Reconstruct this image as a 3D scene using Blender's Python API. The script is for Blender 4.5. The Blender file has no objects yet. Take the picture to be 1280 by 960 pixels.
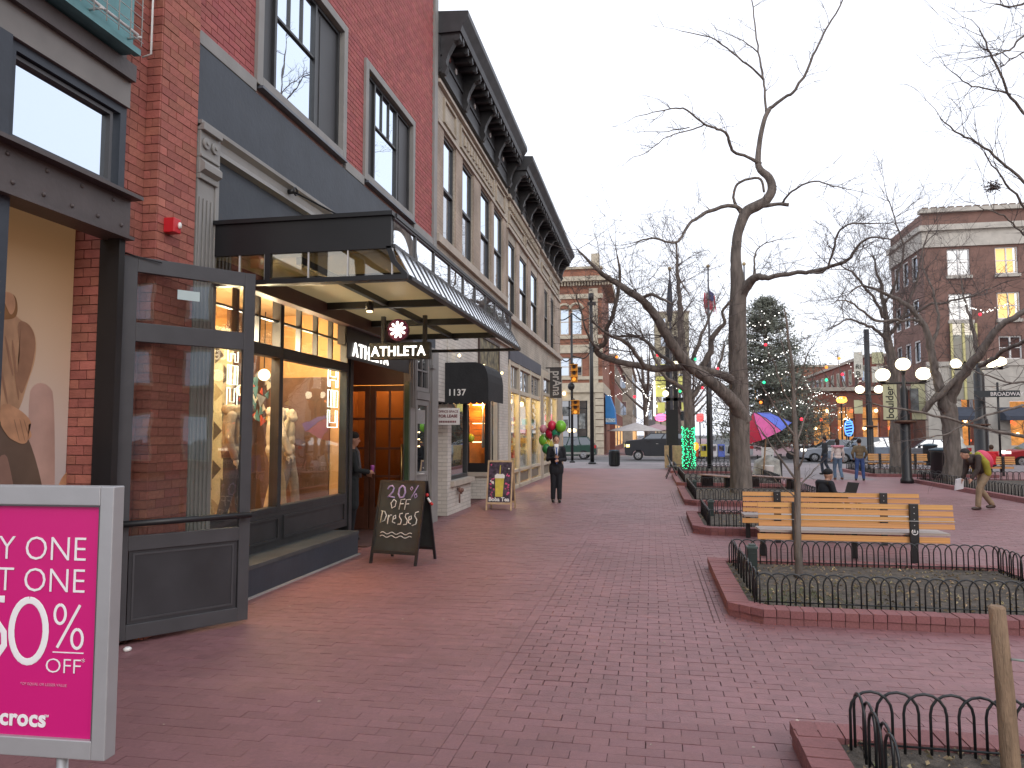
import bpy, bmesh, math, random
from mathutils import Vector, Matrix
random.seed(7)
R = math.radians
sc = bpy.context.scene
col = sc.collection

# ------------------------------------------------------------------ camera
F = 920.0; EYE = 1.72                      # focal length in 1280-px units, eye height
PIT = math.atan(63/F); YAW = math.atan(174/F*math.cos(PIT))
cam_d = bpy.data.cameras.new('camera'); cam = bpy.data.objects.new('camera', cam_d); col.objects.link(cam)
cam_d.sensor_width = 36; cam_d.lens = F/1280*36; cam_d.clip_end = 3000; cam_d.clip_start = 0.05
cam.location = (0, 0, EYE); cam.rotation_euler = (R(90)+PIT, 0, YAW)
sc.camera = cam
# ------------------------------------------------------------------ sky, sun, exposure
w = bpy.data.worlds.new('World'); sc.world = w; w.use_nodes = True
nt = w.node_tree; bg = nt.nodes['Background']
sky = nt.nodes.new('ShaderNodeTexSky'); sky.sky_type = 'NISHITA'; sky.sun_disc = False
sky.sun_elevation = R(12); sky.sun_rotation = R(150); sky.dust_density = 3; sky.air_density = 1.2
mixn = nt.nodes.new('ShaderNodeMixRGB'); mixn.inputs[0].default_value = 0.85
mixn.inputs[2].default_value = (9.6, 9.9, 10.9, 1)      # thin even evening overcast over the clear sky
nt.links.new(sky.outputs[0], mixn.inputs[1]); nt.links.new(mixn.outputs[0], bg.inputs[0])
bg.inputs[1].default_value = 0.12
sl = bpy.data.lights.new('sun', 'SUN'); sl.energy = 0.55; sl.angle = R(20); sl.color = (1, .95, .9)
so = bpy.data.objects.new('sun', sl); col.objects.link(so)
so.rotation_euler = Vector((math.sin(R(150))*math.cos(R(35)), math.cos(R(150))*math.cos(R(35)), math.sin(R(35)))).to_track_quat('Z', 'Y').to_euler()
sc.view_settings.view_transform = 'Standard'; sc.view_settings.look = 'None'
sc.view_settings.exposure = 0.34; sc.view_settings.gamma = 1
sc.cycles.max_bounces = 6; sc.cycles.diffuse_bounces = 3; sc.cycles.glossy_bounces = 3
sc.cycles.transparent_max_bounces = 12; sc.cycles.transmission_bounces = 3
sc.cycles.caustics_reflective = False; sc.cycles.caustics_refractive = False
sc.cycles.use_denoising = True

# ------------------------------------------------------------------ helpers
cf = Vector((-math.sin(YAW)*math.cos(PIT), math.cos(YAW)*math.cos(PIT), math.sin(PIT)))
cr = Vector((math.cos(YAW), math.sin(YAW), 0)); cu = cr.cross(cf)
def at(x, y, Y):                            # surveyed point of the photograph at distance Y down the street
    d = cf + cr*((x-640)/F) + cu*((480-y)/F); t = Y/d.y
    return Vector((t*d.x, Y, EYE + t*d.z))
def seen(P, m=40):
    v = Vector(P)-Vector((0, 0, EYE)); z = v.dot(cf)
    if z < .2: return False
    x = 640+F*v.dot(cr)/z; y = 480-F*v.dot(cu)/z
    return -m < x < 1280+m and -m < y < 960+m
MATS = {}
def mat(name, c, rough=.7, var=.15, scale=6., bump=.0, metal=0., spec=.5, em=None, ems=0., rnd=0., detail=4, stretch=None, dirt=0.):
    if name in MATS: return MATS[name]
    m = bpy.data.materials.new(name); m.use_nodes = True; MATS[name] = m
    n = m.node_tree.nodes; l = m.node_tree.links; b = n['Principled BSDF']
    b.inputs['Roughness'].default_value = rough; b.inputs['Metallic'].default_value = metal
    b.inputs['Specular IOR Level'].default_value = spec
    tc = n.new('ShaderNodeTexCoord'); src = tc.outputs['Object']
    if stretch:
        mp = n.new('ShaderNodeMapping'); mp.inputs['Scale'].default_value = stretch; l.new(src, mp.inputs[0]); src = mp.outputs[0]
    nz = n.new('ShaderNodeTexNoise'); nz.inputs['Scale'].default_value = scale; nz.inputs['Detail'].default_value = detail
    l.new(src, nz.inputs['Vector'])
    rp = n.new('ShaderNodeValToRGB')
    rp.color_ramp.elements[0].position = .3; rp.color_ramp.elements[1].position = .7
    a, z = 1-var, 1+var
    rp.color_ramp.elements[0].color = (c[0]*a, c[1]*a, c[2]*a, 1); rp.color_ramp.elements[1].color = (min(1, c[0]*z), min(1, c[1]*z), min(1, c[2]*z), 1)
    l.new(nz.outputs['Fac'], rp.inputs[0]); out = rp.outputs[0]
    if rnd:
        g = n.new('ShaderNodeNewGeometry'); oi = n.new('ShaderNodeObjectInfo')
        ad = n.new('ShaderNodeMath'); ad.operation = 'ADD'; l.new(g.outputs['Random Per Island'], ad.inputs[0]); l.new(oi.outputs['Random'], ad.inputs[1])
        fr = n.new('ShaderNodeMath'); fr.operation = 'FRACT'; l.new(ad.outputs[0], fr.inputs[0])
        mr = n.new('ShaderNodeMapRange'); mr.inputs[3].default_value = 1-rnd; mr.inputs[4].default_value = 1+rnd; l.new(fr.outputs[0], mr.inputs[0])
        hs = n.new('ShaderNodeHueSaturation'); l.new(mr.outputs[0], hs.inputs['Value']); l.new(out, hs.inputs['Color'])
        f2 = n.new('ShaderNodeMath'); f2.operation = 'MULTIPLY'; f2.inputs[1].default_value = 7.31; l.new(fr.outputs[0], f2.inputs[0])
        f3 = n.new('ShaderNodeMath'); f3.operation = 'FRACT'; l.new(f2.outputs[0], f3.inputs[0])
        m2 = n.new('ShaderNodeMapRange'); m2.inputs[3].default_value = .5-rnd*.04; m2.inputs[4].default_value = .5+rnd*.04; l.new(f3.outputs[0], m2.inputs[0]); l.new(m2.outputs[0], hs.inputs['Hue'])
        out = hs.outputs[0]
    if dirt:
        g2 = n.new('ShaderNodeNewGeometry')
        n2 = n.new('ShaderNodeTexNoise'); n2.inputs['Scale'].default_value = .55; n2.inputs['Detail'].default_value = 7; n2.inputs['Roughness'].default_value = .65
        l.new(g2.outputs['Position'], n2.inputs['Vector'])
        m3 = n.new('ShaderNodeMapRange'); m3.inputs[1].default_value = .38; m3.inputs[2].default_value = .62; m3.inputs[3].default_value = 1-dirt; m3.inputs[4].default_value = 1+dirt*.6
        l.new(n2.outputs['Fac'], m3.inputs[0])
        h2 = n.new('ShaderNodeHueSaturation'); l.new(m3.outputs[0], h2.inputs['Value']); l.new(out, h2.inputs['Color']); out = h2.outputs[0]
    l.new(out, b.inputs['Base Color'])
    if bump:
        bp = n.new('ShaderNodeBump'); bp.inputs['Strength'].default_value = bump; bp.inputs['Distance'].default_value = .02
        n3 = n.new('ShaderNodeTexNoise'); n3.inputs['Scale'].default_value = scale*6; n3.inputs['Detail'].default_value = 5; l.new(src, n3.inputs['Vector'])
        l.new(n3.outputs['Fac'], bp.inputs['Height']); l.new(bp.outputs[0], b.inputs['Normal'])
    if em:
        b.inputs['Emission Color'].default_value = (*em, 1); b.inputs['Emission Strength'].default_value = ems
    return m
def brickmat(name, c1, c2, mortar, s=1., rough=.85, bump=.6, plane='YZ', bw=.21, bh=.075, ms=.012, dirt=.15):
    if name in MATS: return MATS[name]
    m = mat(name, c1, rough); n = m.node_tree.nodes; l = m.node_tree.links; b = n['Principled BSDF']
    g = n.new('ShaderNodeNewGeometry'); sp = n.new('ShaderNodeSeparateXYZ'); l.new(g.outputs['Position'], sp.inputs[0])
    cb = n.new('ShaderNodeCombineXYZ')
    if plane == 'WALL':
        ad = n.new('ShaderNodeMath'); l.new(sp.outputs[0], ad.inputs[0]); l.new(sp.outputs[1], ad.inputs[1]); l.new(ad.outputs[0], cb.inputs[0]); l.new(sp.outputs[2], cb.inputs[1])
    else:
        for k, ch in enumerate(plane): l.new(sp.outputs['XYZ'.index(ch)], cb.inputs[k])
    bt = n.new('ShaderNodeTexBrick'); l.new(cb.outputs[0], bt.inputs['Vector'])
    bt.inputs['Color1'].default_value = (*c1, 1); bt.inputs['Color2'].default_value = (*c2, 1); bt.inputs['Mortar'].default_value = (*mortar, 1)
    bt.inputs['Scale'].default_value = 1; bt.inputs['Brick Width'].default_value = bw*s; bt.inputs['Row Height'].default_value = bh*s
    bt.inputs['Mortar Size'].default_value = ms*s*.5; bt.inputs['Mortar Smooth'].default_value = .2
    n2 = n.new('ShaderNodeTexNoise'); n2.inputs['Scale'].default_value = 1.1; n2.inputs['Detail'].default_value = 8; l.new(g.outputs['Position'], n2.inputs['Vector'])
    m3 = n.new('ShaderNodeMapRange'); m3.inputs[1].default_value = .35; m3.inputs[2].default_value = .65; m3.inputs[3].default_value = 1-dirt; m3.inputs[4].default_value = 1+dirt*.7; l.new(n2.outputs['Fac'], m3.inputs[0])
    h2 = n.new('ShaderNodeHueSaturation'); l.new(m3.outputs[0], h2.inputs['Value']); l.new(bt.outputs['Color'], h2.inputs['Color'])
    l.new(h2.outputs[0], b.inputs['Base Color'])
    if bump:
        bp = n.new('ShaderNodeBump'); bp.inputs['Strength'].default_value = bump; bp.inputs['Distance'].default_value = -.01
        l.new(bt.outputs['Fac'], bp.inputs['Height']); l.new(bp.outputs[0], b.inputs['Normal'])
    return m
def glassmat(name, refl=.15, tint=(.9, .92, .92), back=None, rough=.01, gcol=(.95, .97, 1)):
    """pane: clear (back None) or backed by a dark room colour, with a mirror share that grows at a slant"""
    if name in MATS: return MATS[name]
    m = bpy.data.materials.new(name); m.use_nodes = True; MATS[name] = m
    n = m.node_tree.nodes; l = m.node_tree.links; n.clear()
    o = n.new('ShaderNodeOutputMaterial'); mx = n.new('ShaderNodeMixShader'); gl = n.new('ShaderNodeBsdfGlossy')
    gl.inputs['Roughness'].default_value = rough; gl.inputs['Color'].default_value = (*gcol, 1)
    if back is None:
        tr = n.new('ShaderNodeBsdfTransparent'); tr.inputs[0].default_value = (*tint, 1)
    else:
        tr = n.new('ShaderNodeBsdfDiffuse'); tr.inputs[0].default_value = (*back, 1)
    lw = n.new('ShaderNodeLayerWeight'); lw.inputs[0].default_value = .35
    mr = n.new('ShaderNodeMapRange'); mr.inputs[3].default_value = refl; mr.inputs[4].default_value = min(1, refl*2.2+.1)
    l.new(lw.outputs['Facing'], mr.inputs[0]); l.new(mr.outputs[0], mx.inputs[0])
    nz = n.new('ShaderNodeTexNoise'); nz.inputs['Scale'].default_value = 1.3; tc = n.new('ShaderNodeTexCoord'); l.new(tc.outputs['Object'], nz.inputs[0])
    bp = n.new('ShaderNodeBump'); bp.inputs['Strength'].default_value = .04; bp.inputs['Distance'].default_value = .05; l.new(nz.outputs[0], bp.inputs['Height']); l.new(bp.outputs[0], gl.inputs['Normal'])
    l.new(tr.outputs[0], mx.inputs[1]); l.new(gl.outputs[0], mx.inputs[2]); l.new(mx.outputs[0], o.inputs[0])
    return m
def emis(name, c, s):
    return mat(name, c, .6, em=c, ems=s, var=.05)

WL = {}                                     # world location of each thing's origin
def tag(o, label=None, cat=None, group=None, kind=None):
    if label: o['label'] = label
    if cat: o['category'] = cat
    if group: o['group'] = group
    if kind: o['kind'] = kind
    return o
def thing(name, label, cat, loc=(0, 0, 0), group=None, rz=0):
    o = bpy.data.objects.new(name, None); col.objects.link(o); o.empty_display_size = .1
    o.location = loc; o.rotation_euler = (0, 0, rz)
    WL[o.name] = (Vector(loc), rz)
    return tag(o, label, cat, group)
class MB:
    def __init__(s): s.v = []; s.f = []; s.sm = []
    def add(s, vs, fs, smooth=False):
        k = len(s.v); s.v += [tuple(p) for p in vs]; s.f += [[i+k for i in f] for f in fs]; s.sm += [smooth]*len(fs); return s
    def box(s, x0, x1, y0, y1, z0, z1):
        if x0 > x1: x0, x1 = x1, x0
        if y0 > y1: y0, y1 = y1, y0
        if z0 > z1: z0, z1 = z1, z0
        return s.add([(x0, y0, z0), (x1, y0, z0), (x1, y1, z0), (x0, y1, z0), (x0, y0, z1), (x1, y0, z1), (x1, y1, z1), (x0, y1, z1)],
                     [(0, 3, 2, 1), (4, 5, 6, 7), (0, 1, 5, 4), (1, 2, 6, 5), (2, 3, 7, 6), (3, 0, 4, 7)])
    def obox(s, M, sx, sy, sz):
        vs = [M @ Vector((a*sx/2, b*sy/2, c*sz/2)) for c in (-1, 1) for a, b in ((-1, -1), (1, -1), (1, 1), (-1, 1))]
        return s.add(vs, [(0, 3, 2, 1), (4, 5, 6, 7), (0, 1, 5, 4), (1, 2, 6, 5), (2, 3, 7, 6), (3, 0, 4, 7)])
    def prism(s, pts, vec):                  # closed outline pts pushed along vec
        n = len(pts); vec = Vector(vec); a = [Vector(p) for p in pts]; b = [p+vec for p in a]
        return s.add(a+b, [list(range(n))[::-1], list(range(n, 2*n))]+[[i, (i+1) % n, n+(i+1) % n, n+i] for i in range(n)])
    def quad(s, *p): return s.add(p, [list(range(len(p)))])
    def tube(s, pts, r, seg=6, cap=True, smooth=True):
        pts = [Vector(p) for p in pts]; n = len(pts)
        if not hasattr(r, '__len__'): r = [r]*n
        base = len(s.v); up = None
        for i, p in enumerate(pts):
            d = (pts[min(i+1, n-1)]-pts[max(i-1, 0)])
            d = d.normalized() if d.length > 1e-9 else Vector((0, 0, 1))
            if up is None: up = Vector((1, 0, 0)) if abs(d.x) < .8 else Vector((0, 1, 0))
            a = (up - d*up.dot(d)).normalized(); b = d.cross(a); up = a
            for k in range(seg):
                t = 2*math.pi*k/seg; s.v.append(tuple(p+(a*math.cos(t)+b*math.sin(t))*r[i]))
        for i in range(n-1):
            for k in range(seg):
                k2 = (k+1) % seg; s.f.append([base+i*seg+k, base+i*seg+k2, base+(i+1)*seg+k2, base+(i+1)*seg+k]); s.sm.append(smooth)
        if cap and seg > 3:
            s.f.append([base+k for k in range(seg)][::-1]); s.f.append([base+(n-1)*seg+k for k in range(seg)]); s.sm += [False, False]
        return s
    def lathe(s, c, prof, seg=12):
        c = Vector(c); return s.tube([c+Vector((0, 0, z)) for r, z in prof], [max(r, .0005) for r, z in prof], seg)
    def ball(s, c, rx, ry=None, rz=None, seg=10, rings=6, M=None):
        ry = ry or rx; rz = rz or rx; c = Vector(c); k = len(s.v)
        for i in range(rings+1):
            ph = math.pi*i/rings; q = max(math.sin(ph), .001)
            for j in range(seg):
                t = 2*math.pi*j/seg; p = Vector((rx*q*math.cos(t), ry*q*math.sin(t), rz*math.cos(ph)))
                if M: p = M @ p
                s.v.append(tuple(c+p))
        for i in range(rings):
            for j in range(seg):
                j2 = (j+1) % seg; s.f.append([k+i*seg+j, k+(i+1)*seg+j, k+(i+1)*seg+j2, k+i*seg+j2]); s.sm.append(True)
        return s
    def build(s, name, m, parent=None, loc=None, bevel=0, label=None, cat=None, group=None, kind=None, local=False):
        me = bpy.data.meshes.new(name); vs = s.v
        off = Vector((0, 0, 0)); rz = 0
        if parent is not None and parent.name in WL: off, rz = WL[parent.name]
        elif parent is None and loc: off = Vector(loc)
        if not local and (off.length or rz):
            if rz: Mi = Matrix.Rotation(-rz, 3, 'Z'); vs = [tuple(Mi @ (Vector(p)-off)) for p in vs]
            else: vs = [(p[0]-off.x, p[1]-off.y, p[2]-off.z) for p in vs]
        me.from_pydata(vs, [], s.f); me.update()
        me.polygons.foreach_set('use_smooth', s.sm); me.materials.append(m)
        o = bpy.data.objects.new(name, me); col.objects.link(o)
        if parent is not None: o.parent = parent; WL[o.name] = (off, rz)
        else:
            o.location = off; WL[o.name] = (off, 0)
        if bevel:
            b = o.modifiers.new('bevel', 'BEVEL'); b.width = bevel; b.segments = 2; b.limit_method = 'ANGLE'
        return tag(o, label, cat, group, kind)
UNIT = {}
def piece(name, m, c, size, parent, rx=0, ry=0, rz=0):       # one brick, slat or plank sharing mesh data
    if m.name not in UNIT:
        me = bpy.data.meshes.new('unit_block'); bm = bmesh.new(); bmesh.ops.create_cube(bm, size=1); bm.to_mesh(me); bm.free(); me.materials.append(m); UNIT[m.name] = me
    o = bpy.data.objects.new(name, UNIT[m.name]); col.objects.link(o); o.parent = parent
    off = WL[parent.name][0] if parent.name in WL else Vector((0, 0, 0))
    o.location = Vector(c)-off; o.scale = size; o.rotation_euler = (rx, ry, rz)
    return o
def copy_tree(o, parent=None):
    c = o.copy(); col.objects.link(c)
    if parent is not None: c.parent = parent
    for ch in [q for q in KIDS.get(o.name, [])]: copy_tree(ch, c)
    return c
def kids():
    KIDS.clear()
    for o in col.objects:
        if o.parent: KIDS.setdefault(o.parent.name, []).append(o)
KIDS = {}
def text(name, s, size, m, parent, c, right, up, ext=.004, align='CENTER', offset=0., space=1., label=None, xs=1.):
    """flat or raised lettering as a mesh, baseline centre at c, running along right"""
    cu_ = bpy.data.curves.new('txt', 'FONT'); cu_.body = s; cu_.size = size; cu_.align_x = align; cu_.extrude = ext; cu_.offset = offset; cu_.space_character = space; cu_.resolution_u = 3
    t = bpy.data.objects.new('txt', cu_); col.objects.link(t)
    bpy.context.view_layer.update()
    me = bpy.data.meshes.new_from_object(t.evaluated_get(bpy.context.evaluated_depsgraph_get()))
    bpy.data.objects.remove(t)
    right = Vector(right).normalized(); up = Vector(up).normalized(); nrm = right.cross(up)
    off = WL[parent.name][0] if parent is not None and parent.name in WL else Vector((0, 0, 0)); rz = WL[parent.name][1] if parent is not None and parent.name in WL else 0
    Mi = Matrix.Rotation(-rz, 3, 'Z')
    for v in me.vertices: v.co = Mi @ (Vector(c)+right*v.co.x*xs+up*v.co.y+nrm*v.co.z-off)
    me.materials.clear(); me.materials.append(m)
    o = bpy.data.objects.new(name, me); col.objects.link(o); o.parent = parent; WL[o.name] = (off, rz)
    if label: o['label'] = label
    return o
def wall_holes(mb, axis, c0, c1, u0, u1, z0, z1, holes):
    """slab between c0..c1 on the axis ('x' = wall lies in YZ), spanning u and z, with rectangular holes (ua,ub,za,zb)"""
    us = sorted({u0, u1, *[h[0] for h in holes], *[h[1] for h in holes]}); us = [u for u in us if u0 <= u <= u1]
    for a, b in zip(us, us[1:]):
        cuts = sorted([(h[2], h[3]) for h in holes if h[0] <= a+1e-6 and h[1] >= b-1e-6]); z = z0
        for za, zb in cuts:
            if za > z+1e-4: mb.box(c0, c1, a, b, z, za) if axis == 'x' else mb.box(a, b, c0, c1, z, za)
            z = max(z, zb)
        if z < z1-1e-4: mb.box(c0, c1, a, b, z, z1) if axis == 'x' else mb.box(a, b, c0, c1, z, z1)
    return mb
def ring(mb, x0, x1, ya, yb, za, zb, t):     # rectangular frame in a wall that lies in YZ
    mb.box(x0, x1, ya, ya+t, za, zb).box(x0, x1, yb-t, yb, za, zb).box(x0, x1, ya+t, yb-t, za, za+t).box(x0, x1, ya+t, yb-t, zb-t, zb); return mb

# ------------------------------------------------------------------ materials
BR_RED = mat('brick_red', (.36, .125, .095), .85, .16, 9, bump=.3, rnd=.17)
BR_UP = mat('brick_painted_red', (.36, .10, .095), .8, .12, 7, bump=.25, rnd=.14)
MORT = mat('mortar', (.33, .22, .2), .95, .15, 20)
MORT2 = mat('mortar_dark', (.27, .12, .10), .95, .15, 20)
GREY = mat('grey_paint', (.25, .245, .235), .6, .1, 3, bump=.1)
NAVY = mat('dark_blue_paint', (.032, .041, .056), .55, .14, 3, bump=.12)
DARK = mat('dark_steel_paint', (.028, .030, .033), .45, .2, 5)
STEEL = mat('brown_steel', (.075, .06, .058), .5, .15, 4, bump=.1)
FRAME = mat('charcoal_frame', (.055, .055, .06), .4, .1, 5)
BLACK = mat('black_paint', (.012, .012, .014), .4, .1, 5)
WHITE = mat('white_paint', (.75, .74, .72), .5, .05, 5)
CREAM = mat('cream_paint', (.52, .46, .36), .55, .08, 4)
BEIGE = mat('beige_trim', (.44, .39, .33), .8, .12, 3, bump=.15)
CORN = mat('dark_cornice', (.032, .033, .037), .5, .45, 3)
SKYGL = glassmat('glass_upper', .72, back=(.02, .03, .04), gcol=(.76, .85, .97))
DKGL = glassmat('glass_dark', .3, back=(.015, .018, .02))
CLEAR = glassmat('glass_clear', .04, tint=(.97, .97, .96))
DOORGL = glassmat('glass_door', .05, tint=(.86, .88, .86))
WARM = mat('warm_interior', (.60, .36, .15), .8, .12, 2)
WARMW = emis('warm_lamp', (1, .72, .35), 5)
GLOBE = emis('globe_white', (1, .86, .58), 2.6)
LETT = emis('lit_letter', (1, .98, .92), 1.6)
BULB = emis('bulb_white', (1, .97, .9), 2.2)
WOOD = mat('bench_wood', (.60, .30, .10), .5, .25, 5, bump=.15, rnd=.12, stretch=(.25, 3, 3))
WOODP = mat('pale_wood', (.5, .34, .2), .6, .2, 8)
BARK = mat('bark', (.16, .135, .118), .95, .4, 7, bump=1, stretch=(1.6, 1.6, .3))
TWIG = mat('twig_bark', (.10, .08, .075), .9, .2, 7)
SOIL = mat('soil', (.095, .08, .066), 1, .45, 14, bump=1)
PAVE = mat('paver', (.225, .108, .114), .5, .12, 11, bump=.3, rnd=.085, dirt=.16)
PAVB = mat('paver_joint', (.10, .05, .05), .95, .2, 20)
PAVF = brickmat('paver_far', (.222, .108, .115), (.24, .117, .124), (.18, .09, .094), plane='XY', bw=.2, bh=.1, ms=.006, bump=.15, rough=.55, dirt=.15)
CURB = mat('curb_brick', (.235, .092, .092), .7, .15, 11, bump=.35, rnd=.08)
ASPH = mat('asphalt', (.135, .13, .135), .85, .12, 3, bump=.2)
CONC = mat('concrete', (.32, .30, .29), .85, .1, 3)
IRON = mat('black_iron', (.012, .014, .016), .35, .1, 8)
# ------------------------------------------------------------------ ground
g = MB().quad((-400, -60, -.35), (900, -60, -.35), (900, 1500, -.35), (-400, 1500, -.35)).build('ground', ASPH, kind='structure')
pave = MB().box(-9, 60, -3, 22, -.14, -.014).build('pavement', PAVB, kind='structure')
MB().box(-9, 75, 22, 46, -.14, 0).build('far_pavement', PAVF, kind='structure')
MB().box(-9, 75, 37.6, 46, -.1, .004).box(4.7, 8.4, 30.0, 37.6, -.1, .004).build('concrete_apron', mat('apron_concrete', (.235, .205, .21), .8, .12, 2, dirt=.15), kind='structure')
MB().box(-60, 120, 46, 46.3, -.14, .002).build('kerb', CONC, kind='structure')
MB().box(-60, 120, 46.3, 61, -.3, -.12).build('road', ASPH, kind='structure')
MB().box(-60, 120, 61, 61.3, -.14, .004).build('far_kerb', CONC, kind='structure')
MB().box(-60, 120, 61.3, 300, -.14, 0).build('mall_pavement_beyond', PAVF, kind='structure')
# pavers: courses run across the mall; a soldier strip with open joints divides the two fields
JX = -1.16
rest = MB(); near = 0
def paver(x0, x1, y0, y1, gap):
    global near
    x0 += gap; x1 -= gap; y0 += gap*.7; y1 -= gap*.7
    z = random.uniform(-.0022, .0014)
    cx, cy = (x0+x1)/2, (y0+y1)/2
    if not seen((cx, cy, 0), 50): return
    if cy < 4.6 and near < 300 and seen((cx, cy, 0), 0):
        near += 1
        piece('paving_brick', PAVE, (cx, cy, z-.02), (x1-x0, y1-y0, .04), pave, random.uniform(-.008, .008), random.uniform(-.005, .005))
        return
    a, b, c, d = [z+random.uniform(-.0008, .0008) for _ in range(4)]
    e = -.012
    rest.add([(x0, y0, e), (x1, y0, e), (x1, y1, e), (x0, y1, e), (x0, y0, a), (x1, y0, b), (x1, y1, c), (x0, y1, d)],
             [(4, 5, 6, 7), (0, 1, 5, 4), (1, 2, 6, 5), (2, 3, 7, 6), (3, 0, 4, 7)])
row = 0; y = 2.2
while y < 22:
    h = .1015
    wl = .2015
    st = -4.3 - (wl/2 if row % 2 else 0)
    x = st
    while x < JX-.004:
        x1 = min(x+wl, JX)
        if x1-x > .006: paver(max(x, -4.4), x1, y, y+h, .0009 + (random.random() < .05)*.0016)
        x += wl
    if row % 2 == 0:
        paver(JX, JX+.1, y, y+.2, .0013)
    x = JX+.1-(wl/2 if row % 2 else 0)
    gp = .0016 if y < 7 else .0014
    while x < 12:
        xa = max(x, JX+.1)
        if x+wl-xa > .006:
            inside = False
            if not inside: paver(xa, x+wl, y, y+h, gp + (random.random() < .12)*.002 + (.0012 if 5 < y < 12 and xa < .8 else 0))
        x += wl
    y += h; row += 1
rest.build('paving_bricks', PAVE, pave, kind='stuff')
# loose debris on the pavement: dry leaves and bits of paper
lit = MB()
for _ in range(170):
    yy = random.uniform(3.2, 16); xx = random.uniform(-3.8, 5)
    if not seen((xx, yy, 0)): continue
    a = random.uniform(0, 6.28); s = random.uniform(.006, .02)
    lit.quad((xx+s*math.cos(a), yy+s*math.sin(a), .003), (xx-s*.4*math.sin(a), yy+s*.4*math.cos(a), .008), (xx-s*math.cos(a), yy-s*math.sin(a), .004), (xx+s*.4*math.sin(a), yy-s*.4*math.cos(a), .003))
lit.build('dry_leaf_litter', mat('leaf_litter', (.4, .34, .28), .9, .5, 30), kind='stuff')
MB().lathe((-4.12, 5.32, 0), [(.03, .002), (.032, .02), (.02, .03)], 8).build('paper_cup', WHITE, loc=(-4.12, 5.32, 0), label='crumpled white paper scrap on the pavement at the foot of the open door', cat='litter')

# ------------------------------------------------------------------ crocs shop (brick pier, steel, transom)
XF = -4.25
shop = thing('brick_shop', 'red brick corner shop with steel beams, transom window and big fashion poster in its window', 'shop', (XF, 3, 0))
core = MB()
core.box(-5.4, -4.352, 5.30, 5.62, 0, 8.5); core.box(-5.4, -4.213, 5.62, 6.15, 0, 8.5)
core.build('pier_core', MORT2, shop)
nb = 0; rb = MB()
def brk(mbx, lst, x0, x1, y0, y1, z0, z1, cap, m, parent, name='brick'):
    lst.append(((x0+x1)/2, (y0+y1)/2, (z0+z1)/2, x1-x0, y1-y0, z1-z0))
bl = []
z = 0; r_ = 0
while z < 6.2:
    h = .0775; o = (r_ % 2)
    def pb(x0, x1, y0, y1):
        c = ((x0+x1)/2, (y0+y1)/2, z+h/2)
        if seen(c, 20): bl.append((c, (x1-x0, y1-y0, h-.007)))
    # proud part: face along street 5.62..6.15
    ys = [5.62, 5.83, 6.04, 6.15] if o else [5.62, 5.72, 5.93, 6.15]
    for a, b in zip(ys, ys[1:]): pb(-4.27, -4.205+random.uniform(-.003, .003), a+.004, b-.004)
    ys = [5.30, 5.41, 5.62] if o else [5.30, 5.51, 5.62]
    for a, b in zip(ys, ys[1:]): pb(-4.45, -4.345+random.uniform(-.003, .003), a+.004, b-.004)
    xs = [-4.345, -4.28, -4.208] if o else [-4.345, -4.208]
    for a, b in zip(xs, xs[1:]): pb(a+.004, b-.002, 5.606, 5.622)
    # jamb facing the opening (toward the camera)
    xs = [-4.72, -4.62, -4.45] if o else [-4.72, -4.55, -4.45]
    if z < 3.6:
        for a, b in zip(xs, xs[1:]): pb(a+.004, b-.004, 5.272, 5.31)
    z += h; r_ += 1
bl.sort(key=lambda q: -q[1][1]*q[1][2]/(Vector(q[0])-Vector((0, 0, EYE))).length**2)
BRK_PIER = BR_RED
for i, (c, s) in enumerate(bl):
    if i < 300: piece('brick', BRK_PIER, c, s, shop, random.uniform(-.006, .006), random.uniform(-.01, .01), random.uniform(-.006, .006))
    else: rb.box(c[0]-s[0]/2, c[0]+s[0]/2, c[1]-s[1]/2, c[1]+s[1]/2, c[2]-s[2]/2, c[2]+s[2]/2)
rb.build('brick_courses', BRK_PIER, shop, kind='stuff')
# steel work
st = MB(); st.box(-4.44, -4.22, -1, 5.3, 3.34, 3.66); st.build('steel_beam', STEEL, shop)
st = MB(); st.box(-4.4, -4.13, -1, 5.34, 3.66, 3.69); st.box(-4.4, -4.17, -1, 5.3, 3.315, 3.34); st.build('beam_flange', STEEL, shop)
rv = MB()
for k in range(16):
    rv.ball((-4.218, 5.2-k*.26, 3.42), .012, .018, .018, 8, 4); rv.ball((-4.218, 5.1-k*.33, 3.6), .012, .018, .018, 8, 4)
rv.build('rivets', STEEL, shop, kind='stuff')
MB().box(-4.42, -4.25, -1, 5.29, 4.44, 4.66).build('lintel', mat('grey_lintel', (.2, .19, .18), .6, .1, 3), shop)
MB().box(-4.5, -4.20, -1, 5.29, 4.66, 4.80).build('upper_beam', STEEL, shop)
MB().box(-4.6, -4.3, -1, 5.29, 4.80, 8.5).build('upper_wall', STEEL, shop)
tf = MB().box(-4.40, -4.24, 3.83, 4.13, 3.69, 4.44)
ring(tf, -4.40, -4.28, 4.13, 5.29, 3.69, 4.44, .07); tf.build('transom_frame', NAVY, shop)
tf = MB(); ring(tf, -4.37, -4.31, 4.20, 5.17, 3.76, 4.36, .03); tf.build('glazing_bead', FRAME, shop)
MB().box(-4.36, -4.35, 4.2, 5.16, 3.78, 4.37).build('window_pane', SKYGL, shop)
tf = MB(); ring(tf, -4.37, -4.28, 2.4, 3.83, 3.69, 4.44, .05); tf.build('transom_frame', NAVY, shop)
MB().box(-4.36, -4.35, 2.45, 3.78, 3.74, 4.4).build('window_pane', SKYGL, shop)
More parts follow.
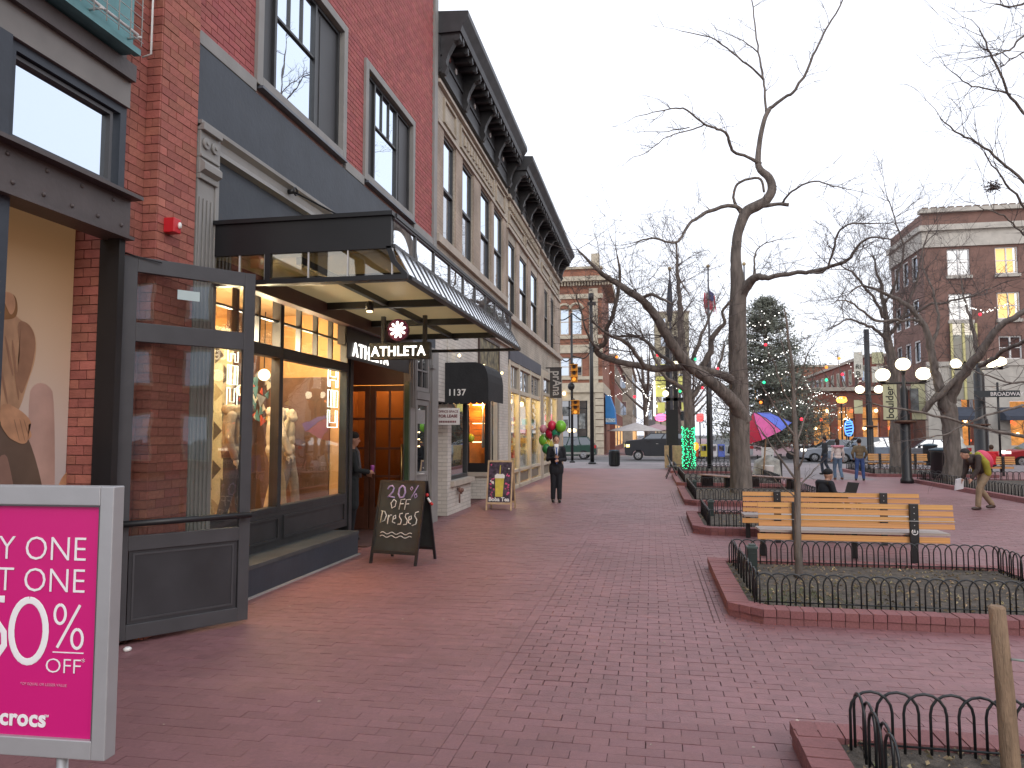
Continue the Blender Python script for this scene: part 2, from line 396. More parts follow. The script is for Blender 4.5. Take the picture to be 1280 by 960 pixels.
# shop window: post, poster box
MB().box(-4.45, -4.24, 4.05, 4.165, 0, 3.32).build('window_post', NAVY, shop)
MB().box(-4.34, -4.23, 5.20, 5.268, 0, 3.32).box(-4.44, -4.345, 5.235, 5.268, 0, 3.32).build('door_post', BLACK, shop)
MB().box(-4.8, -4.2, -1, 5.27, 0, .45).build('stall_riser', STEEL, shop)
MB().box(-4.9, -4.76, -1, 5.27, .4, 3.6).build('back_wall', STEEL, shop)
# poster (a printed board inside the window)
pos = thing('window_poster', 'tall warm-toned fashion poster of a crouching woman behind the brick shop window', 'poster', (-4.70, 4.4, .5))
gm = mat('poster_backdrop', (.55, .42, .34), .5, .05, 2)
def grad(m, stops, axis=2, lo=.5, hi=3.3):
    n = m.node_tree.nodes; l = m.node_tree.links; b = n['Principled BSDF']; g_ = n.new('ShaderNodeNewGeometry'); s_ = n.new('ShaderNodeSeparateXYZ'); l.new(g_.outputs['Position'], s_.inputs[0])
    mr = n.new('ShaderNodeMapRange'); mr.inputs[1].default_value = lo; mr.inputs[2].default_value = hi; l.new(s_.outputs[axis], mr.inputs[0])
    rp = n.new('ShaderNodeValToRGB'); rp.color_ramp.interpolation = 'B_SPLINE'
    while len(rp.color_ramp.elements) < len(stops): rp.color_ramp.elements.new(.5)
    for e, (p, c) in zip(rp.color_ramp.elements, stops): e.position = p; e.color = (*c, 1)
    l.new(mr.outputs[0], rp.inputs[0]); l.new(rp.outputs[0], b.inputs['Base Color'])
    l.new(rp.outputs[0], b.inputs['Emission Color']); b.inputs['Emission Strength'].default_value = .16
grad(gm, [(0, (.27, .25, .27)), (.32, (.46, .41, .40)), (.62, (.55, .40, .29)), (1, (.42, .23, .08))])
MB().box(-4.76, -4.70, 3.0, 5.262, .45, 3.58).build('poster_board', gm, pos)
def printed(name, px, m, k, label=None):    # a printed figure area: flat outline on the board face
    x = -4.70+.0015*k; pts = []
    for a, b in px:
        d = cf+cr*((a-640)/F)+cu*((480-b)/F); t = x/d.x; pts.append((x, t*d.y, EYE+t*d.z))
    n = len(pts); c = Vector((0, 0, 0))
    for p in pts: c += Vector(p)
    # rounded by subdividing (Chaikin) so the outline is not faceted
    q = [Vector(p) for p in pts]
    for _ in range(2):
        q2 = []
        for i in range(len(q)):
            a, b = q[i], q[(i+1) % len(q)]; q2 += [a*.75+b*.25, a*.25+b*.75]
        q = q2
    bm = bmesh.new(); vs = [bm.verts.new(p) for p in q]; f = bm.faces.new(vs); bmesh.ops.triangulate(bm, faces=[f])
    mb_ = MB(); mb_.add([v.co.copy() for v in bm.verts], [[v.index for v in f.verts] for f in bm.faces] if not bm.verts.index_update() else [])
    bm.free(); mb_.build(name, m, pos)
SKN = mat('printed_skin', (.62, .33, .18), .5, .22, 6); SKN2 = mat('printed_skin_lit', (.56, .36, .29), .5, .15, 3)
SWT = mat('printed_sweater', (.52, .30, .17), .5, .25, 7, stretch=(1, 1, .5)); SWT2 = mat('printed_sweater_fold', (.36, .19, .11), .5, .1, 9)
TRO = mat('printed_trousers', (.15, .10, .07), .5, .2, 3); HAIR_P = mat('printed_hair', (.3, .14, .05), .5, .3, 6)
printed('printed_leg', [(38, 700), (34, 495), (44, 478), (60, 480), (69, 495), (68, 700)], SKN2, 1)
printed('printed_knee', [(70, 640), (72, 605), (84, 588), (99, 580), (100, 640)], SKN, 1)
printed('printed_trousers', [(-30, 540), (0, 520), (20, 520), (42, 560), (60, 640), (50, 700), (-30, 700)], TRO, 2)
printed('printed_trousers', [(-20, 600), (6, 560), (14, 590), (24, 650), (0, 700)], mat('printed_trousers_light', (.33, .19, .14), .5, .2, 3), 3)
printed('printed_sweater', [(-40, 380), (0, 372), (24, 400), (38, 405), (46, 424), (44, 452), (34, 480), (24, 515), (4, 530), (-40, 520)], SWT, 3)
printed('printed_sleeve', [(20, 400), (36, 403), (46, 424), (40, 460), (32, 482), (26, 496), (20, 470), (26, 440)], SWT2, 4)
printed('printed_hand', [(0, 505), (12, 505), (26, 513), (36, 522), (40, 531), (34, 530), (41, 545), (35, 549), (33, 554), (27, 555), (22, 553), (12, 548), (6, 540), (0, 530)], SKN, 5)
for a, b, c, d in ((24, 524, 31, 552), (29, 524, 36, 546), (17, 524, 24, 551)):
    printed('finger_crease', [(a, b), (a+1.4, b), (c+.8, d), (c, d)], SWT2, 6)
printed('printed_hair', [(-30, 340), (0, 366), (16, 366), (22, 376), (22, 396), (10, 400), (-30, 400)], HAIR_P, 4)
printed('printed_fingers', [(2, 366), (8, 364), (18, 368), (20, 384), (14, 396), (8, 384)], SKN, 5)
for p0 in ((5, 420, 15, 470), (14, 425, 22, 500), (-4, 440, 8, 505)):
    a, b, c, d = p0; printed('sweater_fold', [(a, b), (a+3, b), (c+3, d), (c, d)], SWT2, 4.5)
# teal sign with wire cage and neon rods
te = mat('teal_paint', (.12, .30, .32), .5, .15, 6); wr = mat('galvanised', (.55, .55, .54), .4, .1, 9)
ts = thing('shop_sign_box', 'teal projecting sign box with white wire cage above the brick shop', 'sign', (-4.1, 5, 5))
MB().box(-4.30, -4.14, 2.2, 5.16, 4.83, 6.6).build('sign_box', te, ts)
MB().box(-4.14, -4.08, 2.2, 5.18, 4.82, 4.87).build('sign_edge', te, ts)
t = MB()
for k in range(14): t.tube([(-4.03, 5.12-k*.13, 6.5), (-4.03, 5.12-k*.13, 4.86)], .005, 5)
for k in range(14): t.tube([(-4.03, 3.2, 4.9+k*.1), (-4.03, 5.14, 4.9+k*.1)], .0035, 5)
t.build('wire_cage', wr, ts, kind='stuff')
MB().tube([(-4.05, 3.0, 4.95), (-4.05, 5.10, 4.95)], .013, 8).tube([(-4.0, 5.2, 6.4), (-4.0, 5.2, 4.84), (-4.08, 5.2, 4.82)], .008, 8).build('conduit', WHITE, ts)
for k in range(4): MB().tube([(-4.14, 5.1-k*.42, 4.93), (-4.02, 5.1-k*.42, 4.93)], .010, 6).build('bracket', wr, ts)
# fire alarm
fa = thing('fire_alarm', 'small red fire alarm box with clear strobe on the brick pier', 'alarm', (-4.19, 5.72, 3.5))
MB().box(-4.205, -4.10, 5.70, 5.80, 3.50, 3.63).build('alarm_box', mat('alarm_red', (.55, .02, .03), .35, .05, 5), fa, bevel=.006)
MB().ball((-4.09, 5.765, 3.57), .02, .018, .03, 8, 6).build('strobe', mat('strobe_lens', (.8, .8, .78), .2, .05, 5), fa)

# ------------------------------------------------------------------ open glazed door leaf
dl = thing('folding_door', 'charcoal framed glass folding door standing open across the shopfront', 'door', (-4.33, 5.33, 0), rz=0)
A = Vector((-4.33, 5.36, 0)); B = Vector((-3.65, 6.28, 0)); dd = (B-A); Lw = dd.length; dd.normalize(); nn = Vector((-dd.y, dd.x, 0))
def leaf(mb, u0, u1, z0, z1, t=.05, o=0):
    M = Matrix.Translation(A+dd*((u0+u1)/2)+nn*o+Vector((0, 0, (z0+z1)/2))) @ Matrix(((dd.x, nn.x, 0, 0), (dd.y, nn.y, 0, 0), (0, 0, 1, 0), (0, 0, 0, 1)))
    return mb.obox(M, u1-u0, t, z1-z0)
DT = 3.22
leaf(MB(), 0, .12, .04, DT).build('door_stile', FRAME, dl, bevel=.004)
leaf(MB(), Lw-.10, Lw, .04, DT).build('door_stile', FRAME, dl, bevel=.004)
for z0, z1 in ((.04, .16), (.76, .88), (2.50, 2.66), (DT-.13, DT)): leaf(MB(), .12, Lw-.10, z0, z1).build('door_rail', FRAME, dl, bevel=.004)
leaf(MB(), .13, Lw-.11, .15, .77, .02).build('kick_panel', mat('kick_panel_steel', (.035, .036, .040), .35, .2, 3), dl)
p = MB(); leaf(p, .16, Lw-.14, .72, .735, .035); leaf(p, .16, Lw-.14, .19, .205, .035); leaf(p, .16, .175, .205, .72, .035); leaf(p, Lw-.155, Lw-.14, .205, .72, .035); p.build('panel_moulding', FRAME, dl)
leaf(MB(), .12, Lw-.10, .88, 2.50, .008).build('glass_pane', DOORGL, dl)
leaf(MB(), .12, Lw-.10, 2.66, DT-.13, .008).build('glass_pane', DOORGL, dl)
leaf(MB(), .45, .64, 2.90, 2.985, .002, -.008).build('sticker', mat('sticker_pale', (.45, .55, .55), .5, .05, 5), dl)
pb_ = MB(); q0 = A+dd*.02-nn*.085+Vector((0, 0, .99)); q1 = A+dd*(Lw-.02)-nn*.085+Vector((0, 0, .99))
pb_.tube([q0, q1], .027, 10); pb_.tube([q0+dd*.05, q0+dd*.05+nn*.085], .015, 6); pb_.tube([q1-dd*.05, q1-dd*.05+nn*.085], .015, 6)
pb_.build('push_bar', BLACK, dl)
MB().tube([A-nn*.03+Vector((0, 0, DT+.01)), A+dd*.3-nn*.05+Vector((0, 0, DT-.03))], .006, 5).build('closer_arm', BLACK, dl)
# ------------------------------------------------------------------ clothing store with canopy (upper painted brick)
st_ = thing('clothing_store', 'painted red brick store with dark blue fascia, grey framed upper windows and lit shop windows', 'shop', (XF, 10, 0))
Z0 = 5.66
W1 = (7.28, 9.72, Z0, 7.62); W2 = (10.42, 12.84, Z0, 7.55)
bk = MB(); wall_holes(bk, 'x', -4.7, -4.315, 6.15, 14.28, 5.5, 12.2, [W1, W2]); bk.build('upper_wall', MORT, st_)
bl = []
z = Z0; r_ = 0
while z < 12.1:
    y = 6.15-(.105 if r_ % 2 else 0)
    while y < 14.2:
        ya = max(y, 6.15)+.005; yb = min(y+.21, 14.05)-.005; zz = z+.034
        spans = [(ya, yb)]
        for Wn in (W1, W2):
            if Wn[2]-.08 < zz < Wn[3]+.0:
                ns = []
                for a, b in spans:
                    if b <= Wn[0]+.01 or a >= Wn[1]-.01: ns.append((a, b)); continue
                    if a < Wn[0]: ns.append((a, Wn[0]))
                    if b > Wn[1]: ns.append((Wn[1], b))
                spans = ns
        for a, b in spans:
            if b-a > .03:
                c = (-4.31, (a+b)/2, zz)
                if seen(c, 30): bl.append((c, (.022+random.uniform(-.003, .003), b-a, .066)))
        y += .21
    z += .0755; r_ += 1
bl.sort(key=lambda q: (Vector(q[0])-Vector((0, 0, EYE))).length)
rb = MB()
for i, (c, s) in enumerate(bl):
    if i < 300: piece('brick', BR_UP, c, s, st_)
    else: rb.box(c[0]-s[0]/2, c[0]+s[0]/2, c[1]-s[1]/2, c[1]+s[1]/2, c[2]-s[2]/2, c[2]+s[2]/2)
rb.build('brick_courses', BR_UP, st_, kind='stuff')
# grey trims: sill band, window surrounds, end strip
for a, b in ((6.16, W1[0]), (W1[1], W2[0]), (W2[1], 14.05)): MB().box(-4.36, -4.262, a, b, 5.52, Z0).build('sill_band', GREY, st_, bevel=.006)
MB().box(-4.36, -4.255, 14.05, 14.27, 5.2, 12.3).build('end_trim', GREY, st_)
MB().box(-4.34, -4.15, 6.1, 14.27, 11.9, 12.35).build('parapet_trim', GREY, st_)
for Wn in (W1, W2):
    fr = MB(); ring(fr, -4.40, -4.255, Wn[0], Wn[1], Wn[2]-.03, Wn[3], .12); s = fr.build('window_surround', GREY, st_, bevel=.006)
    y0, y1, z0, z1 = Wn[0]+.13, Wn[1]-.13, Wn[2]+.06, Wn[3]-.13
    ga, gb = (7.80, 8.80) if Wn is W1 else (10.98, 11.98)
    wf = MB(); ring(wf, -4.38, -4.33, y0, y1, z0, z1, .05)
    wf.box(-4.38, -4.32, ga-.05, ga, z0+.05, z1-.05).box(-4.38, -4.32, gb, gb+.05, z0+.05, z1-.05).box(-4.37, -4.33, ga, gb, z0+.97, z0+1.0)
    for k in (1, 2): wf.box(-4.37, -4.335, ga+(gb-ga)*k/3-.012, ga+(gb-ga)*k/3+.012, z0+1.0, z1-.05)
    wf.build('window_frame', DARK, st_)
    pn = mat('dark_shutter', (.045, .047, .052), .5, .1, 3)
    MB().box(-4.40, -4.36, y0+.05, ga-.05, z0+.05, z1-.05).build('shutter', pn, st_)
    MB().box(-4.40, -4.36, gb+.05, y1-.05, z0+.05, z1-.05).box(-4.36, -4.35, gb+.2, gb+.22, z0+.1, z1-.1).build('shutter', pn, st_)
    MB().box(-4.365, -4.358, ga, gb, z0+.05, z0+.97).build('window_pane', SKYGL, st_)
    MB().box(-4.365, -4.358, ga, gb, z0+1.0, z1-.05).build('window_pane', SKYGL, st_)
    MB().box(-4.40, -4.22, Wn[0]+.06, Wn[1]-.04, Z0-.065, Z0-.035).build('window_sill', mat('sill_slate', (.10, .115, .14), .4, .1, 4), st_)
# fascia
MB().box(-4.7, -4.27, 6.16, 14.27, 3.42, 5.515).build('fascia', NAVY, st_)
MB().prism([(-4.27, 6.16, 4.48), (-4.20, 6.16, 4.50), (-4.225, 6.16, 4.56), (-4.225, 6.16, 4.64), (-4.17, 6.16, 4.68), (-4.17, 6.16, 4.72), (-4.27, 6.16, 4.72)], (0, 8.1, 0)).build('moulding', GREY, st_)
# fluted pilaster with rosette capital
pl = MB().box(-4.3, -4.20, 6.17, 6.44, 0, 4.15)
for k in range(4): pl.box(-4.2, -4.185, 6.19+k*.062, 6.225+k*.062, .5, 3.98)
pl.box(-4.3, -4.185, 6.44, 6.50, 0, 4.72); pl.build('pilaster', GREY, st_, bevel=.004)
MB().box(-4.3, -4.17, 6.165, 6.46, 4.15, 4.20).box(-4.3, -4.14, 6.16, 6.47, 4.62, 4.69).box(-4.3, -4.18, 6.165, 6.46, 4.20, 4.62).box(-4.3, -4.16, 6.16, 6.465, 4.36, 4.39).build('capital', GREY, st_, bevel=.006)
for k in range(2):
    M = Matrix.Rotation(R(90), 3, 'Y'); MB().tube([(-4.18, 6.24+k*.14, 4.51), (-4.155, 6.24+k*.14, 4.51)], .055, 12).tube([(-4.155, 6.24+k*.14, 4.51), (-4.14, 6.24+k*.14, 4.51)], .02, 8).build('rosette', GREY, st_)
MB().prism([(-4.18, 6.17, 4.21), (-4.13, 6.17, 4.24), (-4.13, 6.17, 4.30), (-4.18, 6.17, 4.35)], (0, .29, 0)).build('scroll', GREY, st_)
# display window, set back behind the step
XW = -4.55
MB().box(XW-.14, XW, 6.5, 10.62, .34, .77).build('stall_riser', DARK, st_)
for a, b in ((6.55, 8.5), (8.62, 10.5)): pr = MB(); ring(pr, XW-.005, XW+.02, a, b, .42, .71, .03); pr.build('riser_panel', DARK, st_)
fr = MB()
for y in (6.5, 8.47, 10.54): fr.box(XW-.12, XW, y, y+.09, .77, 3.56)
fr.box(XW-.12, XW, 6.59, 8.47, .77, .83).box(XW-.12, XW, 8.56, 10.54, .77, .83)
fr.box(XW-.12, XW+.005, 6.59, 8.47, 2.67, 2.81).box(XW-.12, XW+.005, 8.56, 10.54, 2.67, 2.81)
fr.box(XW-.12, XW, 6.59, 8.47, 3.46, 3.56).box(XW-.12, XW, 8.56, 10.54, 3.46, 3.56); fr.build('window_frame', DARK, st_, bevel=.004)
for a, b, n in ((6.59, 8.47, 4), (8.56, 10.54, 4)):
    mu = MB(); mu.box(XW-.08, XW-.03, a, b, 3.12, 3.145)
    for k in range(1, n): y = a+(b-a)*k/n; mu.box(XW-.09, XW-.02, y-.018, y+.018, 2.81, 3.46)
    mu.build('glazing_bar', DARK, st_)
    MB().box(XW-.065, XW-.059, a, b, .83, 2.67).build('window_pane', CLEAR, st_)
    MB().box(XW-.065, XW-.059, a, b, 2.81, 3.46).build('window_pane', CLEAR, st_)
MB().box(-4.72, -4.275, 6.5, 14.0, 3.57, 3.62).build('fascia_soffit', DARK, st_)
# step platform
MB().box(-4.56, -4.15, 6.2, 10.12, .30, .34).build('step_top', mat('step_top', (.06, .065, .07), .6, .25, 4), st_)
MB().box(-4.56, -4.16, 6.2, 10.11, 0, .298).build('step_front', NAVY, st_)
MB().box(-4.16, -4.13, 6.2, 10.13, 0, .018).build('step_edge', CONC, st_)
# entrance recess
MB().box(XW-.14, XW+.02, 10.632, 10.74, 0, 3.56).build('corner_post', DARK, st_)
MB().box(-5.9, XW-.15, 10.68, 10.74, 0, 3.5).build('side_wall', mat('side_wall_wood', (.10, .045, .03), .5, .2, 3), st_); MB().box(-8.5, XW-.15, 10.63, 10.675, .56, 3.6).build('room_wall', WARM, st_); MB().box(-6.1, -6.05, 9.75, 10.62, .56, 3.6).box(-6.05, XW-.3, 10.58, 10.62, .56, 2.6).build('darkening_panel', mat('darkening_panel', (.14, .075, .045), .6, .3, 2), st_)  # last dark panel is added to darken the right pane in place of reflections
ER = mat('entrance_dark_red', (.055, .018, .018), .5, .2, 3)
MB().box(-9.0, -4.37, 10.75, 12.52, 3.12, 3.2).build('recess_ceiling', ER, st_)
MB().box(-4.36, -4.24, 9.74, 12.57, 3.0, 3.42).build('sign_band', mat('sign_band', (.04, .032, .03), .5, .2, 3), st_)
MB().box(-5.9, -5.8, 10.75, 12.52, 0, 3.12).build('recess_wall', ER, st_)
MB().box(-5.8, -4.27, 10.75, 12.9, -.02, .02).build('threshold', mat('threshold', (.10, .05, .045), .8, .2, 4), st_)
MB().box(-5.8, -4.24, 12.62, 12.75, 2.62, 3.12).build('door_head', ER, st_)
# entrance doors facing the camera at the far side of the recess
ed = MB(); W_ = [(-5.75, -5.0), (-4.98, -4.27)]
EW = mat('entrance_wood', (.09, .035, .022), .45, .25, 4)
for a, b in W_:
    dr = MB(); dr.box(a, a+.09, 12.6, 12.66, .03, 2.6).box(b-.09, b, 12.6, 12.66, .03, 2.6).box(a+.09, b-.09, 12.6, 12.66, .03, .42).box(a+.09, b-.09, 12.6, 12.66, 2.5, 2.6)
    for z in (.95, 1.45, 1.98): dr.box(a+.09, b-.09, 12.61, 12.65, z, z+.04)
    dr.box((a+b)/2-.015, (a+b)/2+.015, 12.615, 12.645, .42, 2.5)
    d_ = dr.build('entrance_door', EW, st_, bevel=.003)
    MB().box(a+.09, b-.09, 12.628, 12.634, .42, 2.5).build('glass_pane', glassmat('glass_entrance', .12, tint=(.7, .55, .45)), d_)
MB().tube([(-4.36, 12.53, .75), (-4.36, 12.53, 1.55)], .018, 8).build('pull_handle', mat('brass', (.5, .36, .15), .3, .1, 5, metal=1), st_)
GG = mat('green_glass_edge', (.05, .09, .055), .3, .2, 3)
MB().box(-4.30, -4.22, 12.50, 12.56, .03, 2.66).build('door_edge', GG, st_)
# grey side entrance
MB().box(-4.275, -4.22, 12.58, 12.87, 0, 3.42).box(-4.7, -4.2, 13.67, 14.27, 0, 3.42).box(-4.7, -4.22, 12.87, 13.67, 3.31, 3.42).box(-4.35, -4.28, 12.58, 13.67, 0, 3.3).build('side_entrance_surround', GREY, st_)
pl = MB()
for y in (12.62, 12.73, 12.81): pl.box(-4.22, -4.19, y, y+.04, 2.2, 3.35)
pl.box(-4.2, -4.16, 13.72, 13.86, 0, 3.3).box(-4.2, -4.14, 13.69, 13.90, 3.0, 3.06).build('pilaster', GREY, st_)
sd = MB(); ring(sd, -4.27, -4.21, 12.88, 13.66, .02, 2.36, .10); sd.box(-4.26, -4.22, 12.98, 13.56, .12, .95).box(-4.27, -4.21, 12.98, 13.56, .95, 1.03)
s_ = sd.build('side_door', GREY, st_, bevel=.004)
MB().box(-4.245, -4.24, 12.98, 13.56, 1.03, 2.26).build('glass_pane', DKGL, s_)
MB().box(-4.239, -4.235, 13.04, 13.5, 1.92, 2.18).build('notice', mat('notice_paper', (.3, .3, .29), .8, .1, 30), s_)
MB().tube([(-4.21, 12.95, 1.0), (-4.13, 12.95, 1.0), (-4.13, 13.12, 1.0)], .014, 6).build('handle', wr, s_)
tw = MB(); ring(tw, -4.27, -4.21, 12.88, 13.66, 2.52, 3.30, .08); tw.box(-4.26, -4.22, 13.25, 13.28, 2.60, 3.22).box(-4.26, -4.22, 12.96, 13.58, 2.90, 2.93); tw.build('transom_frame', GREY, st_)
MB().box(-4.25, -4.245, 12.96, 13.58, 2.60, 3.22).build('window_pane', DKGL, st_)
MB().box(-4.27, -4.19, 12.88, 13.66, 2.37, 2.51).build('door_lintel', GREY, st_)
for k in range(3): MB().ball((-4.225, 13.12, 1.5+k*.13), .013).build('fairy_light', WARMW, st_)
# room behind the glass
RM = MB(); RM.box(-8.6, -8.5, 6.2, 14.2, 0, 3.6).box(-8.5, -4.4, 6.1, 6.2, 0, 3.6).box(-8.5, -5.9, 14.1, 14.2, 0, 3.6); RM.build('room_wall', WARM, st_)
MB().box(-8.5, -4.7, 6.2, 10.62, 3.58, 3.64).box(-8.5, -5.9, 10.7, 14.1, 3.5, 3.56).box(-5.85, -4.4, 12.9, 14.1, 3.3, 3.36).build('room_ceiling', mat('room_ceiling', (.5, .36, .2), .8, .1, 2), st_)
MB().box(-8.5, -4.68, 6.2, 10.62, .5, .56).box(-8.5, -5.9, 10.7, 14.1, 0, .03).build('room_floor', mat('room_floor', (.35, .2, .1), .6, .1, 2), st_)
MB().box(-5.9, -5.8, 12.9, 14.1, 0, 3.3).box(-5.8, -4.8, 14.0, 14.1, 0, 3.3).build('room_wall', WARM, st_)
# patterned screen of triangles behind the left mannequin
scn = thing('display_screen', 'tall cream display screen covered with dark triangles behind the leftmost mannequin', 'screen', (-5.8, 8.6, .56))
MB().box(-5.84, -5.80, 7.8, 9.46, .56, 3.2).build('screen_board', mat('screen_cream', (.75, .62, .38), .7, .08, 3), scn)
tc1 = mat('screen_triangle_dark', (.12, .09, .06), .7, .1, 3); tc2 = mat('screen_triangle_tan', (.45, .33, .17), .7, .1, 3)
for k in range(9):
    for j in range(8):
        z = .6+k*.26; y = 7.82+j*.2
        if (k+j) % 2 == 0: MB().prism([(-5.798, y, z), (-5.798, y+.2, z+.13), (-5.798, y, z+.26)], (.004, 0, 0)).build('triangle', tc1 if k % 3 else tc2, scn)
# orange wall panels, hanging things deeper in the room
OR = mat('orange_wall_panel', (.75, .24, .05), .7, .15, 2)
ip = thing('wall_display', 'orange wall display of folded clothes at the back of the store', 'display', (-7.5, 9, .5))
MB().box(-8.4, -8.3, 9.0, 9.9, .6, 2.4).box(-8.3, -7.9, 9.0, 9.05, .6, 2.4).build('wall_panel', OR, ip)
cm = [mat('cloth_'+n, c, .9, .2, 9) for n, c in (('red', (.45, .07, .03)), ('teal', (.08, .2, .2)), ('grey', (.2, .2, .2)), ('ochre', (.55, .33, .08)), ('cream', (.6, .55, .42)))]
for k in range(34):
    y = random.uniform(7.4, 13.8); x = random.uniform(-8.2, -6.4); z = random.choice((.9, 1.3, 1.7, 2.05))
    MB().box(x, x+random.uniform(.1, .3), y, y+random.uniform(.15, .4), z, z+random.uniform(.12, .3)).build('folded_clothes', random.choice(cm), ip)
MB().box(-8.3, -7.3, 7.3, 7.35, .56, 2.3).box(-7.3, -7.25, 10.2, 13.6, .03, .85).build('shelf_unit', mat('shelf_wood', (.3, .16, .07), .6, .2, 4), ip)
art = thing('wall_collage', 'colourful paper collage hanging high between the two display panes', 'wall art', (-6.2, 9.3, 2))
for k in range(40):
    y = random.uniform(9.3, 10.45); z = random.uniform(1.85, 2.55); s = random.uniform(.05, .13); a = random.uniform(0, 6)
    pts = [(-5.6+random.uniform(-.02, .02), y+s*math.cos(a+t*2.1), z+s*math.sin(a+t*2.1)) for t in range(3)]
    MB().prism(pts, (.01, 0, 0)).build('paper_shape', random.choice(cm), art)
# globe pendants
for k, (x, y, z) in enumerate(((-5.5, 9.78, 2.58), (-5.85, 9.78, 2.36), (-6.9, 10.2, 2.7))):
    gl = thing('globe_lamp', ('round white globe lamp glowing behind the middle display pane', 'round globe lamp partly hidden behind the window mullion', 'round globe lamp deep inside the store')[k], 'lamp', (x, y, z), 'globe lamps inside the clothing store')
    MB().ball((x, y, z), .085, seg=16, rings=10).build('globe', GLOBE, gl)
    MB().tube([(x, y, z+.1), (x, y, 3.5)], .008, 5).build('cord', BLACK, gl)
def point(x, y, z, e, c=(1, .62, .28), r=.15):
    l_ = bpy.data.lights.new('room_and_fill_lamp', 'POINT'); l_.energy = e; l_.color = c; l_.shadow_soft_size = r
    o = bpy.data.objects.new('room_and_fill_lamp', l_); col.objects.link(o); o.location = (x, y, z); return o
point(-6.6, 7.4, 3.1, 150); point(-7.2, 9.4, 3.0, 170); point(-7.0, 12.2, 2.9, 60); point(-5.2, 13.4, 2.85, 26); point(-4.80, 7.8, 2.9, 80, (1, .8, .52)); point(-4.80, 8.75, 2.9, 80, (1, .8, .52)); point(-4.85, 9.9, 2.9, 30, (1, .78, .48)); point(-4.75, 11.3, 2.95, 14, (1, .6, .3))  # lamps just inside the glass are fill, added to brighten the mannequins
# vertical lit marquee letters inside the window
MG = emis('marquee_bulb', (.80, 1, .88), 2.4)
for k, (x, y, nm) in enumerate(((-4.66, 10.28, 'upright marquee letters glowing at the right end of the shop window'), (-5.4, 8.8, 'upright marquee letters glowing behind the open door glass'))):
    vs = thing('marquee_sign', nm, 'lit sign', (x, y, 1.6), 'vertical marquee signs in the shop window')
    for j in range(3):
        z = (2.55 if k == 0 else 2.80)-j*.30; h = .125; o = MB(); yw = .17 if k == 0 else .12
        if j == 0: P = [[(-yw, h), (-yw, -h), (-yw+.07, -h), (-yw+.07, -.02), (yw-.07, -.02), (yw-.07, -h), (yw, -h), (yw, h), (yw-.07, h), (yw-.07, .03), (-yw+.07, .03), (-yw+.07, h), (-yw, h)]]
        elif j == 1: P = [[(-.04, h), (-.04, -h), (.04, -h), (.04, h), (-.04, h)], [(-yw, h), (-.07, h), (-.07, -h), (-yw, -h), (-yw, h)], [(yw, h), (.07, h), (.07, -h), (yw, -h), (yw, h)]]
        else: P = [[(-yw, h), (-yw, -h), (yw, -h), (yw, h), (yw-.07, h), (yw-.07, -h+.07), (-yw+.07, -h+.07), (-yw+.07, h), (-yw, h)]]
        for pl_ in P: o.tube([(x, y+a, z+b) for a, b in pl_], .007, 6)
        o.build('letter_tube', MG, vs)
# canopy
cy0, cy1, cx = 6.45, 12.45, -2.37
cp = thing('entrance_canopy', 'black steel canopy with a row of glass lights along its edge over the store entrance', 'canopy', (-3.3, 9.4, 3.4))
for a, b in ((cy0, 3.46), (cy1-.05, 3.5)): MB().box(-4.26, cx, a, a+.05, b, 3.77).build('fascia_panel', BLACK, cp)
MB().box(-4.27, cx+.02, cy0-.03, cy0+.08, 3.77, 3.81).box(cx-.05, cx+.03, cy0+.08, cy1+.03, 3.77, 3.81).box(-4.27, cx-.05, cy1-.05, cy1+.03, 3.77, 3.81).build('cap_rail', BLACK, cp)
def low(x): return x
bx = MB()
bx.box(-4.26, cx+.17, cy0-.02, cy0+.06, 3.16, 3.205)       # bottom rail near side
bx.box(-4.26, cx+.17, cy1-.06, cy1+.02, 3.16, 3.205)
bx.box(cx+.11, cx+.19, cy0+.06, cy1-.06, 3.165, 3.20)
bx.build('bottom_rail', BLACK, cp)
bx = MB()
for x in (-4.23, -3.62): bx.box(x-.03, x+.03, cy0, cy0+.05, 3.205, 3.46)
bx.build('side_mullion', BLACK, cp)
for a, b in ((-4.2, -3.92), (-3.92, -3.65), (-3.59, -3.2), (-3.2, -2.8), (-2.8, -2.36)):
    MB().box(a+.008, b-.008, cy0+.015, cy0+.022, 3.21, 3.455).build('glass_pane', glassmat('glass_canopy_side', .12, tint=(.72, .68, .55)), cp)
    MB().box(b-.006, b+.006, cy0+.005, cy0+.03, 3.205, 3.46).build('glass_joint', wr, cp)
for sy, d_ in ((cy0, 1), (cy1, -1)):
    MB().prism([(cx-.05, sy, 3.48), (cx, sy, 3.48), (cx+.05, sy, 3.34), (cx+.17, sy, 3.205), (cx+.12, sy, 3.2), (cx, sy, 3.33)], (0, .05*d_, 0)).build('curved_rib', BLACK, cp)
nP = 9
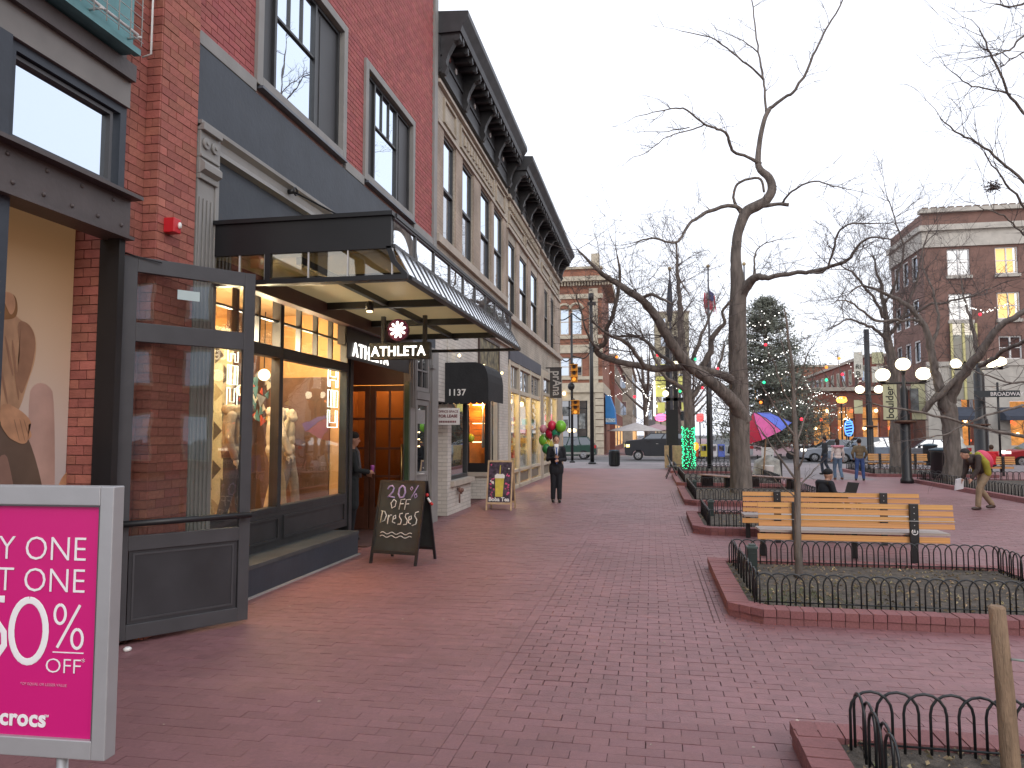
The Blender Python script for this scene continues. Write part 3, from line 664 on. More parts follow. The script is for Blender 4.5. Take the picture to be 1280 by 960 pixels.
for k in range(nP):
    a = cy0+.05+(cy1-cy0-.1)*k/nP; b = cy0+.05+(cy1-cy0-.1)*(k+1)/nP
    MB().box(cx-.01, cx, a+.02, b-.02, 3.51, 3.75).build('glass_pane', glassmat('glass_canopy_front', .75, back=(.25, .28, .3)), cp)
    MB().prism([(cx+.005, a+.015, 3.49), (cx+.155, a+.015, 3.215), (cx+.165, a+.015, 3.215), (cx+.015, a+.015, 3.49)], (0, b-a-.03, 0)).build('sloping_pane', glassmat('glass_canopy_slope', .8, back=(.45, .47, .5), rough=.12), cp)
    f = MB().box(cx-.02, cx+.015, b-.02, b+.02, 3.49, 3.77)
    for q in range(3):
        yy = a+(b-a)*(q+1)/3; r_ = .014 if q == 2 else .004
        f.prism([(cx+.0, yy-r_, 3.5), (cx+.16, yy-r_, 3.20), (cx+.175, yy-r_, 3.21), (cx+.02, yy-r_, 3.505)], (0, 2*r_, 0))
    f.build('front_mullion', FRAME, cp)
MB().box(cx-.03, cx+.025, cy0+.05, cy1-.05, 3.475, 3.51).box(cx-.03, cx+.02, cy0+.05, cy1-.05, 3.75, 3.77).build('front_rail', FRAME, cp)
# soffit and beams: frosted sheet that lets the sky through
soffit_m = mat('soffit_cream', (.62, .56, .42), .35, .12, 2)
_n = soffit_m.node_tree.nodes; _l = soffit_m.node_tree.links; _t = _n.new('ShaderNodeBsdfTranslucent'); _t.inputs[0].default_value = (.72, .64, .44, 1); _m = _n.new('ShaderNodeMixShader'); _m.inputs[0].default_value = .6
_l.new(_n['Principled BSDF'].outputs[0], _m.inputs[1]); _l.new(_t.outputs[0], _m.inputs[2]); _l.new(_m.outputs[0], _n['Material Output'].inputs[0])
MB().box(-4.26, cx, cy0+.05, cy1-.05, 3.43, 3.46).build('soffit', soffit_m, cp)
bm_ = MB()
for k in range(4):
    y = cy0+.9+k*1.55; bm_.box(-4.26, cx+.05, y-.03, y+.03, 3.34, 3.428)
bm_.box(-3.35, -3.29, cy0+.06, cy1-.06, 3.36, 3.43)
bm_.build('soffit_beam', BLACK, cp)
MB().box(-4.26, -4.12, cy0+.05, cy1-.05, 3.25, 3.43).build('wall_plate', mat('wall_plate', (.07, .03, .025), .5, .2, 3), cp)
kx = thing('canopy_tie_rod', 'thin black tie rod running from the fascia hook down to the canopy corner', 'tie rod', (-4.2, 7.95, 4.6))
MB().tube([(-4.16, 7.97, 4.61), (-2.75, 7.9, 3.83)], .011, 6).build('rod', BLACK, kx)
rg = MB(); rg.tube([(-4.22, 7.97, 4.61), (-4.15, 7.97, 4.61)], .03, 8); rg.tube([Vector((-4.13, 7.97+.045*math.cos(t*.785), 4.61+.045*math.sin(t*.785))) for t in range(9)], .011, 6); rg.build('hook', BLACK, kx)
# a second rod over the far end
kx = thing('canopy_tie_rod', 'thin black tie rod above the far end of the canopy', 'tie rod', (-4.2, 13.2, 4.6))
MB().tube([(-4.24, 18.2, 5.2), (-2.7, 12.3, 3.83)], .011, 6).build('rod', BLACK, kx)
# blade sign under the canopy
bs = thing('blade_sign', 'black hanging sign with white lit lettering and a purple disc with a white pinwheel flower', 'sign', (-3.3, 9.4, 2.85))
yS = 9.4
P = lambda a, b, yy=yS: at(a, b, yy)
l_, r_ = P(462, 430).x, P(537, 430).x; zt, zb = P(500, 428).z, P(500, 449).z
MB().box(l_, r_, yS, yS+.10, zb, zt).build('sign_panel', mat('sign_black', (.018, .018, .013), .4, .1, 4), bs, bevel=.005)
text('lettering', 'ATHLETA', .185, LETT, bs, ((P(464, 443).x+P(532, 443).x)/2, yS-.006, P(500, 444.5).z), (1, 0, 0), (0, 0, 1), ext=.006, offset=.0035, space=1.10, xs=.90)
dc = P(497, 412)
MB().tube([(dc.x, yS+.01, dc.z), (dc.x, yS+.07, dc.z)], .147, 32, smooth=False).build('disc', mat('disc_purple', (.12, .01, .06), .4, .1, 4), bs)
for k in range(9):
    a = 2*math.pi*k/9+.2; c_, s_ = math.cos(a), math.sin(a); pts = []
    for u, v in ((.0, 0), (.045, .012), (.085, .024), (.11, .018), (.118, 0), (.11, -.012), (.08, -.015), (.04, -.008)):
        pts.append((dc.x+c_*u-s_*v, yS+.008, dc.z+s_*u+c_*v))
    MB().prism(pts, (0, -.006, 0)).build('petal', LETT, bs)
for a in (478, 530):
    x = P(a, 400).x; MB().box(x-.025, x+.025, yS+.02, yS+.08, zt, 3.32).build('hanger', BLACK, bs)
MB().tube([(P(478, 400).x, yS+.05, 3.0), (P(480, 390).x, yS+.05, 3.15), (P(487, 385).x, yS+.05, 3.24), (P(500, 384).x, yS+.05, 3.26)], .014, 6).build('brace', BLACK, bs)
# fascia lettering over the entrance, behind the blade sign
fs = thing('fascia_sign', 'white lit store name over the entrance, slanting behind the hanging sign', 'sign', (-4.2, 10.9, 3.0))
MB().box(-4.24, -4.225, 9.76, 12.5, 2.80, 3.30).build('sign_panel', mat('sign_panel_dark', (.025, .02, .018), .4, .1, 4), fs)
text('lettering', 'ATHLETA', .29, LETT, fs, (-4.215, 10.68, 2.85), (0, 1, 0), (0, 0, 1), ext=.008, offset=.003, space=1.22, xs=1.02)

dlt = thing('canopy_downlight', 'small amber downlight under the canopy that throws a warm patch on the bricks', 'lamp', (-3.35, 8.4, 3.3))
MB().lathe((-3.35, 8.4, 3.22), [(.05, 0), (.05, .08), (.02, .12)], 10).build('lamp_can', BLACK, dlt); MB().tube([(-3.35, 8.4, 3.205), (-3.35, 8.4, 3.219)], .035, 10).build('lens', WARMW, dlt)
ll = bpy.data.lights.new('downlight', 'SPOT'); ll.energy = 75; ll.color = (1, .5, .2); ll.spot_size = R(34); ll.spot_blend = .8; ll.shadow_soft_size = .04
lo = bpy.data.objects.new('downlight', ll); col.objects.link(lo); lo.location = (-3.35, 8.4, 3.19); lo.rotation_euler = (R(-6), R(4), 0)
# ------------------------------------------------------------------ tan commercial blocks: white brick shop + cream shopfront
TAN = brickmat('tan_brick', (.41, .37, .31), (.46, .42, .35), (.32, .28, .24), plane='WALL', bw=.22, bh=.08, bump=.5, dirt=.2)
TANR = brickmat('tan_brick_pier', (.42, .34, .27), (.37, .30, .24), (.28, .23, .2), plane='WALL', bw=.2, bh=.075, bump=.5, dirt=.25)
WBR = brickmat('white_brick', (.64, .61, .56), (.57, .54, .49), (.45, .43, .40), plane='WALL', bw=.22, bh=.08, bump=.9, dirt=.1)
STN = mat('carved_stone', (.40, .35, .28), .85, .15, 3, bump=.4)
ta = thing('tan_block', 'tan brick two-storey block with four tall upper windows and a heavy black bracketed cornice', 'building', (XF, 18, 0))
h1 = [(14.80, 15.75), (16.42, 17.45), (18.30, 19.50), (19.95, 21.2)]
holes = [(a, b, 5.85, 8.15) for a, b in h1]
wall_holes(MB(), 'x', -4.9, -4.30, 14.30, 21.75, 4.4, 9.6, holes).build('upper_wall', TAN, ta)
for a, b in ((14.32, 14.78), (15.79, 16.38), (17.49, 18.26), (19.54, 19.91), (21.24, 21.74)): MB().box(-4.3, -4.27, a, b, 5.85, 8.2).build('pier', TANR, ta)
MB().box(-4.3, -4.24, 14.32, 21.75, 8.2, 8.28).box(-4.3, -4.22, 14.32, 21.75, 5.68, 5.85).box(-4.3, -4.22, 14.32, 21.75, 9.05, 9.12).build('string_course', BEIGE, ta)
for a, b in ((14.8, 15.8), (16.2, 19.9), (20.2, 21.5)):
    f = MB(); ring(f, -4.3, -4.255, a, b, 8.4, 8.95, .06); f.build('carved_panel', STN, ta)
# raised carved lettering/ornament on the middle panel: date-like relief
cvm = MB()
for k in range(11): cvm.box(-4.3, -4.262, 16.6+k*.29, 16.74+k*.29, 8.58, 8.80).box(-4.3, -4.262, 16.74+k*.29, 16.80+k*.29, 8.62, 8.66)
cvm.build('carved_relief', STN, ta)
def sash(p, a, b, z0, z1, split=.52, x=-4.30, lower=None):
    f = MB(); ring(f, x-.10, x-.03, a+.01, b-.01, z0, z1-.01, .05); zm = z0+(z1-z0)*split; f.box(x-.10, x-.02, a+.06, b-.06, zm-.03, zm+.03)
    o = f.build('window_frame', DARK, p)
    MB().box(x-.065, x-.06, a+.06, b-.06, zm+.03, z1-.06).build('window_pane', SKYGL, p)
    MB().box(x-.085, x-.08, a+.06, b-.06, z0+.05, zm-.03).build('window_pane', lower or DKGL, p)
    MB().box(x-.06, x+.07, a-.03, b+.03, z0-.07, z0-.005).build('window_sill', BEIGE, p)
    MB().box(x-.6, x-.5, a-.1, b+.1, z0-.1, z1+.1).build('blind', mat('blind', (.12, .13, .14), .8, .1, 2), p)
BLU = glassmat('glass_bluegrey', .25, back=(.10, .12, .15))
for a, b in h1: sash(ta, a, b, 5.85, 8.15, .5, lower=BLU)
def cornice(p, y0, y1, zb, zt, proj, nbk, nmod):
    # frieze, crown, soffit, large brackets with volutes and small modillions
    MB().box(-4.34, -4.22, y0, y1, zb, zt-.45).build('frieze', CORN, p)
    MB().prism([(-4.34, y0-.02, zt-.42), (-4.25+proj*.75, y0-.02, zt-.42), (-4.25+proj*.8, y0-.02, zt-.3), (-4.25+proj, y0-.02, zt-.12), (-4.25+proj, y0-.02, zt), (-4.34, y0-.02, zt+.06)], (0, y1-y0+.04, 0)).build('crown', CORN, p)
    MB().box(-4.28, -4.20, y0, y1, zb-.06, zb+.02).box(-4.22, -4.19, y0, y1, zb+.30, zb+.36).build('cornice_moulding', CORN, p)
    for k in range(nbk):
        y = y0+.12+(y1-y0-.24)*k/(nbk-1); h = .16
        pts = [(-4.22, y-h/2, zt-.42), (-4.25+proj*.7, y-h/2, zt-.42), (-4.25+proj*.7, y-h/2, zt-.55), (-4.25+proj*.5, y-h/2, zt-.62), (-4.25+proj*.3, y-h/2, zt-.85), (-4.25+proj*.22, y-h/2, zb+.15), (-4.25+proj*.28, y-h/2, zb+.05), (-4.25+proj*.18, y-h/2, zb-.08), (-4.22, y-h/2, zb-.08)]
        MB().prism(pts, (0, h, 0)).tube([(-4.25+proj*.58, y-h*.6, zt-.53), (-4.25+proj*.58, y+h*.6, zt-.53)], .07, 8).build('cornice_bracket', CORN, p)
    for k in range(nmod):
        y = y0+.3+(y1-y0-.6)*k/(nmod-1)
        MB().box(-4.22, -4.25+proj*.72, y-.05, y+.05, zt-.52, zt-.42).tube([(-4.25+proj*.66, y-.06, zt-.53), (-4.25+proj*.66, y+.06, zt-.53)], .045, 8).build('modillion', CORN, p)
    zz = (zb+.36+zt-.45)/2
    for k in range(nbk-1):
        for q in (.32, .62):
            y = y0+.12+(y1-y0-.24)*(k+q)/(nbk-1)
            MB().tube([(-4.22, y, zz), (-4.20, y, zz)], .07, 6, smooth=False).build('rosette', WHITE if q > .5 else mat('rosette_red', (.2, .06, .05), .6, .1, 4), p)
cornice(ta, 14.30, 21.72, 9.32, 10.5, .63, 5, 18)
MB().box(-4.7, -3.68, 14.5, 21.6, 10.56, 10.60).build('roof_flashing', mat('roof_flashing', (.30, .38, .38), .5, .2, 3), ta)
MB().box(-9, -4.7, 14.30, 21.75, 9.4, 10.5).box(-9, -4.4, 6.2, 14.27, 9, 11.8).build('roof_block', CORN, ta)
# ground floor white brick
wh = thing('white_brick_shop', 'white painted brick shop with a recessed doorway and a small framed picture panel', 'shop', (XF, 18, 0))
wall_holes(MB(), 'x', -4.62, -4.25, 15.15, 21.9, 0, 4.35, [(15.45, 17.2, .72, 2.6), (17.2, 20.62, 0, 3.05)]).build('front_wall', WBR, wh)
MB().box(-4.75, -4.28, 14.3, 15.145, 2.4, 4.35).box(-4.9, -4.66, 14.3, 15.15, 0, 2.4).build('side_wall', WBR, wh)
MB().box(-4.3, -4.15, 14.3, 21.9, 4.35, 4.42).build('string_course', BEIGE, wh)
MB().box(-4.42, -4.17, 15.4, 17.28, .60, .715).box(-4.9, -4.2, 19.30, 19.46, .602, .71).build('window_sill', BEIGE, wh)
f = MB(); ring(f, -4.42, -4.32, 15.46, 17.18, .73, 2.58, .08); f.build('window_frame', DARK, wh)
MB().box(-4.38, -4.374, 15.54, 17.1, .8, 2.5).build('window_pane', glassmat('glass_shop', .28, tint=(.7, .72, .72)), wh)
# recess: orange lit window facing the camera
MB().box(-4.86, -4.27, 19.36, 19.44, 0, .6).build('recess_base', WBR, wh)
f = MB(); f.box(-4.90, -4.84, 19.36, 19.44, .71, 2.9).box(-4.40, -4.30, 19.36, 19.44, .71, 2.9).box(-4.84, -4.40, 19.36, 19.44, .71, .95).box(-4.84, -4.40, 19.36, 19.44, 2.8, 2.9); f.build('window_frame', BLACK, wh)
MB().box(-4.84, -4.40, 19.40, 19.405, .95, 2.8).build('window_pane', CLEAR, wh)
MB().box(-5.2, -4.42, 19.95, 20.0, .6, 3.0).build('back_panel', mat('orange_back', (.8, .25, .04), .7, .2, 4), wh)
MB().box(-4.95, -4.86, 17.2, 19.5, 0, 3.0).build('recess_door', mat('recess_door', (.07, .05, .04), .4, .2, 3), wh)
MB().box(-4.9, -4.26, 17.2, 19.5, 3.0, 3.05).build('recess_ceiling', WBR, wh)
for k in range(7): MB().box(-4.83, -4.41, 19.75, 19.77, 1.5+k*.17, 1.52+k*.17).build('bead_shelf', WARMW if k % 3 == 0 else mat('bead_wood', (.5, .2, .05), .6, .1, 4), wh)
MB().lathe((-4.52, 19.7, 1.35), [(.02, 1.4), (.03, .9), (.035, .3), (.05, .1), (.03, 0)], 8).build('white_ornament', WHITE, wh)
MB().ball((-4.8, 19.45, 1.62), .10, .1, .12).build('yellow_green_ball', mat('yellow_green', (.5, .5, .02), .4, .1, 4), wh)
f = MB(); ring(f, -4.36, -4.28, 19.46, 20.6, .02, 3.03, .09); f.build('door_frame', mat('dark_brown', (.05, .03, .025), .5, .2, 3), wh)
MB().box(-4.32, -4.315, 19.55, 20.51, .11, 2.94).build('glass_pane', glassmat('glass_shop', .28, tint=(.7, .72, .72)), wh); MB().box(-4.30, -4.2, 19.98, 20.1, .11, 3.0).build('cream_mullion', CREAM, wh)
for k in range(4): MB().box(-4.40, -4.36, 19.6, 20.4, .5+k*.6, .75+k*.6).build('window_goods', cm[k], wh)
f = MB(); ring(f, -4.25, -4.20, 17.9, 20.4, 3.25, 4.25, .06); f.build('picture_frame', mat('dark_brown', (.05, .03, .025), .5, .2, 3), wh)
MB().box(-4.24, -4.225, 17.96, 20.34, 3.31, 4.19).build('picture_panel', mat('picture_mottled', (.16, .14, .08), .6, .9, 5), wh)
for k, y in enumerate((15.6, 18.0, 20.3)):
    MB().ball((-4.12, y, 3.45), .035).build('spot_lamp', WARMW, wh)
point(-4.62, 19.62, 2.6, 40, (1, .5, .15), .05)
MB().box(-8, -4.62, 15.1, 15.16, 0, 4).box(-6.5, -6.4, 15.16, 19.5, 0, 4).build('inner_wall', mat('inner_wall', (.2, .16, .13), .8, .2, 2), wh)
# hanging plaster ornament / tap on plinth
st2 = thing('wall_tap', 'old brown hose tap on the white brick plinth under the window', 'tap', (-4.2, 15.9, .45))
MB().tube([(-4.25, 15.95, .52), (-4.17, 15.95, .50), (-4.16, 15.95, .40)], .03, 6).ball((-4.16, 15.85, .50), .05, .05, .06, 6, 4).ball((-4.16, 16.05, .48), .045, .05, .05, 6, 4).tube([(-4.15, 15.8, .42), (-4.15, 15.78, .22)], .02, 6).build('tap_body', mat('tap_brown', (.16, .08, .06), .5, .3, 6), st2)
# barrel awning 1137
aw = thing('entrance_awning', 'black fabric awning with rounded shoulders and the number 1137 in white', 'awning', (-4, 16, 2.5))
AWM = mat('awning_fabric', (.012, .013, .015), .75, .25, 4, bump=.3)
xa, xb, za, zb_ = -4.46, -3.34, 2.42, 3.24; y0, y1 = 15.02, 16.6
prof = [(xa, zb_-.20), (xa+.03, zb_-.10), (xa+.10, zb_-.03), (xa+.2, zb_), (xb-.28, zb_), (xb-.16, zb_-.03), (xb-.07, zb_-.11), (xb-.02, zb_-.24), (xb, zb_-.4), (xb, za)]
MB().prism([(x, y0, z) for x, z in prof+[(xa, za)]], (0, .01, 0)).build('end_panel', AWM, aw)
m_ = MB()
for (xA, zA), (xB, zB) in zip(prof, prof[1:]): m_.add([(xA, y0, zA), (xB, y0, zB), (xB, y1, zB), (xA, y1, zA)], [(0, 1, 2, 3)], True)
m_.build('top_panel', AWM, aw)
sc_ = MB(); n_ = 9
for k in range(n_):
    a = xa+(xb-xa)*k/n_; b = xa+(xb-xa)*(k+1)/n_
    sc_.prism([(a, y0-.002, za), (a, y0-.002, za-.03), (a*.75+b*.25, y0-.002, za-.065), (a*.25+b*.75, y0-.002, za-.065), (b, y0-.002, za-.03), (b, y0-.002, za)], (0, .008, 0))
sc_.build('scalloped_edge', AWM, aw)
text('house_number', '1137', .19, mat('number_white', (.7, .7, .68), .6, .05, 5), aw, (-4.02, y0-.006, 2.54), (1, 0, 0), (0, 0, 1), ext=.002, offset=.004, space=1.05)
# for lease sign
fl = thing('lease_sign', 'white for lease sign hung beside the black awning', 'sign', (-4.2, 14.9, 2.0))
MB().box(-4.42, -3.93, 14.9, 14.93, 1.92, 2.27).build('sign_panel', WHITE, fl)
TXR = mat('sign_text_dark', (.18, .05, .06), .6, .05, 5)
for s_, z in (('OFFICE SPACE', 2.175), ('FOR LEASE', 2.075), ('303-442-1137', 1.965)):
    if s_.startswith('303'):
        b_ = MB()
        for k in range(10): b_.box(-4.36+k*.037, -4.335+k*.037, 14.894, 14.9, 1.965, 2.005)
        b_.build('small_print', TXR, fl); continue
    text('lettering', s_, .07 if s_[0] == 'O' else .085, TXR, fl, (-4.175, 14.896, z), (1, 0, 0), (0, 0, 1), ext=.001, offset=.001 if s_[0] == 'O' else .003)
# second tan block
tb = thing('tan_corner_block', 'tan brick corner block beyond with narrow paired upper windows and a long shadowed cornice', 'building', (XF, 28, 0))
h2 = [(21.95, 23.2), (23.95, 25.5), (26.3, 27.95), (29.75, 30.9), (31.7, 32.9)]
wall_holes(MB(), 'x', -4.9, -4.28, 21.76, 35.0, 4.3, 9.5, [(a, b, 5.5, 7.75) for a, b in h2]).build('upper_wall', TAN, tb)
for a, b in h2: sash(tb, a, b, 5.5, 7.75, .5, x=-4.28)
for a, b in ((21.78, 21.92), (23.25, 23.9), (25.55, 26.25), (28.0, 29.7), (30.95, 31.65), (32.95, 34.98)): MB().box(-4.28, -4.25, a, b, 5.5, 8.0).build('pier', TANR, tb)
MB().box(-4.28, -4.2, 21.76, 35, 8.05, 8.16).box(-4.28, -4.14, 21.76, 35, 5.25, 5.42).box(-4.28, -4.16, 21.76, 35, 9.0, 9.1).build('string_course', BEIGE, tb)
for k in range(26): MB().box(-4.28, -4.2, 22+k*.24, 22.12+k*.24, 8.75, 8.95).build('dentil', STN, tb)
for a, b in ((22.0, 24.8), (25.1, 28.2), (29.0, 31.4), (31.8, 34.5)):
    f = MB(); ring(f, -4.28, -4.22, a, b, 8.25, 8.65, .07); f.build('carved_panel', STN, tb)
cornice(tb, 22.0, 34.7, 9.12, 10.32, .76, 9, 30)
MB().box(-9, -4.7, 21.76, 35, 9.2, 10.2).box(-9, -4.9, 34.9, 35.0, 0, 9.2).build('roof_block', CORN, tb)
MB().box(-9, -4.28, 35.0, 35.1, 0, 9.4).build('end_wall', TANR, tb)
# cream shopfront under it
cs = thing('cream_shopfront', 'cream timber shopfront with tall lit windows under a slate blue sign band', 'shopfront', (XF, 26, 0))
MB().box(-4.3, -4.2, 21.95, 28.4, 4.0, 4.42).build('sign_band', mat('slate_band', (.07, .075, .10), .6, .1, 3), cs)
t = MB(); ys = [21.95, 23.6, 25.9, 28.3]; 
for y in (21.92, 23.55, 25.85, 28.2): t.box(-4.34, -4.2, y, y+.18, 0, 4.0)
t.box(-4.34, -4.22, 21.92, 28.38, 3.86, 4.0).box(-4.34, -4.22, 22.1, 28.2, 3.02, 3.16).box(-4.34, -4.2, 22.1, 28.2, .52, .62).box(-4.34, -4.2, 22.1, 28.2, 0, .12)
t.build('timber_frame', CREAM, cs, bevel=.01)
LITG = glassmat('glass_lit_shop', .09, tint=(.9, .9, .85))
for a, b in ((22.1, 23.55), (23.73, 25.85), (26.03, 28.2)):
    MB().box(-4.3, -4.295, a, b, .62, 3.02).build('window_pane', LITG, cs)
    MB().box(-4.3, -4.295, a, b, 3.16, 3.86).build('window_pane', BLU, cs)
    MB().box(-4.33, -4.27, a+.12, b-.12, .17, .46).build('riser_panel', mat('riser_brown', (.2, .17, .13), .7, .15, 3), cs)
    MB().box(-4.33, -4.27, (a+b)/2-.03, (a+b)/2+.03, 3.16, 3.86).build('glazing_bar', CREAM, cs)
MB().box(-7.4, -7.3, 21.9, 34.5, 0, 4).box(-7.3, -4.4, 21.85, 21.95, 0, 4).box(-7.3, -4.4, 34.4, 34.5, 0, 4).build('room_wall', mat('room_yellow', (.70, .58, .30), .8, .15, 2), cs)
MB().box(-7.3, -4.4, 21.95, 34.4, 3.95, 4.0).build('room_ceiling', mat('room_yellow', (.70, .58, .30), .8, .15, 2), cs)
for k in range(120):
    y = random.uniform(22.2, 33.6); z = random.choice((.7, .9, 1.1, 1.4, 1.6, 1.8, 2.1)); x = random.uniform(-6.4, -4.6)
    MB().box(x, x+random.uniform(.1, .4), y, y+random.uniform(.15, .5), z, z+random.uniform(.08, .35)).build('shop_goods', random.choice(cm), cs)
pw = mat('window_poster_white', (.7, .7, .72), .7, .1, 5)
for a, b in ((23.85, 25.7), (26.15, 28.1)): MB().prism([(-4.31, a, .62), (-4.31, b, .62), (-4.31, b, 1.25), (-4.31, b-.35, .98), (-4.31, (a+b)/2+.2, 1.08), (-4.31, (a+b)/2-.2, .98), (-4.31, a+.3, 1.18), (-4.31, a, 1.0)], (.004, 0, 0)).build('paper_mountain', pw, cs)
for y in (22.8, 24.8, 27.1, 31.5): point(-5.2, y, 3.2, 120, (1, .78, .42), .1); MB().ball((-4.75, y, 2.85), .09).build('ceiling_lamp', WARMW, cs)
# far bay of the shopfront, next to the corner pier
cs2 = thing('corner_shopfront', 'narrow cream shop bay beside the stone corner pier at the end of the block', 'shopfront', (XF, 31, 0))
MB().box(-4.34, -4.2, 28.9, 29.1, 0, 4.0).box(-4.34, -4.2, 31.1, 31.25, 0, 4.0).box(-4.34, -4.2, 33.2, 33.4, 0, 4.0).box(-4.34, -4.22, 29.1, 33.2, 3.3, 3.42).box(-4.34, -4.2, 29.1, 33.2, .5, .62).box(-4.34, -4.2, 29.1, 33.2, .0, .12).box(-4.34, -4.2, 28.4, 33.4, 4.0, 4.3).build('timber_frame', CREAM, cs2)
for a, b in ((29.1, 31.1), (31.25, 33.2)):
    MB().box(-4.3, -4.295, a, b, .62, 3.3).build('window_pane', LITG, cs2); MB().box(-4.3, -4.295, a, b, 3.42, 4.0).build('window_pane', BLU, cs2)
    MB().box(-4.33, -4.27, a+.12, b-.12, .12, .5).build('riser_panel', mat('riser_brown', (.2, .17, .13), .7, .15, 3), cs2)
MB().box(-4.8, -4.16, 33.4, 35.02, 0, 4.3).build('stone_pier', STN, cs2); MB().box(-4.5, -4.18, 28.4, 28.9, 0, 4.0).build('stone_pier', STN, cs2)
ps = thing('hanging_shop_sign', 'dark vertical hanging sign with sideways pale letters beside the cream shopfront', 'sign', (-4, 31, 4))
MB().box(-4.10, -3.62, 30.2, 30.28, 3.22, 4.45).build('sign_panel', mat('sign_brown', (.05, .045, .045), .5, .15, 4), ps)
text('lettering', 'prAna', .52, mat('sign_letters_pale', (.5, .48, .45), .6, .1, 4), ps, (-3.97, 30.19, 3.83), (0, 0, -1), (1, 0, 0), ext=.003, offset=.006, xs=.8)
MB().box(-4.3, -3.6, 30.22, 30.26, 4.45, 4.5).build('bracket', BLACK, ps)
# ------------------------------------------------------------------ A-frame boards
def aframe(name, label, x, y, wd, h, rz, fm, pm, spread=.5):
    t = thing(name, label, 'sign', (x, y, 0), rz=rz)
    def L(mb, nm, m, par=t, **k): return mb.build(nm, m, par, local=True, **k)
    for s in (0, 1):
        # tilted panel built from slanted bars
        sg = 1 if s == 0 else -1; y0, y1 = (0, spread/2-.02) if s == 0 else (spread, spread/2+.02)
        def bar(u0, u1, v0, v1, th=.028):
            def q(u, v, o): return (u, y0+(y1-y0)*v+o, h*v)
            o = -th/2 if s == 0 else th/2
            return MB().add([q(u0, v0, -th/2), q(u1, v0, -th/2), q(u1, v0, th/2), q(u0, v0, th/2), q(u0, v1, -th/2), q(u1, v1, -th/2), q(u1, v1, th/2), q(u0, v1, th/2)],
                            [(0, 3, 2, 1), (4, 5, 6, 7), (0, 1, 5, 4), (1, 2, 6, 5), (2, 3, 7, 6), (3, 0, 4, 7)])
        L(bar(-wd/2, -wd/2+.035, 0, 1), 'leg', fm); L(bar(wd/2-.035, wd/2, 0, 1), 'leg', fm)
        L(bar(-wd/2+.035, wd/2-.035, .12, .16), 'rail', fm); L(bar(-wd/2+.035, wd/2-.035, .965, 1), 'rail', fm)
        L(bar(-wd/2+.035, wd/2-.035, .16, .965, .012), 'board' if s == 0 else 'back_board', pm)
    return t
rz = math.atan2(9.35-9.46, .71)
bb = aframe('chalkboard_sign', 'black A-frame chalkboard offering 20% off dresses outside the store entrance', -3.385, 9.42, .70, 1.09, rz, BLACK, mat('chalkboard', (.022, .026, .026), .6, .5, 4), .6)
cp_, sp_ = math.cos(rz), math.sin(rz)
sl_ = (.28)/1.09
def bpt(u, v, o=-.012): y = .28*v+o; return Vector((-3.385+cp_*u-sp_*y, 9.42+sp_*u+cp_*y, 1.09*v))
rt = Vector((cp_, sp_, 0)); up_ = (bpt(0, 1)-bpt(0, 0)).normalized()
CH = mat('chalk_white', (.72, .72, .70), .9, .25, 40); CHV = mat('chalk_violet', (.42, .34, .62), .9, .3, 40)
def stroke(pts, m, r=.009, nm='chalk_stroke'):
    pv = lambda v: (.865+(v-.865)*1.15 if v > .79 else .715+(v-.715)*1.2 if v > .64 else .545+(v-.545)*1.35 if v > .45 else v)
    MB().tube([bpt(u*1.27, pv(v)) for u, v in pts], r*1.15, 4).build(nm, m, bb)
# 20%
stroke([(-.17, .885), (-.155, .915), (-.12, .925), (-.095, .90), (-.105, .86), (-.16, .80), (-.145, .79), (-.075, .80)], CHV, .011)
stroke([(.0, .93), (-.03, .90), (-.035, .84), (-.01, .80), (.03, .81), (.045, .86), (.03, .91), (.0, .93)], CHV, .011)
stroke([(.19, .935), (.12, .80)], CHV, .006); stroke([(.115, .92), (.10, .90), (.115, .88), (.13, .90), (.115, .92)], CHV, .005); stroke([(.175, .85), (.155, .83), (.17, .80), (.19, .82), (.175, .85)], CHV, .005)
# OFF
stroke([(-.08, .76), (-.11, .72), (-.09, .67), (-.055, .69), (-.05, .74), (-.08, .76)], CH, .006)
for u in (.0, .065): stroke([(u+.055, .765), (u+.005, .76), (u-.005, .66)], CH, .006); stroke([(u, .715), (u+.04, .72)], CH, .006)
# Dresses
stroke([(-.20, .60), (-.205, .50), (-.16, .52), (-.145, .565), (-.17, .60), (-.215, .605)], CH, .006)
stroke([(-.12, .57), (-.12, .49)], CH, .006); stroke([(-.12, .54), (-.10, .57), (-.08, .57)], CH, .006)
stroke([(-.065, .53), (-.03, .545), (-.035, .57), (-.06, .56), (-.065, .51), (-.03, .50)], CH, .006)
for u in (0, .07): stroke([(u+.045, .59), (u+.015, .585), (u+.01, .56), (u+.04, .53), (u+.035, .495), (u, .49)], CH, .006)
stroke([(.125, .53), (.155, .545), (.15, .57), (.125, .56), (.125, .51), (.155, .50)], CH, .006)
stroke([(.23, .61), (.195, .60), (.19, .57), (.22, .54), (.215, .50), (.17, .485)], CH, .006)
for v in (.365, .325): stroke([(-.19+k*.0155, v+.012*math.sin(k*.9)) for k in range(25)], CH, .0045)
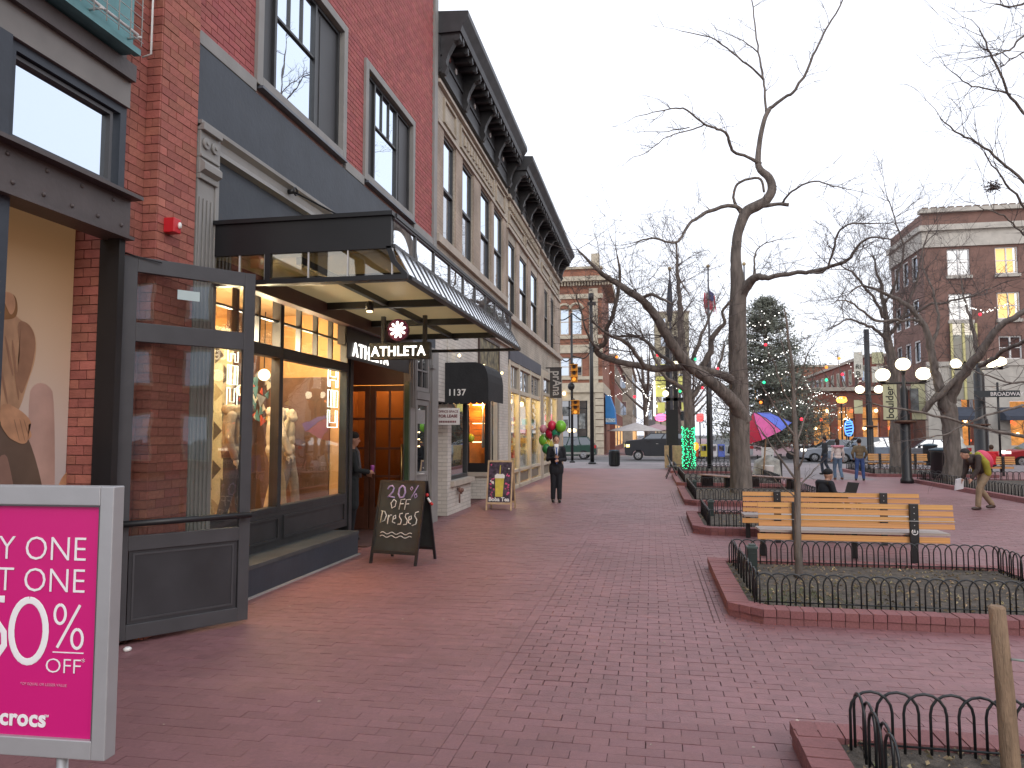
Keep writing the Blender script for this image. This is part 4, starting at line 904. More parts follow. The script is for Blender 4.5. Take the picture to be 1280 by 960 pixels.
# little toy duck-like clip on its side (red and white marker hung on the edge)
mk_ = thing('marker_clip', 'small red and white marker hanging from the edge of the chalkboard', 'marker', (-2.98, 9.7, .8))
MB().tube([(-2.99, 9.68, .86), (-2.95, 9.68, .80)], .016, 6).build('marker_body', WHITE, mk_); MB().tube([(-2.95, 9.68, .80), (-2.92, 9.68, .765)], .018, 6).ball((-3.0, 9.68, .90), .025).build('marker_cap', mat('marker_red', (.5, .02, .02), .4, .1, 4), mk_)
bo = aframe('drink_sign', 'wooden A-frame poster for boba tea with a tall yellow drink', -3.425, 16.5, .60, 1.12, 0, WOODP, mat('poster_dark', (.05, .03, .05), .5, .9, 14), .55)
def bp2(u, v, o=-.010): return Vector((-3.425+u, 16.5+.255*v+o, 1.12*v))
def pr2(nm, pts, m, o=-.010): MB().prism([bp2(u, v, o) for u, v in pts], (0, -.002, 0)).build(nm, m, bo)
pr2('printed_glass', [(-.09, .27), (.08, .27), (.10, .66), (-.11, .66)], mat('print_yellow', (.58, .45, .06), .5, .2, 9))
pr2('printed_foam', [(-.12, .64), (.11, .64), (.11, .70), (.07, .73), (.0, .72), (-.07, .735), (-.12, .70)], mat('print_white', (.75, .72, .66), .5, .1, 9), -.013)
pr2('printed_straw', [(-.015, .72), (.01, .72), (.012, .90), (-.01, .90)], mat('print_yellow', (.58, .45, .06), .5, .2, 9), -.012)
pk = mat('print_pink', (.6, .08, .2), .5, .3, 9); wt = mat('print_white', (.75, .72, .66), .5, .1, 9)
for k in range(26):
    u = random.choice((-1, 1))*random.uniform(.13, .22); v = random.uniform(.22, .92); s = random.uniform(.018, .04)
    pr2('printed_flower', [(u+s*math.cos(a)*random.uniform(.5, 1), v+s*math.sin(a)*random.uniform(.4, .8)) for a in (0, 1, 2, 3, 4, 5)], pk if v < .5 or k % 3 else wt, -.011-.0001*k)
text('lettering', 'Boba Tea', .125, WHITE, bo, bp2(0, .185, -.022), (1, 0, 0), (0, .22, 1), ext=.001, offset=.004)
# ------------------------------------------------------------------ foreground sale sign
cr_ = thing('sale_sign', 'magenta sale poster in a grey metal frame on posts, near left corner', 'sign', (-1.77, 1.97, 0))
a0 = Vector((-1.560, 1.985, 0)); a1 = Vector((-1.97, 1.965, 0)); sd_ = (a0-a1).normalized(); sn = Vector((sd_.y, -sd_.x, 0))
def spt(u, z, o=0): return a0+sd_*u+sn*o+Vector((0, 0, z))           # u runs left (negative) from the right edge
Mx = Matrix(((sd_.x, sn.x, 0, 0), (sd_.y, sn.y, 0, 0), (0, 0, 1, 0), (0, 0, 0, 1)))
def sbox(u0, u1, z0, z1, o0, o1):
    return MB().obox(Matrix.Translation(spt((u0+u1)/2, (z0+z1)/2, (o0+o1)/2)) @ Mx, abs(u1-u0), abs(o1-o0), z1-z0)
ALU = mat('brushed_aluminium', (.42, .42, .43), .42, .08, 4, metal=.35, bump=.05)
SW, ST, SB = .70, 1.563, .762
for nm, q in (('frame_side', (-.075, -.030, SB, ST)), ('frame_side', (-SW+.03, -SW+.075, SB, ST)), ('frame_rail', (-SW+.075, -.075, SB, SB+.055)), ('frame_rail', (-SW+.075, -.075, ST-.058, ST))):
    sbox(*q, -.035, .014).build(nm, ALU, cr_, bevel=.003)
sbox(-SW+.07, -.07, SB+.05, ST-.05, -.03, .0).build('poster_panel', mat('magenta_print', (.62, .01, .19), .35, .03, 2), cr_)
sbox(-.079, -.071, SB+.05, ST-.05, .0, .012).build('frame_lip', mat('lip_dark', (.08, .07, .08), .5, .1, 3), cr_)
sbox(-SW+.07, -.07, ST-.062, ST-.055, .0, .012).build('frame_lip', mat('lip_dark', (.08, .07, .08), .5, .1, 3), cr_)
p_ = spt(-.2, .7); MB().tube([spt(-.185, 0, -.012), spt(-.185, SB, -.012)], .016, 10).build('post', ALU, cr_)
MB().tube([spt(-.51, 0, -.012), spt(-.51, SB, -.012)], .016, 10).build('post', ALU, cr_)
sbox(-.62, -.08, 0, .02, -.2, .2).build('base_plate', ALU, cr_)
PW = mat('poster_white', (.88, .86, .87), .4, .02, 3); PF = mat('poster_faint', (.72, .25, .42), .4, .02, 3)
uc = -.355
def tx(s, u, z, size, off=-.006, al='RIGHT', sp=1., xs=1., m=PW): return text('lettering', s, size, m, cr_, spt(u, z, .002), sd_, (0, 0, 1), ext=.0006, offset=off, align=al, space=sp, xs=xs)
tx('BUY ONE', -.120, 1.338, .104, -.0012, xs=.97); tx('GET ONE', -.120, 1.243, .104, -.0012, xs=.97)
# numerals drawn as tubes flattened on the poster so that they stay light and thin
def nstroke(pts, r, nm='numeral'):
    q_ = MB().tube([spt(u, z, .0015) for u, z in pts], r, 8)
    q_.v = [tuple(Vector(v)-sn*((Vector(v)-a0).dot(sn)-.0015)*.94) for v in q_.v]; q_.sm = [False]*len(q_.sm); q_.build(nm, PW, cr_)
def ell(cx_, cz, a, b, n=28): return [(cx_+a*math.sin(2*math.pi*k/n), cz+b*math.cos(2*math.pi*k/n)) for k in range(n+1)]
nstroke(ell(-.306, 1.125, .058, .092), .0105)
nstroke([(-.391, 1.217), (-.481, 1.217), (-.488, 1.137), (-.456, 1.157), (-.416, 1.150), (-.389, 1.118), (-.386, 1.08), (-.411, 1.045), (-.446, 1.033), (-.486, 1.048)], .0105)
nstroke(ell(-.202, 1.178, .018, .028, 18), .0045, 'percent_ring'); nstroke(ell(-.143, 1.107, .018, .028, 18), .0045, 'percent_ring'); nstroke([(-.137, 1.207), (-.208, 1.079)], .0045, 'percent_bar')
sbox(-.222, -.120, 1.064, 1.067, .0, .002).build('rule', PW, cr_)
tx('OFF', -.124, 1.005, .062, -.0008, xs=1.12); tx('*', -.113, 1.03, .03, -.0004)
tx('*OF EQUAL OR LESSER VALUE', -.17, .965, .0115, 0, m=PF)
tx('crocs', -.234, .846, .068, .0022, sp=1.04); tx('™', -.224, .868, .018, 0)

# ------------------------------------------------------------------ planters with hooped fences
HR = .0075
def hoop_mesh(wd, h, r, seg=6):
    mb = MB(); pts = [(-wd/2, 0, 0), (-wd/2, 0, h-wd/2)]
    for k in range(1, 8): a = math.pi*k/8; pts.append((-wd/2*math.cos(a), 0, h-wd/2+wd/2*math.sin(a)))
    pts += [(wd/2, 0, h-wd/2), (wd/2, 0, 0)]
    mb.tube(pts, r, seg); me = bpy.data.meshes.new('hoop'); me.from_pydata(mb.v, [], mb.f); me.polygons.foreach_set('use_smooth', mb.sm); me.materials.append(IRON); return me
HM = hoop_mesh(.20, .30, HR); HMF = hoop_mesh(.24, .30, .011, 4)
HC = 0
def fence_run(parent, p, q, far=False, z=.13):
    d = Vector((q[0]-p[0], q[1]-p[1], 0)); L = d.length; n = max(2, round(L/(.125 if not far else .19))); a = math.atan2(d.y, d.x); off = WL[parent.name][0]
    for k in range(n):
        c = Vector((p[0], p[1], z))+d*((k+.5)/n)
        if not seen(c, 60): continue
        nv = Vector((-math.sin(a), math.cos(a), 0))*(.006 if k % 2 else -.006)
        o = bpy.data.objects.new('hoop', HMF if far else HM); col.objects.link(o); o.parent = parent; o.location = c+nv-off; o.rotation_euler = (random.uniform(-.02, .02), 0, a)
def planter(px, rect, inset, labels, far=False, bricks=True, h=.13, grass=False, chamfer=.28):
    x0, x1, y0, y1 = rect; c = chamfer
    t = thing('planter', labels[0], 'planter', ((x0+x1)/2, (y0+y1)/2, 0), 'brick edged planters on the mall')
    out = [(x0, y1), (x0, y0+c), (x0+c, y0), (x1, y0), (x1, y1)]
    w_ = inset-.05; inn = [(x0+w_, y1-w_), (x0+w_, y0+max(c, w_)+.02), (x0+max(c, w_)+.02, y0+w_), (x1-w_, y0+w_), (x1-w_, y1-w_)]
    M_ = MB()                                               # kerb wall core ring
    n = len(out)
    for i in range(n):
        j = (i+1) % n; A_, B_, C_, D_ = out[i], out[j], inn[j], inn[i]
        def sh(p, q, s): return (p[0]+(q[0]-p[0])*s, p[1]+(q[1]-p[1])*s)
        e = .01
        a2, b2 = sh(A_, D_, e/w_*1.2), sh(B_, C_, e/w_*1.2)
        M_.add([(*a2, -.02), (*b2, -.02), (*C_, -.02), (*D_, -.02), (*a2, h-.008), (*b2, h-.008), (*C_, h-.008), (*D_, h-.008)], [(4, 5, 6, 7), (0, 1, 5, 4), (2, 3, 7, 6), (1, 2, 6, 5), (3, 0, 4, 7)])
    M_.build('kerb_core', PAVB if bricks else CURB, t)
    MB().add([(*p, h-.03) for p in inn], [list(range(n))]).build('soil', SOIL, t)
    sb = MB()
    if bricks or not far:
        for _ in range(900 if bricks and y0 < 10 else 200):
            x = random.uniform(x0+w_, x1-w_); y = random.uniform(y0+w_, y1-w_); s = random.uniform(.008, .028)
            if not seen((x, y, .1)): continue
            a = random.uniform(0, 6.28); zz = h-.025
            sb.add([(x+s*math.cos(a), y+s*math.sin(a), zz), (x-s*math.sin(a)*.6, y+s*math.cos(a)*.6, zz+s*.6), (x-s*math.cos(a), y-s*math.sin(a), zz+s*.2), (x, y, zz+s)], [(0, 1, 2), (0, 2, 3), (1, 2, 3), (0, 1, 3)])
        if sb.v: sb.build('fallen_leaves', mat('leaf_mulch', (.22, .17, .10), .9, .6, 3, rnd=.6), t, kind='stuff')
        if y0 < 10:
            gb = MB()
            for _ in range(500):
                x = random.gauss(x0+.75, .35); y = random.gauss(y0+.75, .3)
                if not (x0+w_ < x < x1-w_ and y0+w_ < y < y1-w_): continue
                a = random.uniform(0, 6.28); q = random.uniform(.02, .05)
                gb.add([(x, y, h-.03), (x+.004, y, h-.03), (x+q*math.cos(a), y+q*math.sin(a), h-.03+q)], [(0, 1, 2)])
            gb.build('sprouting_weeds', mat('weed_green', (.10, .13, .03), .8, .4, 9, rnd=.4), t, kind='stuff')
    if bricks:
        for i in range(n):
            j = (i+1) % n; A_, B_ = Vector(out[i]), Vector(out[j]); d = B_-A_; L = d.length; m = max(1, round(L/.118)); a = math.atan2(d.y, d.x)
            nn_ = Vector((-d.y, d.x)).normalized()
            ctr = Vector(((x0+x1)/2, (y0+y1)/2))
            if (ctr-A_).dot(nn_) < 0: nn_ = -nn_
            for k in range(m):
                p = A_+d*((k+.5)/m)+nn_*(w_/2)
                if seen((p.x, p.y, h), 40): piece('kerb_brick', CURB, (p.x, p.y, h-.032+random.uniform(-.004, .003)), (L/m-.008, w_+.012, .066), t, rz=a+random.uniform(-.01, .01), rx=random.uniform(-.015, .015))
                m2 = p-nn_*(w_/2-.028)
                if seen((m2.x, m2.y, h), 40) and i in (0, 1, 2): piece('base_brick', CURB, (m2.x, m2.y, h/2-.042), (L/m-.006, .045, .075), t, rz=a)
    f = thing('hoop_fence', labels[1], 'fence', ((x0+x1)/2, (y0+y1)/2, h), 'low hooped iron fences round the planters')
    q = inset+.04; X0, X1, Y0, Y1 = x0+q, x1-q, y0+q, y1-q
    fence_run(f, (X0, Y0), (X1, Y0), far, h-.02); fence_run(f, (X1, Y0), (X1, Y1), far, h-.02); fence_run(f, (X1, Y1), (X0, Y1), far, h-.02); fence_run(f, (X0, Y1), (X0, Y0), far, h-.02)
    rl = MB()
    for A_, B_ in (((X0, Y0), (X1, Y0)), ((X1, Y0), (X1, Y1)), ((X1, Y1), (X0, Y1)), ((X0, Y1), (X0, Y0))): rl.tube([(*A_, h+.015), (*B_, h+.015)], .006, 4)
    rl.build('bottom_rail', IRON, f)
    return t, f
planter(0, (.74, 3.6, 2.3, 4.42), .24, ('brick edged planter at the bottom right with the leaning timber stake', 'near low hooped iron fence beside the timber stake, cut by the picture edge'))
planter(1, (.70, 4.24, 7.12, 9.98), .24, ('large brick kerbed bed of bare soil with the thin sapling', 'low hooped iron fence round the sapling bed in front of the two long benches'))
planter(2, (.70, 4.2, 13.1, 15.9), .24, ('brick edged bed just behind the second long bench', 'hooped iron fence just behind the second long bench'))
planter(3, (.78, 4.3, 18.4, 23.6), .24, ('brick edged bed at the foot of the large leaning tree', 'hooped iron fence round the foot of the large leaning tree'))
planter(4, (.8, 4.4, 25.2, 31.5), .24, ('brick edged bed farther up the walk behind the large tree', 'hooped iron fence behind the large tree, before the green lit trunk'), far=True, bricks=False)
planter(5, (.8, 4.4, 33.2, 38.5), .24, ('brick edged bed holding the trunk wrapped in green lights', 'hooped iron fence round the green lit trunk'), far=True, bricks=False)
planter(6, (9.15, 15.5, 19.0, 29.2), .24, ('big brick edged bed on the right with the forked tree', 'hooped iron fence round the forked tree bed behind the stooping walker'), far=True, bricks=False)
planter(7, (8.7, 13.5, 32.3, 37.2), .24, ('brick edged bed behind the triple globe lamp', 'hooped iron fence behind the triple globe lamp'), far=True, bricks=False)
# drain strip / slab joints beside the planters (a rim of bricks on edge lying flush, with open joints)
for i_, (ya, yb) in enumerate(((7.1, 10.45), (13.0, 16.0), (18.3, 23.6))):
    e = MB()
    for q in (.60, .545): e.box(q-.004, q+.004, ya, yb, -.01, .0035)
    e.build('joint_strip', PAVB, pave)
def pbox(name, lb, x, y):                       # dark green in-ground lighting box / bollard at planter corner
    t = thing(name, lb, 'power post', (x, y, .1)); GB = mat('post_green', (.018, .03, .028), .45, .2, 6)
    MB().box(x-.055, x+.055, y-.055, y+.055, .1, .37).build('post_body', GB, t, bevel=.006)
    MB().box(x-.065, x+.065, y-.065, y+.065, .37, .395).box(x-.04, x+.04, y-.04, y+.04, .395, .42).build('post_cap', mat('post_cap', (.05, .075, .07), .45, .2, 6), t, bevel=.004)
    MB().box(x-.035, x+.035, y-.062, y-.055, .18, .32).build('socket_cover', GB, t)
pbox('power_post', 'dark green outlet post inside the near left corner of the sapling bed fence', 1.16, 9.25)
pbox('power_post', 'dark outlet post at the left corner of the bed behind the second bench', 1.15, 15.3)
pbox('power_post', 'dark outlet post at the left corner of the bed under the large tree', 1.2, 21.8)
# timber stake
stk = thing('timber_stake', 'weathered round timber stake leaning inside the near planter', 'stake', (1.66, 4.0, 0))
tp = at(1246, 757, 4.0); bt = at(1266, 990, 4.0)
MB().tube([bt+(bt-tp)*.1, bt, bt*.5+tp*.5+Vector((.004, 0, 0)), tp-Vector((0, 0, .012)), tp], [.044, .043, .040, .036, .028], 14).build('stake_pole', mat('stake_wood', (.27, .18, .115), .85, .3, 9, bump=.7, stretch=(3, 3, .5)), stk)
MB().tube([tp*.72+bt*.28+Vector((.03, -.03, 0)), tp*.72+bt*.28+Vector((.1, -.03, -.006)), tp*.72+bt*.28+Vector((.3, -.02, -.03))], .006, 5).build('tie_wire', mat('tie_wire', (.25, .27, .24), .5, .1, 6), stk)

# ------------------------------------------------------------------ benches
WOODS = mat('weathered_seat_wood', (.42, .37, .34), .5, .25, 5, bump=.15, rnd=.15, stretch=(.25, 3, 3))
def bench(label, x0, x1, y, sgn=1, detail=True, z=.8, grp='long slatted timber benches'):
    t = thing('park_bench', label, 'bench', ((x0+x1)/2, y, 0), grp)
    off = 0; cx_ = (x0+x1)/2; L = x1-x0
    for k in range(4): piece('backrest_slat', WOOD, (cx_+random.uniform(-.004, .004), y-sgn*(.012*k), z-.037-k*.083), (L, .032, .066), t, rx=-sgn*.1)
    for k in range(6): piece('seat_slat', WOODS, (cx_, y+sgn*(.06+k*.078), .405-.001*k), (L-.05, .066, .030), t)
    piece('seat_edge_slat', WOOD, (cx_-.03, y-sgn*.01, .335), (L-.04, .03, .075), t)
    for u in (.20, .80):
        xx = x0+L*u
        MB().box(xx-.055, xx+.055, y-sgn*.075, y-sgn*.035, .30, z+.01).build('back_post', BLACK, t, bevel=.006)
        MB().box(xx-.04, xx+.04, y-sgn*.07, y-sgn*.02, 0, .31).box(xx-.04, xx+.04, y-sgn*.02, y+sgn*.5, .355, .395).build('leg', BLACK, t)
        if detail:
            bl_ = MB()
            for k in range(4): bl_.ball((xx, y-sgn*.076, z-.035-k*.078), .007, seg=6, rings=4)
            bl_.build('bolts', wr, t, kind='stuff')
    for u in (.05, .55):
        xx = x0+L*u; MB().box(xx-.035, xx+.035, y+sgn*.44, y+sgn*.49, 0, .39).build('leg', BLACK, t)
    return t
bch = bench('nearest long golden timber bench, behind the sapling bed', 1.42, 3.86, 10.62)
cxx = 1.42+2.44*.8
em_ = MB().tube([Vector((cxx+.035*math.cos(a), 10.54, .445+.035*math.sin(a))) for a in [2.2+k*.42 for k in range(12)]], .006, 5); em_.build('white_emblem', WHITE, bch)
MB().box(cxx-.02, cxx+.012, 10.538, 10.544, .44, .452).box(cxx-.006, cxx+.004, 10.538, 10.544, .445, .475).build('white_emblem', WHITE, bch)
MB().tube([(1.42, 10.535, .575), (3.86, 10.54, .59)], .004, 4).build('stretched_wire', wr, bch)
bench('second long timber bench, its top rail showing above the nearest bench', 1.44, 4.07, 12.5)
bench('timber bench far right behind the lamp post and thick trunk', 10.2, 12.8, 38.0, grp='far timber benches by the road')
bench('timber bench far right with the seated person in red', 12.5, 14.8, 34.0, grp='far timber benches by the road')
def flatbench(label, c, L, rz):
    t = thing('backless_bench', label, 'bench', c, rz=rz); W2_ = mat('weathered_slat', (.32, .22, .2), .7, .25, 6, rnd=.2)
    for k in range(5):
        o = piece('seat_slat', W2_, (0, 0, 0), (L, .07, .03), t); o.location = (0, -.18+k*.09, .43)
    for u in (-.38, .38): MB().box(L*u-.03, L*u+.03, -.2, .2, 0, .41).build('leg', BLACK, t, local=True)
flatbench('weathered backless slat bench left of the large trunk', (2.05, 24.0, 0), 1.6, R(-60)); flatbench('weathered backless slat bench right of the large trunk', (3.6, 23.6, 0), 1.9, R(-50))

# ------------------------------------------------------------------ trees
def jag(pts, n=4, amp=.04):
    """smooth a traced limb and give it small crooks"""
    P = [Vector(p[0]) for p in pts]; Rr = [p[1] for p in pts]; out = []; rr = []
    for i in range(len(P)-1):
        a = P[max(i-1, 0)]; b = P[i]; c = P[i+1]; d = P[min(i+2, len(P)-1)]
        for k in range(n):
            t = k/n; q = .5*((2*b)+(-a+c)*t+(2*a-5*b+4*c-d)*t*t+(-a+3*b-3*c+d)*t**3)
            s = amp*min(1, (c-b).length)
            out.append(q+Vector((random.uniform(-s, s), random.uniform(-s, s), random.uniform(-s, s)))); rr.append(Rr[i]*(1-t)+Rr[i+1]*t)
    out.append(P[-1]); rr.append(Rr[-1]); return out, rr
class Tree:
    def __init__(s): s.tr = MB(); s.br = MB(); s.tw = MB(); s.n = 0
    def twig(s, p, d, L, r, lvl):
        if s.n > s.cap: return
        s.n += 1
        n = 4; pts = [p]; dd_ = d.normalized(); q = p.copy()
        for k in range(n):
            dd_ = (dd_+Vector((random.gauss(0, .20), random.gauss(0, .20), random.gauss(.05, .16)))).normalized(); q = q+dd_*L/n; pts.append(q)
        s.tw.tube(pts, [r*(1-.7*k/n) for k in range(n+1)], 3, cap=False)
        if lvl > 0:
            for k in range(random.randint(2, 4)):
                j = random.randint(1, n); d2 = (dd_+Vector((random.gauss(0, .7), random.gauss(0, .7), random.gauss(0, .6)))).normalized()
                s.twig(pts[j], d2, L*random.uniform(.45, .75), r*.6, lvl-1)
    def limb(s, pts, tgt='br', seg=8, tw=0, twl=.8, lvl=2, amp=.05, twr=.010):
        tw = int(tw*s.more); amp *= s.calm
        o, rr = jag(pts, 4, amp); (s.tr if tgt == 'tr' else s.br).tube(o, rr, seg)
        for _ in range(tw):
            i = random.randint(max(1, len(o)//5), len(o)-1); a = o[i]-o[i-1]
            d = (a.normalized()*.6+Vector((random.gauss(0, .6), random.gauss(0, .6), random.gauss(.2, .55)))).normalized()
            s.twig(o[i], d, twl*random.uniform(.6, 1.3), min(twr, rr[i]*.6), lvl)
        if tw: s.twig(o[-1], o[-1]-o[-2], twl, min(twr, rr[-1]), lvl)
    def build(s, name, label, loc, group=None):
        t = thing(name, label, 'tree', loc, group)
        s.tr.build('trunk', BARK, t)
        if s.br.v: s.br.build('limbs', BARK, t)
        if s.tw.v: s.tw.build('twigs', TWIG, t, kind='stuff')
        return t
Tree.cap = 99999; Tree.more = 1.0; Tree.calm = 1.0
# the large leaning tree, surveyed limb by limb
YT = 21.5; pm = YT/920
TS = 1.0
def T(pts, y0=YT, y1=None):                 # [(px,py,width_px)], depth drifts from y0 to y1
    y1 = y0 if y1 is None else y1; n = len(pts); return [(at(a, b, y0+(y1-y0)*i/max(1, n-1)), w_*pm*TS/2) for i, (a, b, w_) in enumerate(pts)]
B = Tree(); TS = .60; B.more = 1.7; B.calm = .55
B.limb(T([(928, 640, 56), (927, 618, 44), (925, 560, 39), (924, 500, 38), (922, 440, 36), (922, 390, 34), (923, 359, 31), (920, 330, 22), (920, 312, 20), (923, 290, 19), (932, 266, 22), (945, 258, 22), (958, 250, 19), (965, 236, 18), (961, 222, 16), (948, 208, 13), (949, 180, 10), (955, 151, 9), (962, 136, 9)]), 'tr', 14, amp=.02)
B.limb(T([(962, 136, 8), (980, 122, 6.5), (995, 112, 6), (1013, 78, 5), (1026, 49, 4), (1040, 25, 3.5), (1058, -8, 2.5)], YT, 20.8), tw=7, twl=.9, lvl=1, amp=.06)
B.limb(T([(958, 140, 5), (956, 115, 4.5), (954, 96, 4.2), (948, 65, 3.5), (944, 30, 3), (938, -10, 2)], YT, 22), tw=5, twl=.8, lvl=1)
B.limb(T([(954, 98, 4.5), (935, 81, 3.8), (909, 60, 3), (888, 47, 2.5), (852, 39, 1.5)], YT, 20.5), tw=7, twl=.7, lvl=1)
B.limb(T([(948, 65, 3), (930, 52, 2), (909, 42, 1.5), (895, 36, 1)], YT, 22), tw=4, twl=.5, lvl=1)
B.limb(T([(950, 205, 9), (935, 196, 6), (917, 190, 6), (912, 178, 6), (907, 166, 5), (893, 160, 4.5), (880, 155, 4), (862, 140, 3.5), (850, 135, 3), (825, 139, 2), (794, 146, 1.2)], YT, 19.6), tw=12, twl=.7, lvl=1)
B.limb(T([(880, 156, 3), (860, 164, 2.5), (836, 170, 2), (812, 188, 1.6), (789, 198, 1)], 20.6, 19.4), tw=7, twl=.6, lvl=1)
B.limb(T([(862, 160, 2.2), (835, 164, 1.8), (800, 165, 1)], 20.4, 22), tw=5, twl=.6, lvl=1)
B.limb(T([(928, 268, 8), (919, 255, 6), (917, 244, 5), (922, 230, 5), (935, 224, 5), (951, 224, 5), (955, 240, 5)], YT, 21.2), tw=2, twl=.4, lvl=1)
B.limb(T([(926, 262, 9), (915, 257, 8), (888, 263, 7.5), (872, 272, 6.5), (860, 282, 6), (852, 296, 5), (845, 303, 5), (832, 302, 4), (820, 298, 4), (808, 299, 3), (794, 303, 2)], YT, 19.8), tw=14, twl=.9, lvl=2)
B.limb(T([(845, 303, 4), (847, 325, 3.5), (850, 348, 3), (862, 370, 2)], 20.6, 20.2), tw=7, twl=.8, lvl=1)
B.limb(T([(942, 257, 10), (958, 257, 9), (972, 255, 7), (986, 256, 8)], YT, 21.3), amp=.02)
B.limb(T([(978, 254, 5), (985, 244, 4), (998, 234, 3.5), (1018, 227, 3), (1040, 232, 2.4), (1062, 237, 1.5)], 21.4, 20), tw=9, twl=.7, lvl=1)
B.limb(T([(926, 370, 24), (936, 354, 20), (947, 346, 15), (961, 347, 10), (992, 341, 8), (1013, 340, 7.5), (1039, 333, 6.5), (1060, 325, 6), (1072, 308, 4.5), (1090, 296, 3.5), (1115, 300, 2)], YT, 19.4), tw=14, twl=1.0, lvl=2)
B.limb(T([(1013, 341, 4), (1032, 338, 4), (1042, 312, 4), (1048, 290, 3.5), (1065, 280, 3), (1100, 279, 2)], 20.4, 19), tw=10, twl=.8, lvl=2)
B.limb(T([(944, 350, 9), (943, 334, 4), (944, 318, 3), (953, 306, 2.4), (975, 299, 1.5)], YT, 21.8), tw=6, twl=.7, lvl=1)
B.limb(T([(930, 528, 34), (921, 508, 27), (908, 494, 26), (887, 476, 23), (859, 454, 21), (839, 428, 20), (820, 396, 17), (808, 380, 15), (797, 371, 14), (774, 356, 12), (754, 343, 9), (738, 328, 6), (722, 312, 3)], YT, 18.6), 'br', 12, tw=22, twl=1.1, lvl=2, amp=.03)
TS = .8
B.limb(T([(924, 480, 20), (908, 471, 13), (887, 464, 11), (855, 459, 11), (820, 461, 11), (804, 458, 10), (781, 454, 9), (762, 449, 9), (749, 443, 9), (746, 436, 7), (757, 428, 6.5), (758, 412, 6), (767, 392, 5.5), (773, 362, 5), (775, 340, 3.5), (771, 318, 2)], YT, 19), 'br', 10, tw=26, twl=1.2, lvl=2, amp=.025)
B.limb(T([(806, 458, 7), (797, 446, 6), (788, 433, 6), (775, 424, 5), (760, 418, 4), (740, 400, 2.5)], 20.2, 18.6), tw=12, twl=.9, lvl=2)
B.limb(T([(845, 458, 6), (822, 440, 5), (806, 425, 5), (790, 420, 4), (768, 421, 3)], 20.5, 22), tw=12, twl=.9, lvl=2)
B.limb(T([(749, 437, 4), (735, 420, 3), (728, 395, 2.2), (720, 370, 1.5)], 19.3, 18.5), tw=8, twl=.9, lvl=2)
B.limb(T([(875, 462, 10), (888, 440, 9), (889, 425, 8), (898, 412, 7), (906, 403, 5), (903, 390, 4), (912, 378, 4)], 21.2, 20.6), tw=8, twl=.6, lvl=1)
B.limb(T([(820, 398, 7), (803, 378, 5), (812, 368, 5), (826, 373, 4), (840, 380, 2.5)], 20, 19), tw=5, twl=.8, lvl=1)
for k in range(14):
    a, b = random.choice(((850, 455), (830, 420), (812, 390), (790, 440), (880, 470), (900, 485))); p = at(a, b, 20.4)
    B.twig(p, Vector((random.gauss(-.2, .7), random.gauss(0, .7), random.gauss(.3, .6))), 1.7, .02, 3)
for k in range(10):
    p = at(921, 500-k*14, 21.4); B.twig(p, Vector((random.gauss(0, .7), random.gauss(-.2, .7), random.gauss(.3, .4))), .9, .01, 2)
B.build('large_tree', 'large bare tree with a bent trunk and two long limbs reaching left over the walk', (2.5, 21.5, 0))
# bare tree with the green lit trunk
pm = 36/920; G2 = Tree(); TS = .85
g0 = [(861, 592, 15), (861, 560, 14), (860, 520, 13), (859, 485, 13), (855, 450, 11), (852, 419, 10), (850, 392, 8), (849, 365, 6), (847, 340, 5), (846, 318, 3)]
G2.limb(T(g0, 36), 'tr', 10, tw=30, twl=2., lvl=3, twr=.02)
G2.limb(T([(859, 490, 9), (845, 480, 6), (830, 470, 5), (815, 440, 4), (800, 410, 2)], 36, 35), tw=18, twl=1.8, lvl=2, twr=.02)
G2.limb(T([(858, 470, 8), (870, 440, 6), (880, 410, 4), (895, 380, 2)], 36, 37), tw=18, twl=1.8, lvl=2, twr=.02)
G2.limb(T([(859, 500, 8), (880, 480, 6), (900, 455, 4), (905, 430, 2)], 36, 36), tw=14, twl=1.6, lvl=2, twr=.02)
G2.build('bare_tree', 'bare tree whose lower trunk is wrapped in glowing green lights', (1.8, 36, 0))
gl_ = thing('trunk_lights', 'bright green string lights wound thickly round a tree trunk', 'string lights', (1.8, 36, .1))
GE = emis('green_bulb', (.05, 1, .42), 2.0); gb = MB()
for k in range(430):
    a = k*.55+random.uniform(-.3, .3); z = .1+k*.0046+random.uniform(-.04, .04); r = .29+.03*math.sin(k); c = at(861, 570, 36); gb.ball((c.x+r*math.cos(a), 36+r*math.sin(a), z), .021, seg=5, rings=3)
gb.build('bulbs', GE, gl_, kind='stuff')
wrp = MB(); c = at(861, 570, 36); wrp.tube([(c.x+.29*math.cos(k*.55), 36+.29*math.sin(k*.55), .1+k*.0038) for k in range(520)], .008, 3, cap=False); wrp.build('cable', mat('cable_green', (.01, .06, .03), .6, .1, 4), gl_)
# forked tree right
pm = 28/920; Q = Tree(); TS = .56
Q.limb(T([(1191, 612, 42), (1190, 600, 36), (1190, 560, 33), (1188, 530, 32), (1184, 508, 34), (1178, 490, 22), (1170, 470, 17), (1165, 440, 14), (1158, 412, 12), (1150, 400, 11), (1138, 385, 10), (1127, 377, 9), (1110, 368, 7), (1095, 362, 6), (1077, 357, 4), (1060, 368, 2)], 28), 'tr', 12, tw=30, twl=1.6, lvl=2, twr=.014)
Q.limb(T([(1186, 506, 24), (1195, 482, 20), (1210, 460, 18), (1222, 445, 17), (1236, 425, 14), (1252, 405, 12), (1282, 388, 10), (1310, 370, 8)], 28, 26), 'br', 10, tw=18, twl=1.6, lvl=2, twr=.014)
Q.limb(T([(1175, 490, 15), (1155, 515, 9), (1162, 505, 11), (1190, 478, 12), (1210, 462, 12)], 28, 27.5), tw=3, twl=.8, lvl=1)
